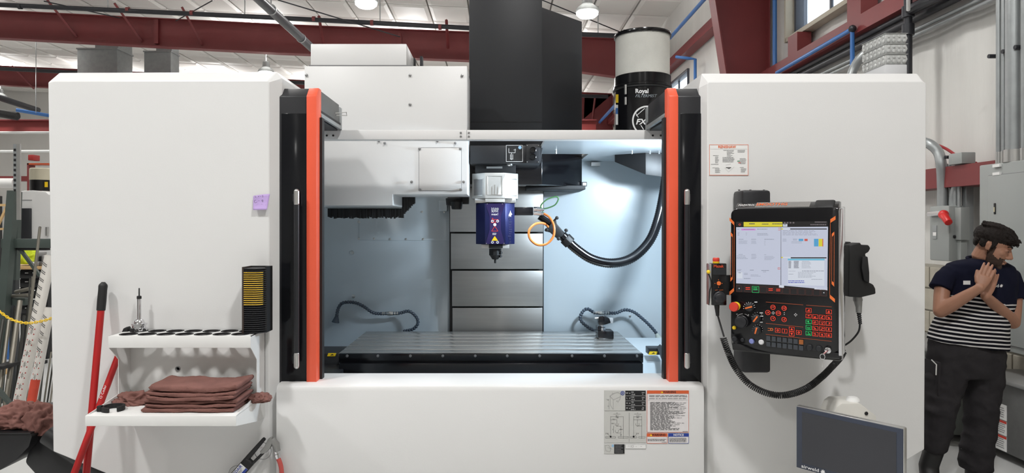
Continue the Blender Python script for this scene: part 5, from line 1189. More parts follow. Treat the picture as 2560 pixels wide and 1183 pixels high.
# swing post
PX, PY = X(1882, 3.12), 3.12
bx('swing_post', PX - .065, PX + .065, PY - .05, 3.199, Z(930, 3.1), Z(476, 3.1), BLACKP, con, bevel=.014)
MB(CM).box(W_ * .3, W_ * .6, .09, .2, 1.3, 1.5).build('mount_bracket', NEARBLK, con)
for u in (1850, 1878, 1912): MB().lathe([(.005, 0), (.005, .004)], (X(u, 3.11), 3.12, Z(476, 3.1)), 8).build('bolt', RUBBER, con)

# ------------------------------------------------------------------ hand pendant hanging left of the console
hp_ = thing('hand_pendant', 'small black hand pendant with red stop button hanging left of the console', 'pendant', (X(1795, 2.98), 2.98, 1.3))
a, b = X(1777, 2.95), X(1817, 2.95)
ZP = lambda v: Z(v, 2.95)
bd = bx('body', a + .006, b, 2.95, 3.0, ZP(764), ZP(659), BLACKG, hp_, bevel=.004)
bx('side_rail', a - .004, a + .006, 2.955, 3.0, ZP(764), ZP(660), ALU, hp_, bevel=.002); bx('holder', b - .02, b + .07, 2.99, 3.005, ZP(740), ZP(690), NEARBLK, hp_)
cx = X(1796, 2.95)
MB().lathe([(.014, .0), (.015, .006), (.012, .008)], (cx - .002, 2.975, ZP(659)), 18).build('stop_ring', YELLOW, hp_, smooth=True); MB().lathe([(.012, .005), (.0145, .01), (.0145, .02), (.012, .024)], (cx - .002, 2.975, ZP(659)), 18).build('stop_button', REDPL, hp_, smooth=True)
text('lettering', 'Mazak', .017, M('orange_red_print', (210, 78, 44), .5, var=0), hp_, tm((cx, 2.9485, ZP(666))), bold=.0003)
bx('display', a + .008, b - .003, 2.948, 2.95, ZP(687), ZP(671), GREYP, hp_)
MB().lathe([(.009, 0), (.009, -.003), (.001, -.0035)], (cx + .001, 2.949, ZP(708.5)), 16, 'y').build('orange_key', OTR, hp_)
m = MB()
for dx, dy in ((0, -9), (0, 9), (-9, 0), (9, 0)): m.add([(cx + (dx - 1.3) * .0017, 2.9485, ZP(708.5 + dy + 1)), (cx + (dx + 1.3) * .0017, 2.9485, ZP(708.5 + dy + 1)), (cx + dx * .0017, 2.9485, ZP(708.5 + dy - 1.2))], [(0, 1, 2)])
for x0, x1 in ((1788, 1794), (1798, 1808)): line(x0, 726, x1, 725, .8, m, lambda u, v: P(u, v, 2.9487))
m.build('arrow_print', OTR, hp_)
MB().lathe([(.027, 0), (.027, -.012), (.024, -.014), (.02, -.028), (.017, -.03)], (cx + .002, 2.95, ZP(744)), 24, 'y').build('jog_dial', BLACKP, hp_, smooth=True, ang=40)
MB().ball(P(1771, 680, 2.94), .0085, 12, 8).build('yellow_button', YELLOW, hp_, smooth=True)
MB().tube(spl([P(1771, 684, 2.95), P(1777, 700, 2.95), P(1778, 715, 2.95), P(1774, 730, 2.95), P(1773, 763, 2.96)], 6), .003, 6).build('thin_cable', RUBBER, hp_, smooth=True)
MB().tube([P(1792, 763, 2.97), P(1794, 790, 2.97)], [.012, .007], 10).build('strain_relief', RUBBER, hp_, smooth=True)
path = spl([P(1794, 788, 2.97), P(1802, 815, 2.96), P(1810, 842, 2.94)], 8); MB().tube(path, .004, 8).build('lead', RUBBER, hp_, smooth=True)
cp_ = resample(spl([P(1808, 845, 2.92), P(1822, 885, 2.9), P(1842, 925, 2.9), P(1875, 962, 2.88), P(1920, 984, 2.86), P(1965, 988, 2.84), P(2015, 972, 2.86), P(2055, 942, 2.92), P(2082, 915, 3.0), P(2100, 895, 3.06), P(2110, 878, 3.08)], 14), .0022)
hel = []; up = Vector((0, -1, 0))
for i in range(len(cp_) - 1):
    t_ = (cp_[i + 1] - cp_[i]).normalized(); n1 = t_.cross(up).normalized(); n2 = t_.cross(n1); s_ = i / len(cp_); turn = i * (2 * PI / 4.0) * 1.0
    for k2 in range(4):
        a = i * 2 * PI * .28 + k2 * 2 * PI * .28 / 4; hel.append(cp_[i].lerp(cp_[i + 1], k2 / 4) + (n1 * math.cos(a) + n2 * math.sin(a)) * .0115)
MB().tube(hel, .0032, 5).build('coiled_cable', RUBBER, hp_, smooth=True, label='black coiled cable hanging in a loop under the console')

# ------------------------------------------------------------------ black hand-held unit in its holder right of the console
hs = thing('handheld_unit', 'black pistol-shaped hand-held unit in a holder right of the console', 'hand tool', (X(2140, 3.1), 3.12, 1.3))
yb = 3.06
bx('holder', X(2106, yb), X(2135, yb), 3.08, 3.198, Z(738, yb), Z(605, yb), NEARBLK, hs, bevel=.006)
MB().prism([(X(u, yb), Z(v, yb)) for u, v in ((2112, 612), (2140, 606), (2142, 612), (2160, 612), (2165, 620), (2160, 630), (2152, 634), (2156, 650), (2160, 680), (2160, 704), (2172, 710), (2177, 720), (2178, 733), (2140, 742), (2110, 740))], 'y', 3.02, 3.09).build('grip_body', RUBBER, hs, bevel=.008, seg=3)
MB().prism([(X(u, yb), Z(v, yb)) for u, v in ((2140, 640), (2154, 640), (2158, 680), (2158, 706), (2144, 700), (2138, 668))], 'y', 3.005, 3.03).build('grip_pad', NEARBLK, hs, bevel=.006)
MB().tube([P(2143, 738, 3.06), P(2145, 752, 3.06), P(2145, 752, 3.06), P(2147, 769, 3.06), P(2147, 782, 3.06)], [.018, .02, .018, .013, .012], 14).build('plug', GREYCAST, hs, smooth=True)
pts = [P(2147 + i * .3, 782 + i * 2.4, 3.06) for i in range(13)]; MB().tube(pts, [(.011 if i % 2 else .0075) * (1 - i * .02) for i in range(13)], 10).build('boot', RUBBER, hs, smooth=True)
MB().tube(spl([P(2150, 810, 3.06), P(2146, 830, 3.06), P(2128, 852, 3.08), P(2108, 866, 3.1)], 8), .0042, 8).build('cable', RUBBER, hs, smooth=True)

# ------------------------------------------------------------------ silver monitor on its stand in the lower right
MO = Vector((1.224, 2.80, 0)); mex = Vector((.256, -.32, 0)).normalized(); mey = Vector((.32, .256, 0)).normalized()
MM = Matrix(((mex.x, mey.x, 0, MO.x), (mex.y, mey.y, 0, MO.y), (0, 0, 1, 0), (0, 0, 0, 1)))
muv = plane_uv(MO, mex, mey); MW_, mz1, mz0 = .41, .914, .655
mo = thing('monitor_stand', 'silver framed dark monitor on a white stand in front of the right cover', 'monitor', (1.45, 2.8, 0))
MB(MM).box(0, MW_, -.002, .024, mz0, mz1).build('frame', ALU, mo, bevel=.006)
sc = MB(MM).box(.004, MW_ - .004, -.004, .0, mz0 + .005, mz1 - .005).build('bezel', M('blue_grey_bezel', (58, 64, 78), .35, var=.02), mo, bevel=.001)
a0, b0 = muv(2005, 1035); a1, b1 = muv(2234, 1183)
MB(MM).box(.028, MW_ - .026, -.0055, -.003, mz0 + .03, mz1 - .022).build('display', M('unlit_display', (52, 53, 58), .12, var=.03), sc)
tmx = MM @ Matrix.Translation((.062, -.0062, mz0 + .0165)) @ FRONT
text('lettering', 'airweld', .019, WHITEINK, sc, tmx, bold=.0002, squash=1.3)
def leafmark(xf, s):      # small jagged bird-like emblem
    pts = [(-.9, .1), (-.35, .15), (-.5, .7), (-.1, .45), (.1, 1.0), (.35, .5), (.8, .75), (.6, .2), (1.0, .05), (.45, -.25), (.55, -.75), (.1, -.5), (-.1, -1.0), (-.3, -.45), (-.75, -.45), (-.5, -.1)]
    m = MB(xf); m.add([(0, 0, 0)] + [(p[0] * s, 0, p[1] * s) for p in pts], [(0, i + 1, (i + 1) % len(pts) + 1) for i in range(len(pts))]); return m
leafmark(MM @ Matrix.Translation((.113, -.0062, mz0 + .0165)), .011).build('emblem', WHITEINK, sc)
STW = M('white_stand_paint', (212, 210, 203), .45, var=.02)
# white housing behind the monitor with dome and cable hole
hz = Z(1008, 2.86); hx0, hx1 = X(2078, 2.86), X(2190, 2.86)
m = MB().prism([(hx0, hz - .07), (hx0 + .025, hz - .015), (hx0 + .045, hz), (X(2150, 2.86), hz), (X(2192, 2.86), hz - .055), (X(2192, 2.86), .2), (hx0, .2)], 'y', 2.86, 2.98); m.build('stand_housing', STW, mo, bevel=.006)
MB().lathe([(.028, 0), (.026, .008), (.018, .016), (.001, .019)], (X(2132, 2.9), 2.9, hz), 18).build('dome', PAPER, mo, smooth=True)
MB().lathe([(.008, 0), (.007, -.002), (.001, -.001)], P(2166, 1034, 2.859), 12, 'y').build('cable_hole', NEARBLK, mo)
bx('stand_base', hx0 - .1, hx1 + .15, 2.62, 3.05, 0, .2, STW, mo, bevel=.02)
MB().tube([MM @ Vector((MW_ / 2, .02, .8)), Vector((hx0 + .08, 2.87, .75))], .03, 12).build('tilt_arm', ALU, mo, smooth=True)
# ------------------------------------------------------------------ electrical gear on the right wall
xw = WX - .1
# tall distribution panel
Ya, Yb = 4.7, 5.18
ep = thing('distribution_panel', 'tall grey electrical distribution panel with narrow door behind the person', 'electrical panel', (WX - .28, 4.95, .75))
zt_ = Z(414, Yb)
bx('cabinet', WX - .34, WX - .215, Ya - .1, Yb, .75, zt_, ELEC, ep, bevel=.008)
bx('door', WX - .353, WX - .34, 4.7, 5.07, .8, Z(440, 5.07), ELEC, ep, bevel=.003, label='narrow grey door')
bx('door_gap', WX - .3435, WX - .34, 4.692, 5.078, .795, Z(438.5, 5.07), INKG, ep)
bx('latch', WX - .358, WX - .35, 4.988, 5.008, Z(536, 5.0), Z(508, 5.0), NEARBLK, ep, bevel=.006); bx('latch_inset', WX - .36, WX - .356, 4.993, 5.003, Z(530, 5.0), Z(518, 5.0), M('tan_inset', (190, 180, 150), .5), ep)
for y, v in ((4.985, 415), (4.985, 435)): bx('tag', WX - .356, WX - .34, y - .035, y + .035, Z(v + 3, y), Z(v - 4, y), PAPER, ep)
for y0_, r in ((5.06, .018), (5.01, .016), (4.91, .055), (4.80, .03), (4.72, .026)):
    MB().tube([(WX - .28, y0_, zt_ - .02), (WX - .28, y0_, 6.0)], r, 14).build('conduit', GALV, ep, smooth=True); MB().tube([(WX - .28, y0_, zt_), (WX - .28, y0_, zt_ + .09)], r * 1.22, 14).build('conduit_fitting', ALU, ep, smooth=True)
bx('strap_channel', WX - .22, WX - .205, 4.6, 5.14, Z(133, 4.95), Z(122, 4.95), GALV, ep)
for y0_ in (5.11, 4.97, 4.85): MB().tube([(WX - .32, y0_, Z(127, 4.95)), (WX - .22, y0_, Z(127, 4.95))], .016, 8).build('strap_bolt', BLKPIPE, ep)
# fused disconnect with red lever
def onwall(name, ua, ub, va, vb, dep, mat, parent, bevel=.004, yref=None, label=None):
    ya, yb = (WX - dep) * FPX / (ub - CU), (WX - dep) * FPX / (ua - CU); ym = (ya + yb) / 2
    return bx(name, WX - dep, WX - (.125 if dep > .15 else .06), ya, yb, Z(vb, ym), Z(va, ym), mat, parent, bevel, label)
ds = thing('disconnect_switch', 'grey disconnect switch box with red lever beside the white machine cover', 'switch box', (WX - .15, 6.0, .9))
onwall('box', 2324, 2372, 515, 652, .25, ELEC, ds, .01); onwall('side_box', 2374, 2402, 519, 600, .2, ELEC, ds); onwall('lower_cover', 2374, 2402, 600, 650, .18, ELEC, ds)
q_ = lambda u, v, dep: P(u, v, (WX - dep) * FPX / (u - CU))
MB().tube([q_(2323, 535, .27), q_(2356, 533, .27)], .022, 10).build('lever_shaft', CHROME, ds, smooth=True)
MB().tube([q_(2357, 535, .3), q_(2372, 557, .32)], [.034, .03], 12).build('lever', M('red_lever_plastic', (204, 40, 38), .35), ds, bevel=.006)
MB().ball(q_(2359, 537, .3), .04, 12, 8).build('lever_hub', M('red_lever_plastic'), ds, smooth=True)
onwall('label_plate', 2331, 2341, 564, 598, .256, GALV, ds, .001); onwall('label_white', 2332, 2340, 581, 590, .258, PAPER, ds, .0005)
for u in (2380, 2387): MB().lathe([(.014, 0), (.012, -.01)], q_(u, 592, .205), 10, 'x').build('knockout', NEARBLK, ds)
# conduits and struts over the switch
def cpipe(uvd, r, lab, nm='conduit', m=GALV):
    return pipe(nm, spl([q_(*p) for p in uvd], 8), r, m, lab, 'conduit', 12)
cpipe([(2300, 352, .25), (2325, 361, .25), (2345, 380, .22), (2353, 410, .22), (2356, 460, .2), (2356, 516, .2)], .042, 'thick grey conduit bending down to the switch box')
cpipe([(2383, 520, .16), (2384, 495, .16), (2391, 465, .16), (2408, 446, .16), (2430, 441, .16), (2452, 440, .16)], .034, 'grey conduit curving from the switch box to the tall panel')
cpipe([(2366, 410, .14), (2367, 515, .14)], .014, 'thin vertical conduit left of the junction box')
cpipe([(2300, 353, .12), (2335, 360, .12), (2365, 372, .12), (2395, 392, .12), (2420, 404, .12), (2440, 408, .12)], .012, 'red cable sloping along the right wall', 'cable', M('red_cable', (160, 44, 48), .45))
jb_ = thing('junction_box', 'small grey junction box above the switch box', 'junction box', q_(2388, 400, .15)); onwall('box', 2371, 2404, 383, 411, .24, ELEC, jb_, .006)
onwall('strut', 2404, 2416, 404, 660, .12, GALV, jb_, .002); onwall('strut', 2371, 2382, 411, 520, .12, GALV, jb_, .002); onwall('rail', 2356, 2404, 424, 429, .17, GALV, jb_, .001); onwall('rail', 2356, 2404, 433, 438, .17, GALV, jb_, .001)
MB().tube([q_(2358, 393, .2), q_(2372, 393, .2)], .014, 8).build('side_fitting', BLKPIPE, jb_)
for u in (2388, 2398): MB().tube([q_(u, 411, .17), q_(u, 518, .17)], .014, 8).build('drop_conduit', GALV, jb_, smooth=True)
# crates and dark cabinet behind the person
dc = thing('coolant_tank', 'dark grey steel tank with paper notices at the right edge', 'tank', (3.7, 4.5, 0))
DKM = M('dark_grey_hammer_paint', (96, 97, 96), .5, .2, var=.08, vs=30)
bx('body', 3.55, WX - .09, 3.9, 5.08, .06, .55, DKM, dc, bevel=.01)
bx('lid', 3.52, WX - .09, 3.87, 5.1, .55, .58, M('grey_lid', (132, 133, 132), .4), dc, bevel=.006)
def xs_(u, v): y = 3.546 * FPX / (u - CU); return Vector((3.546, y, Z(v, y)))
for k, (v0, v1) in enumerate(((1010, 1048), (1050, 1086), (1088, 1125))):
    ya, yb = xs_(2516, 0).y, xs_(2488, 0).y; ym = (ya + yb) / 2
    nt = bx('notice', 3.546, 3.55, ya, yb, Z(v1, ym), Z(v0, ym), PAPER, dc)
    m = MB(); greek(m, lambda a_, v: Vector((3.5455, yb - a_, Z(v, ym))), .01, yb - ya - .01, v0 + 8, v1 - 3, 5, .4, k, .2); m.build('print', INKG, nt)
    if k: bx('red_band', 3.545, 3.547, ya, yb, Z(v0 + 6, ym), Z(v0, ym), REDPL, nt)
gc = thing('steel_cabinet', 'dark grey cabinet standing against the wall behind the legs of the person', 'cabinet', (3.5, 5.4, 0))
bx('body', 3.3, WX - .25, 5.2, 6.3, .05, .69, M('green_grey_paint', (118, 122, 118), .5, var=.05), gc, bevel=.008)
bx('top', 3.27, WX - .25, 5.17, 6.33, .69, .72, M('grey_lid'), gc, bevel=.005); bx('trim', 3.295, 3.3, 5.15, 5.2, .05, .69, GALV, gc)
bx('hazard_strip', 3.29, 3.3, 5.2, 6.0, .05, .09, PAPER, gc)
# black base wedge below the right cover
# ------------------------------------------------------------------ storage and work area at the far left
DGREEN = M('dark_green_steel_paint', (62, 72, 68), .5, var=.08)
RK = 6.0
rkf = thing('bar_rack', 'dark green steel bar rack with leaning uprights at the left edge', 'rack', (X(40, RK), RK, 0))
def bar(name, u0, v0, u1, v1, w, y0, y1, mat, parent, n=4):
    a, b = P(u0, v0, y0), P(u1, v1, y1); return MB().tube([a, b], w / 2 * (y0 + y1) / 2 / FPX * (1.4142 if n == 4 else 1), n, twist=PI / 4 if n == 4 else 0).build(name, mat, parent, smooth=(n > 4))
bar('leaning_upright', 34, 478, -10, 1010, 20, RK, RK - .2, DGREEN, rkf)
bar('front_upright', 44, 480, 38, 700, 14, RK + .1, RK + .1, DGREEN, rkf)
bar('post', 36, 615, 36, 1032, 15, RK + .15, RK + .15, M('dark_grey_steel', (44, 48, 50), .5), rkf)
a = P(10, 620, RK); b = P(160, 597, RK)
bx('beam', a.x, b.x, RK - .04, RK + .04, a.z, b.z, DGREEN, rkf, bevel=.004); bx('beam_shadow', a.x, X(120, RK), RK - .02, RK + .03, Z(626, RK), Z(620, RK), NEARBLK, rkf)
bar('brace', 48, 620, 100, 690, 7, RK, RK, DGREEN, rkf); bx('rail', X(-40, RK), X(74, RK), RK - .06, RK - .01, Z(762, RK), Z(744, RK), DGREEN, rkf, bevel=.003)
bx('low_rail', X(-40, RK), X(160, RK), RK - .1, RK - .05, Z(1058, RK), Z(1046, RK), NEARBLK, rkf)
for (u0, u1, v) in ((20, 50, 908), (97, 119, 904)): bx('divider', X(u0, 5.7), X(u1, 5.7), 5.5, 5.7, Z(v + 4, 5.7), Z(v - 4, 5.7), NEARBLK, rkf)
bar('strut', -8, 970, 48, 1035, 9, 5.4, 5.3, DGREEN, rkf)
sp_ = thing('slotted_post', 'pale galvanised slotted post standing above the bar rack', 'post', P(42, 548, 5.9))
MB().prism([(X(33, 5.9), 0), (X(42, 5.9), 0), (X(42, 5.9), .0)], 'y', 5.9, 5.901) if False else None
bx('left_flange', X(33, 5.9), X(42, 5.9), 5.9, 5.91, Z(478, 5.9), Z(360, 5.9), GALV, sp_); bx('right_flange', X(42, 5.9), X(51, 5.9), 5.895, 5.91, Z(550, 5.9), Z(360, 5.9), ALU, sp_)
for k in range(9): bx('slot', X(35.5, 5.9), X(39.5, 5.9), 5.893, 5.9, Z(372 + k * 12.6 + 6, 5.9), Z(372 + k * 12.6, 5.9), NEARBLK, sp_)
tag(MB().tube([P(-60, 379, 6.1), P(150, 378, 6.1)], .012, 10).build('rail', M('white_rail', (220, 220, 218), .4), smooth=True), 'thin white horizontal rail crossing the slotted post', 'rail')
# leaning tubes and bars
WRAP = M('white_wrapped_tube', (214, 210, 204), .5, var=.03); STOCK = M('mill_finish_steel', (134, 130, 120), .38, .7, var=.12, vs=5, stretch=(1, 1, .1)); DSTOCK = M('dark_steel_bar', (70, 70, 66), .45, .6, var=.12)
def stock(name, u0, v0, u1, v1, w, y0, y1, mat, lab, cat, grp, n=12):
    a, b = P(u0, v0, y0), P(u1, v1, y1); d = b - a; b2 = a + d * ((a.z - .0) / (a.z - b.z))
    if b2.z < 0.02: b2 = a + d * ((a.z - .02) / (a.z - b.z))
    t = thing(name, lab, cat, b2, grp); r = w / 2 * (y0 + y1) / 2 / FPX
    MB().tube([a, b2], r, n).build('shaft', mat, t, smooth=n > 6); MB().tube([a + d.normalized() * -.001, a - d.normalized() * .004], r * .8, n).build('end_face', NEARBLK if mat is STOCK else mat, t)
    return t, a, b2, r
G1 = 'steel bars leaning in the rack'
for i, (q_, lab) in enumerate((((100, 568, 45, 1040, 6.5, 5.7, 5.5, STOCK), 'tall slim steel rod reaching above the rack beam'), ((81, 692, 66, 1040, 4, 5.75, 5.55, STOCK), 'thin steel rod left of the wrapped tubes'), ((75, 697, 58, 1040, 4, 5.8, 5.6, DSTOCK), 'thin dark rod left of the wrapped tubes'),
        ((23, 800, -8, 1040, 9, 5.8, 5.5, STOCK), 'steel tube at the very left edge of the rack'), ((50, 752, 10, 1040, 12, 5.85, 5.5, STOCK), 'thick steel tube in the left half of the rack'), ((8, 800, -30, 1040, 8, 5.8, 5.5, DSTOCK), 'dark bar at the left edge'), ((60, 790, 34, 1040, 7, 5.9, 5.6, DSTOCK), 'dark bar behind the thick steel tube'),
        ((111, 862, 92, 1050, 9, 5.9, 5.6, DSTOCK), 'dark pipe right of the wrapped tubes'), ((128, 880, 104, 1050, 4, 5.75, 5.6, STOCK), 'slim angle bar next to the white cover'), ((134, 900, 112, 1050, 4, 5.7, 5.55, DSTOCK), 'dark slim bar next to the white cover'), ((140, 900, 120, 1050, 4, 5.65, 5.5, STOCK), 'slim bar half hidden by the white cover'), ((38, 770, 22, 1040, 8, 5.95, 5.8, DSTOCK), 'dark bar between the steel tubes at the left'), ((14, 775, -2, 1040, 7, 5.95, 5.8, STOCK), 'pale bar behind the leftmost steel tube'), ((70, 770, 54, 1040, 7, 6.1, 5.9, DSTOCK), 'dark bar just left of the white wrapped tubes'))):
    stock('steel_bar', *q_, lab, 'bar', G1)
for k, (u0, v0, u1, v1) in enumerate(((40, 730, 74, 722), (28, 741, 72, 738))):
    tag(MB().tube([P(u0, v0, 5.95), P(u1, v1, 5.85)], .016, 10).build('short_bar', STOCK, smooth=True), ('upper' if k == 0 else 'lower') + ' short bar lying on the rack rail', 'bar')
for (q_, lab, seed) in (((126, 640, 40, 1040, 26, 5.5, 5.3, WRAP), 'white wrapped tube with red and black emblems, left of the pair', 1), ((124, 770, 72, 1050, 22, 5.35, 5.2, WRAP), 'white wrapped tube with orange label, right of the pair', 2)):
    t, a, b2, r = stock('wrapped_tube', *q_, lab, 'tube', 'white wrapped tubes')
    ax = (b2 - a).normalized(); L_ = (b2 - a).length; sd = ax.cross(Vector((0, 1, 0))).normalized(); fr = sd.cross(ax).normalized()
    if fr.y > 0: fr = -fr
    def on(s, w):     # s along the tube, w around it (radians from the camera side)
        return a + ax * s + (fr * math.cos(w) + sd * math.sin(w)) * (r + .0012)
    mk, mr = MB(), MB(); k = .05
    while k < L_ * .9:
        if seed == 1 and k < .55 or seed == 2 and (k < .3 or k > .75):
            for j in range(2):
                for i_ in range(5):
                    w0 = -.8 + i_ * .22 + .1; s0 = k + j * .014 + i_ * .005; mk.quad(on(s0, w0), on(s0 + .005, w0 + .16), on(s0 + .012, w0 + .16), on(s0 + .007, w0))
            k += .062
        else:
            c_ = k; wc = .15
            for i_ in range(6):
                an = i_ * PI / 3; dx, dy = math.cos(an), math.sin(an)
                mk.quad(on(c_ + dx * .003, wc + dy * .05 - .03), on(c_ + dx * .02, wc + dy * .34 - .04), on(c_ + dx * .02, wc + dy * .34 + .04), on(c_ + dx * .003, wc + dy * .05 + .03))
            for (dx, dy) in ((-.02, .45), (.02, -.45), (.02, .45), (-.02, -.45)): mr.quad(on(c_ + dx - .006, wc + dy), on(c_ + dx, wc + dy + .12), on(c_ + dx + .006, wc + dy), on(c_ + dx, wc + dy - .12))
            k += .085
    mk.build('wrap_print', INK, t)['kind'] = 'stuff'
    if mr.f: mr.build('red_print', REDL, t)
    if seed == 2:
        s0 = L_ * .36; m = MB(); N = 12
        p0 = P(94, 948, 5.3); s0 = (p0 - a).dot(ax); s1 = s0 + .17
        for i_ in range(N): 
            w0, w1 = -1.5 + 3.0 * i_ / N, -1.5 + 3.0 * (i_ + 1) / N; m.quad(on(s0, w0) + fr * .002, on(s0, w1) + fr * .002, on(s1, w1) + fr * .002, on(s1, w0) + fr * .002)
        m.build('orange_label', M('orange_red_label', (198, 70, 48), .5, var=.1, vs=20), t)
# yellow chain
pts = resample(spl([P(-20, 765, 5.15), P(0, 780, 5.15), P(25, 797, 5.15), P(50, 806, 5.15), P(75, 808, 5.15), P(100, 804, 5.15), P(126, 797, 5.15), P(150, 785, 5.15)], 10), .019)
m = MB()
for i, (a, b) in enumerate(zip(pts, pts[1:])):
    t_ = (b - a).normalized(); n1 = t_.cross(Vector((0, 1, 0))).normalized() if i % 2 else Vector((0, 1, 0)); c_ = (a + b) / 2
    m.tube([c_ + t_ * math.cos(w) * .0155 + n1 * math.sin(w) * .0085 for w in [2 * PI * k / 10 for k in range(10)]], .0032, 5, closed=True)
tag(m.build('chain', YELLOW, smooth=True), 'yellow plastic chain sagging in front of the bar rack', 'chain')
# black chip conveyor with rags on it, below the left cover
cvy = thing('chip_conveyor', 'black steel chip conveyor trough emerging under the left cover', 'conveyor', (X(40, 3.5), 3.6, 0))
BLKST = M('black_painted_steel', (26, 26, 28), .4, var=.12, vs=8)
def uvpoly(pts, y): return [(X(u, y), Z(v, y)) for u, v in pts]
MB().prism(uvpoly(((-120, 1084), (76, 1084), (80, 1092), (72, 1118), (40, 1150), (0, 1176), (-120, 1230)), 3.5), 'y', 3.5, 4.1).build('trough', BLKST, cvy, bevel=.006)
MB().prism(uvpoly(((76, 1100), (110, 1082), (260, 1182), (320, 1260), (150, 1260), (58, 1158), (72, 1118)), 3.56), 'y', 3.56, 4.05).build('chute', BLKST, cvy, bevel=.02)
bx('trough_rim', X(-120, 3.5), X(78, 3.5), 3.495, 4.105, Z(1085, 3.5), Z(1082, 3.5), BLKST, cvy)
MB().tube([P(120, 1086, 3.5), P(290, 1200, 3.5)], .05, 12).build('chute_pipe', BLKST, cvy, smooth=True)
bx('leg', X(-60, 3.6), X(-45, 3.6), 3.6, 3.66, 0, Z(1190, 3.6), BLKST, cvy); bx('foot', X(180, 3.6), X(300, 3.6), 3.6, 4.0, 0, .26, BLKST, cvy)
zt_ = Z(1082, 3.5)
crumple('shop_towel', (X(42, 3.6), 3.62, zt_ + .045), (.115, .1, .085), 8.2, 'crumpled brown rag on the black conveyor at the left edge', 'towel', amp=.5)
crumple('shop_towel', (X(105, 3.62), 3.62, zt_ + .02), (.1, .09, .11), 3.4, 'crumpled brown rag hanging over the conveyor next to the left cover', 'towel', amp=.5)
# work bench, far machine, drum and other background pieces
WB = 8.4
wb_ = thing('work_bench', 'wooden topped work bench with blue legs behind the bar rack', 'bench', (X(60, WB), WB, 0))
bx('top', X(-60, WB), X(118, WB), WB, WB + .7, Z(674, WB), Z(667, WB), M('bench_wood', (198, 162, 112), .5, var=.1, vs=4), wb_, bevel=.004)
bx('leg', X(14, WB), X(25, WB), WB + .02, WB + .1, 0, Z(675, WB), BLUEPIPE, wb_); bx('apron', X(5, WB), X(26, WB), WB + .01, WB + .05, Z(682, WB), Z(675, WB), BLUEPIPE, wb_)
dcab = bx('drawer_unit', X(44, WB), X(112, WB), WB + .05, WB + .6, 0, Z(675, WB), NEARBLK, wb_)
for k in range(5):
    d_ = bx('drawer', X(45, WB), X(111, WB), WB + .03, WB + .05, Z(697 + k * 22, WB), Z(677 + k * 22, WB), BLACKG, dcab, bevel=.003); bx('handle', X(60, WB), X(68, WB), WB + .015, WB + .03, Z(684 + k * 22, WB), Z(682 + k * 22, WB), ALU, dcab)
    bx('drawer_label', X(78, WB), X(84, WB), WB + .025, WB + .03, Z(684 + k * 22, WB), Z(681.5 + k * 22, WB), PAPER, dcab)
crumple('safety_vest', (X(38, WB), WB + .25, Z(650, WB)), (.15, .12, .13), 6.0, 'yellow green safety vest lying on the work bench', 'vest', amp=.3).data.materials.clear()
bpy.data.objects['safety_vest'].data.materials.append(M('hi_vis_fabric', (206, 222, 40), .7, var=.05, emit=0))
for u0, u1, v0, mt, lab, nm in ((72, 84, 632, GREYCAST, 'grey vise on the work bench', 'vise'), (86, 96, 640, STEEL, 'steel fixture on the work bench', 'fixture')):
    t = thing(nm, lab, nm, (X((u0 + u1) / 2, WB), WB + .2, Z(667, WB))); bx('base', X(u0, WB), X(u1, WB), WB + .1, WB + .35, Z(667, WB), Z(655, WB), mt, t, bevel=.01); bx('jaw', X(u0 + 1, WB), X(u0 + 5, WB), WB + .12, WB + .3, Z(655, WB), Z(v0, WB), mt, t, bevel=.006); bx('slide', X(u0 + 5, WB), X(u1 - 1, WB), WB + .15, WB + .28, Z(655, WB), Z(v0 + 10, WB), NEARBLK, t, bevel=.006)
tag(crumple('cloth', (X(64, WB), WB + .2, Z(662, WB)), (.09, .07, .035), 1.2, 'white cloth on the work bench', 'cloth', amp=.3), 'white cloth on the work bench', 'cloth'); bpy.data.objects['cloth'].data.materials.clear(); bpy.data.objects['cloth'].data.materials.append(PAPER)
FMY = 12.0
fm_ = thing('far_machine', 'white machine tool with black door in the background at the left', 'machine', (X(90, FMY), FMY, 0))
MB().prism(uvpoly(((50, 478), (80, 476), (114, 479), (121, 486), (150, 486), (150, 800), (50, 800)), FMY), 'y', FMY, FMY + 1.5).build('body', WHITE, fm_, bevel=.02)
bx('door', X(50, FMY), X(80, FMY), FMY - .05, FMY, Z(620, FMY), Z(521, FMY), GREYP, fm_, bevel=.01); bx('seam', X(50, FMY), X(80, FMY), FMY - .01, FMY, Z(501.5, FMY), Z(500, FMY), INKG, fm_)
bx('door_handle', X(119, FMY), X(123, FMY), FMY - .06, FMY, Z(590, FMY), Z(568, FMY), ALU, fm_)
fd = thing('filter_drum', 'beige and black filter drum on top of the far white machine', 'air filter', (X(104, FMY + .5), FMY + .5, Z(478, FMY)))
c_ = P(106, 478, FMY + .6)
MB().lathe([(.2, 0), (.2, .2), (.19, .21)], c_, 24).build('drum', BLACKG, fd, smooth=True); MB().lathe([(.205, .2), (.205, .4), (.19, .42)], c_, 24).build('cartridge', M('beige_filter', (176, 170, 150), .7), fd, smooth=True)
bx('label', X(112, FMY + .39), X(119, FMY + .39), FMY + .385, FMY + .395, Z(468, FMY + .4), Z(455, FMY + .4), YELLOW, fd)
cr_ = thing('timber_frame', 'pale timber frame with diagonal brace at the left edge', 'frame', (X(5, 7.4), 7.4, 0))
WOOD = M('pale_timber', (196, 164, 116), .6, var=.08, vs=4)
for q_ in ((-40, 513, 18, 513, 6), (17, 510, 17, 690, 5), (-40, 575, 15, 572, 5), (-10, 575, 16, 520, 5)): bar('batten', q_[0], q_[1], q_[2], q_[3], q_[4], 7.4, 7.4, WOOD, cr_)
bx('panel', X(-60, 7.6), X(14, 7.6), 7.5, 7.55, 0, Z(490, 7.5), NEARBLK, cr_)
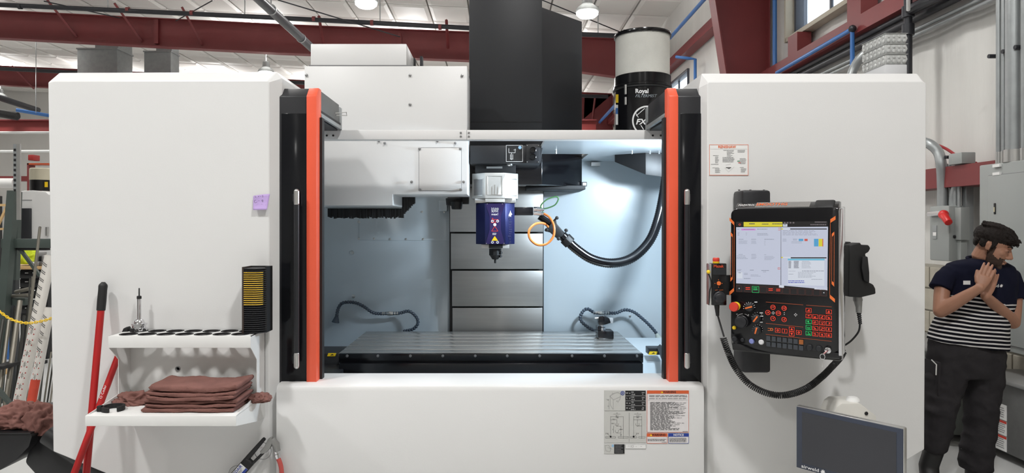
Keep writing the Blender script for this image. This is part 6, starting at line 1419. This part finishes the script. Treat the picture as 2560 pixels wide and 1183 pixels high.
bx('foot', X(-60, 7.6), X(18, 7.6), 7.36, 7.6, 0, .1, WOOD, cr_)
cb_ = thing('crane_beam', 'bright red crane beam crossing the far left background', 'beam', (X(60, 20), 20, 3)); a, b = P(-200, 330, 20), P(130, 303, 20)
bx('web', a.x, b.x + 16, 20, 20.05, a.z, b.z, M('bright_red_beam', (126, 46, 44), .5), cb_); bx('lower_flange', a.x, b.x + 16, 19.85, 20.2, a.z - .03, a.z, PAPER, cb_); bx('upper_flange', a.x, b.x + 16, 19.85, 20.2, b.z, b.z + .03, RED, cb_)
bx('support', b.x - .15, b.x + .15, 20.2, 20.5, 0, a.z, RED, cb_)
tag(MB().tube([P(-30, 278, 17), P(44, 291, 17), P(48, 291, 17)], [.1, .1, .05], 12).build('air_duct', RUBBER, smooth=True), 'black cylindrical duct at the far left', 'duct')
tag(MB().tube([P(-30, 235, 19), P(95, 276, 21)], .09, 10).build('hanging_pipe', BLKPIPE, smooth=True), 'dark pipe slanting down at the far left', 'pipe')
pipe('air_pipe', [P(40, 275, 19), P(140, 292, 19.5)], .05, BLUEPIPE, 'blue pipe sloping at the far left above the red beam', 'pipe', 8, lambda t: MB().tube([P(90, 283, 19.2), Vector((P(90, 283, 19.2).x, 19.2, zc(-13)))], .01, 5).build('hanger', GALV, t))
tag(MB().tube([P(-40, 458, 14), P(38, 458, 14)], .1, 14).build('roll', PAPER, smooth=True), 'white roll lying on a beam at the far left', 'roll')
tag(MB().box(X(-60, 14), X(110, 14), 14.05, 14.3, Z(452, 14), Z(440, 14)).box(X(72, 14), X(80, 14), 14.05, 14.3, 0, Z(440, 14)).build('shelf_beam', RED), 'dark red beam under the white roll', 'beam')
rh = thing('red_hoist', 'small red hoist with orange rail near the far drum', 'hoist', P(95, 400, 14)); bx('body', X(78, 14), X(92, 14), 13.9, 14.1, Z(402, 14), Z(388, 14), M('hoist_red', (150, 40, 38), .5), rh, bevel=.01); bx('rail', X(76, 14), X(130, 14), 13.9, 14.1, Z(413, 14), Z(409, 14), M('hoist_orange', (176, 78, 44), .5), rh); bx('post', X(76, 14), X(80, 14), 13.9, 14.1, 0, Z(409, 14), RED, rh)
# ------------------------------------------------------------------ the person standing beside the machine
PY_ = 4.3
def q(u, v, dy=0.0): return P(u, v, PY_ + dy)
pxm = PY_ / FPX
per = thing('person', 'person in navy and striped T-shirt and dark trousers, palms pressed together, looking down sideways', 'person', (X(2400, PY_), PY_, 0))
SKIN = M('skin', (164, 119, 96), .5, var=.05, vs=14, bump=.04, bs=300)
HAIRM = M('dark_brown_hair', (27, 20, 17), .6, var=.3, vs=60, bump=.4, bs=260, spec=.25)
BEARDM = M('short_dark_beard', (70, 52, 43), .75, var=.3, vs=120, bump=.6, bs=500)
NAVYF = M('navy_jersey', (20, 22, 40), .9, var=.08, vs=10, bump=.2, bs=500, spec=.15)
TROU = M('black_work_trousers', (50, 48, 50), .9, var=.12, vs=9, bump=.25, bs=400, spec=.15)
BOOT = M('black_boot_leather', (24, 23, 24), .55, var=.1)
# --- head frame
f = Vector((.70, -.60, -.40)).normalized(); up = Vector((.10, -.02, 1.0)); up = (up - f * up.dot(f)).normalized(); lf = up.cross(f).normalized()
HC = q(2481, 617, -.07)
HM = Matrix(((lf.x, f.x, up.x, HC.x), (lf.y, f.y, up.y, HC.y), (lf.z, f.z, up.z, HC.z), (0, 0, 0, 1)))
sk = MB(HM)
for c, r in (((0, -.015, .033), (.076, .094, .086)), ((0, .032, -.028), (.063, .060, .086)), ((0, .040, -.075), (.052, .052, .044)), ((0, .078, -.103), (.022, .018, .018)),
             ((.040, .056, -.02), (.020, .022, .022)), ((-.040, .056, -.02), (.020, .022, .022)), ((0, .080, .030), (.050, .017, .012)),
             ((.011, .097, -.036), (.009, .013, .008)), ((-.011, .097, -.036), (.009, .013, .008)), ((0, .092, -.014), (.011, .018, .028)), ((0, .106, -.029), (.011, .012, .010)), ((0, .093, -.062), (.024, .012, .006)), ((0, .091, -.075), (.021, .012, .007))):
    sk.ball(c, r, 20, 14)
for s in (-1, 1):
    sk.ball((s * .076, -.014, -.004), (.008, .017, .028), 14, 10); sk.ball((s * .081, -.021, .008), (.006, .012, .016), 12, 8); sk.ball((s * .031, .078, .006), (.015, .010, .010), 12, 8)
sk.tube([(0, .086, .022), (0, .104, -.008), (0, .117, -.028), (0, .112, -.036)], [.007, .008, .009, .007], 12)
sk.xf = None
sk.tube([HM @ Vector((0, -.03, -.02)), HM @ Vector((0, -.035, -.075)), q(2456, 655, -.01), q(2450, 680, .01)], [.048, .047, .051, .062], 16)
# --- arms
RS, RE, RW = q(2376, 694, -.01), q(2351, 778, -.09), q(2450, 720, -.235)
LS, LE, LW = q(2520, 702, .01), q(2532, 806, -.05), q(2464, 740, -.19)
def arm(S_, K_, E_, W_):
    sk.tube([S_, K_, K_.lerp(E_, .5), E_], [.045, .046, .044, .041], 16); sk.ball(E_, .041, 14, 10)
    sk.tube([E_, E_.lerp(W_, .25), E_.lerp(W_, .6), E_.lerp(W_, .9), W_], [.041, .043, .036, .029, .028], 16); sk.ball(W_, .028, 12, 8)
arm(RS, q(2356, 716, -.035), RE, RW); arm(LS, q(2536, 732, .0), LE, LW)
def hand(W_, D, N, B, bend, L=1.0):
    """D finger direction, N palm normal, B direction from index to little finger"""
    rings = []
    for t_, hw, th in ((-.01, .025, .020), (.015, .028, .018), (.04, .034, .0155), (.066, .036, .0135), (.078, .033, .012)): rings.append((W_ + D * t_ * L, B * hw, N * th))
    sk.ringloft(rings, 16, 2.6)
    for off, ln, r in ((-.0295, .090, .0084), (-.0100, .100, .0086), (.0100, .094, .0084), (.0290, .076, .0074)):
        a = W_ + D * .066 * L + B * off; sp = B * off * .06
        p1 = a + D * ln * .42 + sp * .35 + N * bend * .004; p2 = a + D * ln * .74 + sp * .6 + N * bend * .010; p3 = a + D * ln + sp * .8 + N * bend * .018
        sk.tube([a, p1, p2, p3], [r * 1.04, r, r * .95, r * .8], 10); sk.ball(p3, r * .8, 10, 8); sk.ball(p1, r * 1.04, 10, 8)
    a = W_ + D * .026 - B * .024; p1 = a + D * .034 - B * .016 + N * .004; p2 = p1 + D * .034 - B * .008 ; sk.tube([a, p1, p2], [.013, .0115, .009], 10); sk.ball(p2, .009, 10, 8); sk.ball(p1, .0115, 10, 8)
D = (q(2481, 652, -.225) - RW).normalized(); N = Vector((.55, .78, .05)); N = (N - D * N.dot(D)).normalized(); B = D.cross(N).normalized()
if B.x < 0: B = -B
hand(RW, D, N, B, 1)
D2 = (q(2486, 664, -.185) - LW).normalized(); N2 = -N; N2 = (N2 - D2 * N2.dot(D2)).normalized(); B2 = D2.cross(N2).normalized()
if B2.x < 0: B2 = -B2
hand(LW, D2, N2, B2, .6)
# core of the body under the clothes, so that the figure is one surface
def ell(u, v, hw, d, dy=0, tilt=0): return (q(u, v, dy), Vector((hw * pxm, 0, -tilt * pxm)), Vector((0, d, 0)))
sk.ringloft([ell(2450, 664, 50, .07), ell(2448, 690, 74, .09), ell(2440, 760, 66, .1), ell(2420, 850, 68, .1), ell(2415, 900, 70, .1)], 20)
sk.tube([q(2378, 694), q(2450, 690), q(2518, 702)], [.04, .06, .04], 14)
me = fuse(sk, .0038, 2, 'body'); me.materials.append(SKIN); me.materials.append(BEARDM); HI = HM.inverted()
def bearded(c):
    x, y, z = HI @ c
    if abs(x) > .085 or y < -.012 or z > .008 or z < -.128: return False
    if abs(x) > .052 and y < .024 and z > -.05: return y > -.004
    ln = -.03 - .5 * max(0, y) if y < .062 else -.047
    lips = abs(x) < .021 and y > .078 and -.080 < z < -.056
    return z < ln + .003 * noise.noise(c * 90) and y > -.004 - (z + .06) * .25 and not lips
for pl in me.polygons: pl.material_index = 1 if bearded(pl.center) else 0
body = put('body', me, per)
# --- face details
m = MB(HM)
for s in (-1, 1): m.tube([(s * .017, .094, .031), (s * .034, .090, .036), (s * .052, .074, .030)], [.004, .006, .003], 8)
m.build('eyebrows', HAIRM, per, smooth=True)
m = MB(HM)
for s in (-1, 1): m.ball((s * .031, .0865, .0035), (.012, .0045, .0022), 12, 8)
m.build('eyes', NEARBLK, per, smooth=True)
m = MB(HM); m.tube([(-.016, .105, -.0685), (0, .1065, -.067), (.016, .105, -.0685)], .0016, 6); m.build('mouth_line', M('lip_shadow', (110, 62, 54), .6), per)
# --- hair
m = MB(HM)
for c, r in (((0, -.024, .058), (.084, .103, .078)), ((0, .038, .088), (.066, .050, .040)), ((0, -.080, .012), (.060, .028, .042)), ((0, .062, .064), (.062, .032, .034)), ((.03, .070, .086), (.032, .024, .024)), ((-.03, .068, .080), (.032, .024, .024))): m.ball(c, r, 20, 14)
for s in (-1, 1): m.ball((s * .074, .006, .02), (.008, .016, .034), 10, 8); m.ball((s * .066, -.045, .01), (.010, .026, .034), 10, 8)
rd = random.Random(5)
for k in range(60):
    th = rd.uniform(-1.5, 1.5); x = .07 * math.sin(th) * rd.uniform(.3, 1.05); y = rd.uniform(-.085, .048); zz = .058 + .078 * math.sqrt(max(.05, 1 - (x / .09) ** 2 - ((y + .024) / .125) ** 2))
    d_ = Vector((rd.uniform(-.35, .35), 1.0, rd.uniform(-.25, .25)))
    m.tube([(x, y - .03, zz - .006), (x + d_.x * .02, y + .012, zz + .005), (x + d_.x * .045, y + .05, zz - .004 + d_.z * .02 - (.016 if y > .02 else 0))], [.009, .0085, .003], 7)
for k in range(30):
    x = rd.uniform(-.055, .06); a = Vector((x, .088 + rd.uniform(-.02, .015), .082 + rd.uniform(-.02, .014))); e = Vector((x * 1.15 + rd.uniform(-.014, .014), .100 + rd.uniform(-.006, .026), .052 + rd.uniform(-.014, .05)))
    m.tube([a - Vector((0, .05, -.004)), a, a.lerp(e, .6) + Vector((0, .006, .008)), e], [.008, .0075, .005, .0015], 7)
hn = lambda p: .0030 * noise.noise(Vector((p.x * 120, p.y * 120, p.z * 60))) + .002 * noise.noise(p * 240)
me = fuse(m, .0042, 1, 'hair', hn); me.materials.append(HAIRM); put('hair', me, per)
# --- T-shirt
m = MB()
m.ringloft([ell(2453, 646, 27, .066, .0), ell(2452, 653, 50, .085), ell(2450, 663, 78, .105, .0, 5), ell(2449, 682, 86, .122, 0, 5), ell(2448, 722, 82, .138, 0, 4), ell(2437, 780, 82, .145, 0, 6), ell(2424, 832, 88, .15, 0, 10), ell(2417, 863, 93, .152, 0, 12)], 40, 2.4)
m.tube([q(2405, 684), q(2372, 688, -.01), q(2356, 706, -.03), q(2350, 723, -.04)], [.070, .068, .062, .065], 18); m.tube([q(2495, 690), q(2524, 697, .01), q(2535, 722, .0), q(2537, 748, -.01)], [.070, .068, .065, .067], 18)
def fold(p):
    a = noise.noise(Vector((p.x * 7, p.y * 3, p.z * 9 + p.x * 8))) ; b_ = noise.noise(Vector((p.x * 22, p.y * 6, p.z * 16)))
    return .009 * a + .004 * b_
me = fuse(m, .0085, 5, 'shirt', fold)
# striped material
sm = bpy.data.materials.new('striped_jersey'); sm.use_nodes = True; nt = sm.node_tree; bs_ = nt.nodes['Principled BSDF']; bs_.inputs['Roughness'].default_value = .9; bs_.inputs['Specular IOR Level'].default_value = .15
tc = nt.nodes.new('ShaderNodeTexCoord'); sx = nt.nodes.new('ShaderNodeSeparateXYZ'); nt.links.new(tc.outputs['Object'], sx.inputs[0])
def mth(op, a, b=None):
    n = nt.nodes.new('ShaderNodeMath'); n.operation = op
    for i, k in enumerate((a, b)):
        if k is None: continue
        if isinstance(k, (int, float)): n.inputs[i].default_value = k
        else: nt.links.new(k, n.inputs[i])
    return n.outputs[0]
nz_ = nt.nodes.new('ShaderNodeTexNoise'); nz_.inputs['Scale'].default_value = 5; nt.links.new(tc.outputs['Object'], nz_.inputs['Vector'])
h_ = mth('ADD', mth('ADD', sx.outputs[2], mth('MULTIPLY', mth('SUBTRACT', sx.outputs[0], 3.0), .09)), mth('MULTIPLY', nz_.outputs['Fac'], .012))
st_ = mth('GREATER_THAN', mth('FRACT', mth('DIVIDE', h_, .0248)), .60)
mx = nt.nodes.new('ShaderNodeMix'); mx.data_type = 'RGBA'; mx.inputs['A'].default_value = rgb((18, 18, 26)); mx.inputs['B'].default_value = rgb((214, 212, 210)); nt.links.new(st_, mx.inputs['Factor']); nt.links.new(mx.outputs['Result'], bs_.inputs['Base Color'])
me.materials.append(NAVYF); me.materials.append(sm)
for p in me.polygons:
    c = p.center; u = CU + c.x * FPX / c.y; v = CV - (c.z - CH) * FPX / c.y
    p.material_index = 1 if (v > 738 + max(0, u - 2468) * .5 and 2376 < u) or (v > 762) else 0
shirt = put('shirt', me, per, 'navy T-shirt with black and white striped lower half')
bvh = BVHTree.FromPolygons([v.co for v in me.vertices], [tuple(p.vertices) for p in me.polygons])
def onshirt(u, v, lift=.004):
    d = Vector(((u - CU) / FPX, 1, -(v - CV) / FPX)).normalized(); h = bvh.ray_cast(Vector((0, 0, CH)), d)
    return (h[0] if h[0] else P(u, v, 4.15)) - d * lift
vs, fs = text_data('airweld', 11, 'LEFT', 0, .12, 1.15)
MB().add([onshirt(2460 + p.x, 715 - p.y + p.x * .0) for p in vs], fs).build('shirt_lettering', WHITEINK, per)
lm = leafmark(None, 5.0); MB().add([onshirt(2503 + p.x, 715 - p.z) for p in lm.v], lm.f).build('shirt_emblem', WHITEINK, per)
m = MB(); m.quad(onshirt(2408, 712), onshirt(2426, 712), onshirt(2426, 702), onshirt(2408, 702)); m.build('chest_patch', PAPER, per)
m = MB(); m.tube([onshirt(2425 + 56 * math.cos(a), 0, 0) for a in ()] or [HM @ Vector((0, 0, 0))] * 2, .001, 3)
# collar
cpts = [q(2453, 648, 0) + Vector((math.cos(a) * 30 * pxm, math.sin(a) * .072, -.012 * math.sin(a) * -1 + (-.02 if math.sin(a) < 0 else 0) * abs(math.sin(a)) )) for a in [2 * PI * k / 28 for k in range(28)]]
MB().tube(cpts, .009, 8, closed=True).build('collar', NAVYF, per, smooth=True)
# --- trousers
m = MB()
m.ringloft([ell(2416, 850, 84, .125, 0, 8), ell(2415, 880, 88, .135, 0, 5), ell(2414, 915, 89, .135), ell(2413, 938, 86, .125)], 30, 2.3)
m.ringloft([ell(2375, 905, 42, .115), ell(2366, 945, 43, .112), ell(2358, 985, 38, .1), ell(2351, 1018, 35, .095, -.01), ell(2346, 1060, 31, .085), ell(2341, 1095, 29, .08), ell(2339, 1118, 28, .078, .01), ell(2338, 1128, 25, .07, .01)], 24, 2.3)
m.ringloft([ell(2452, 905, 44, .115), ell(2456, 945, 45, .112), ell(2454, 985, 38, .1), ell(2452, 1018, 35, .095, -.01), ell(2450, 1065, 33, .085), ell(2445, 1105, 34, .085), ell(2440, 1138, 36, .085, .01), ell(2439, 1172, 33, .085, .01)], 24, 2.3)
def fold2(p):
    a = 1 - abs(noise.noise(Vector((p.x * 9, p.y * 5, p.z * 11 + p.x * 6)))) * 2; b_ = noise.noise(Vector((p.x * 25, p.y * 10, p.z * 22)))
    return .008 * a + .006 * b_
me = fuse(m, .009, 4, 'trousers', fold2); me.materials.append(TROU); put('trousers', me, per)
m = MB(); m.box(X(2325, PY_), X(2334, PY_), PY_ - .08, PY_ + .06, Z(985, PY_), Z(900, PY_)); m.build('cargo_pocket', TROU, per, bevel=.008)
for a, b in (((2329, 900), (2341, 912)), ((2341, 912), (2340, 938))): MB().tube([q(*a, -.115), q(*b, -.112)], .0035, 6).build('pocket_piping', PAPER, per)
# --- boots
def boot(u, vtop, toe, lean):
    c = q(u, vtop, .01); b0 = Vector((c.x + lean, c.y + .01, 0)); fw = Vector(toe).normalized(); sd = Vector((-fw.y, fw.x, 0)); m = MB()
    m.ringloft([(c, sd * .058, fw * .06), (Vector((b0.x, b0.y, .13)), sd * .055, fw * .062), (Vector((b0.x, b0.y, .07)) + fw * .02, sd * .052, fw * .085), (Vector((b0.x, b0.y, .03)) + fw * .07, sd * .05, fw * .14), (Vector((b0.x, b0.y, .004)) + fw * .07, sd * .048, fw * .138)], 20, 2.4)
    m.ball(Vector((b0.x, b0.y, .042)) + fw * .15, (.05, .05, .04), 14, 10)
    me = fuse(m, .008, 3, 'boot'); 
    for v in me.vertices: v.co.z = max(v.co.z, .002)
    me.materials.append(BOOT); put('boot', me, per)
boot(2336, 1122, (-.35, -1, 0), -.03); boot(2440, 1160, (.45, -1, 0), .01)
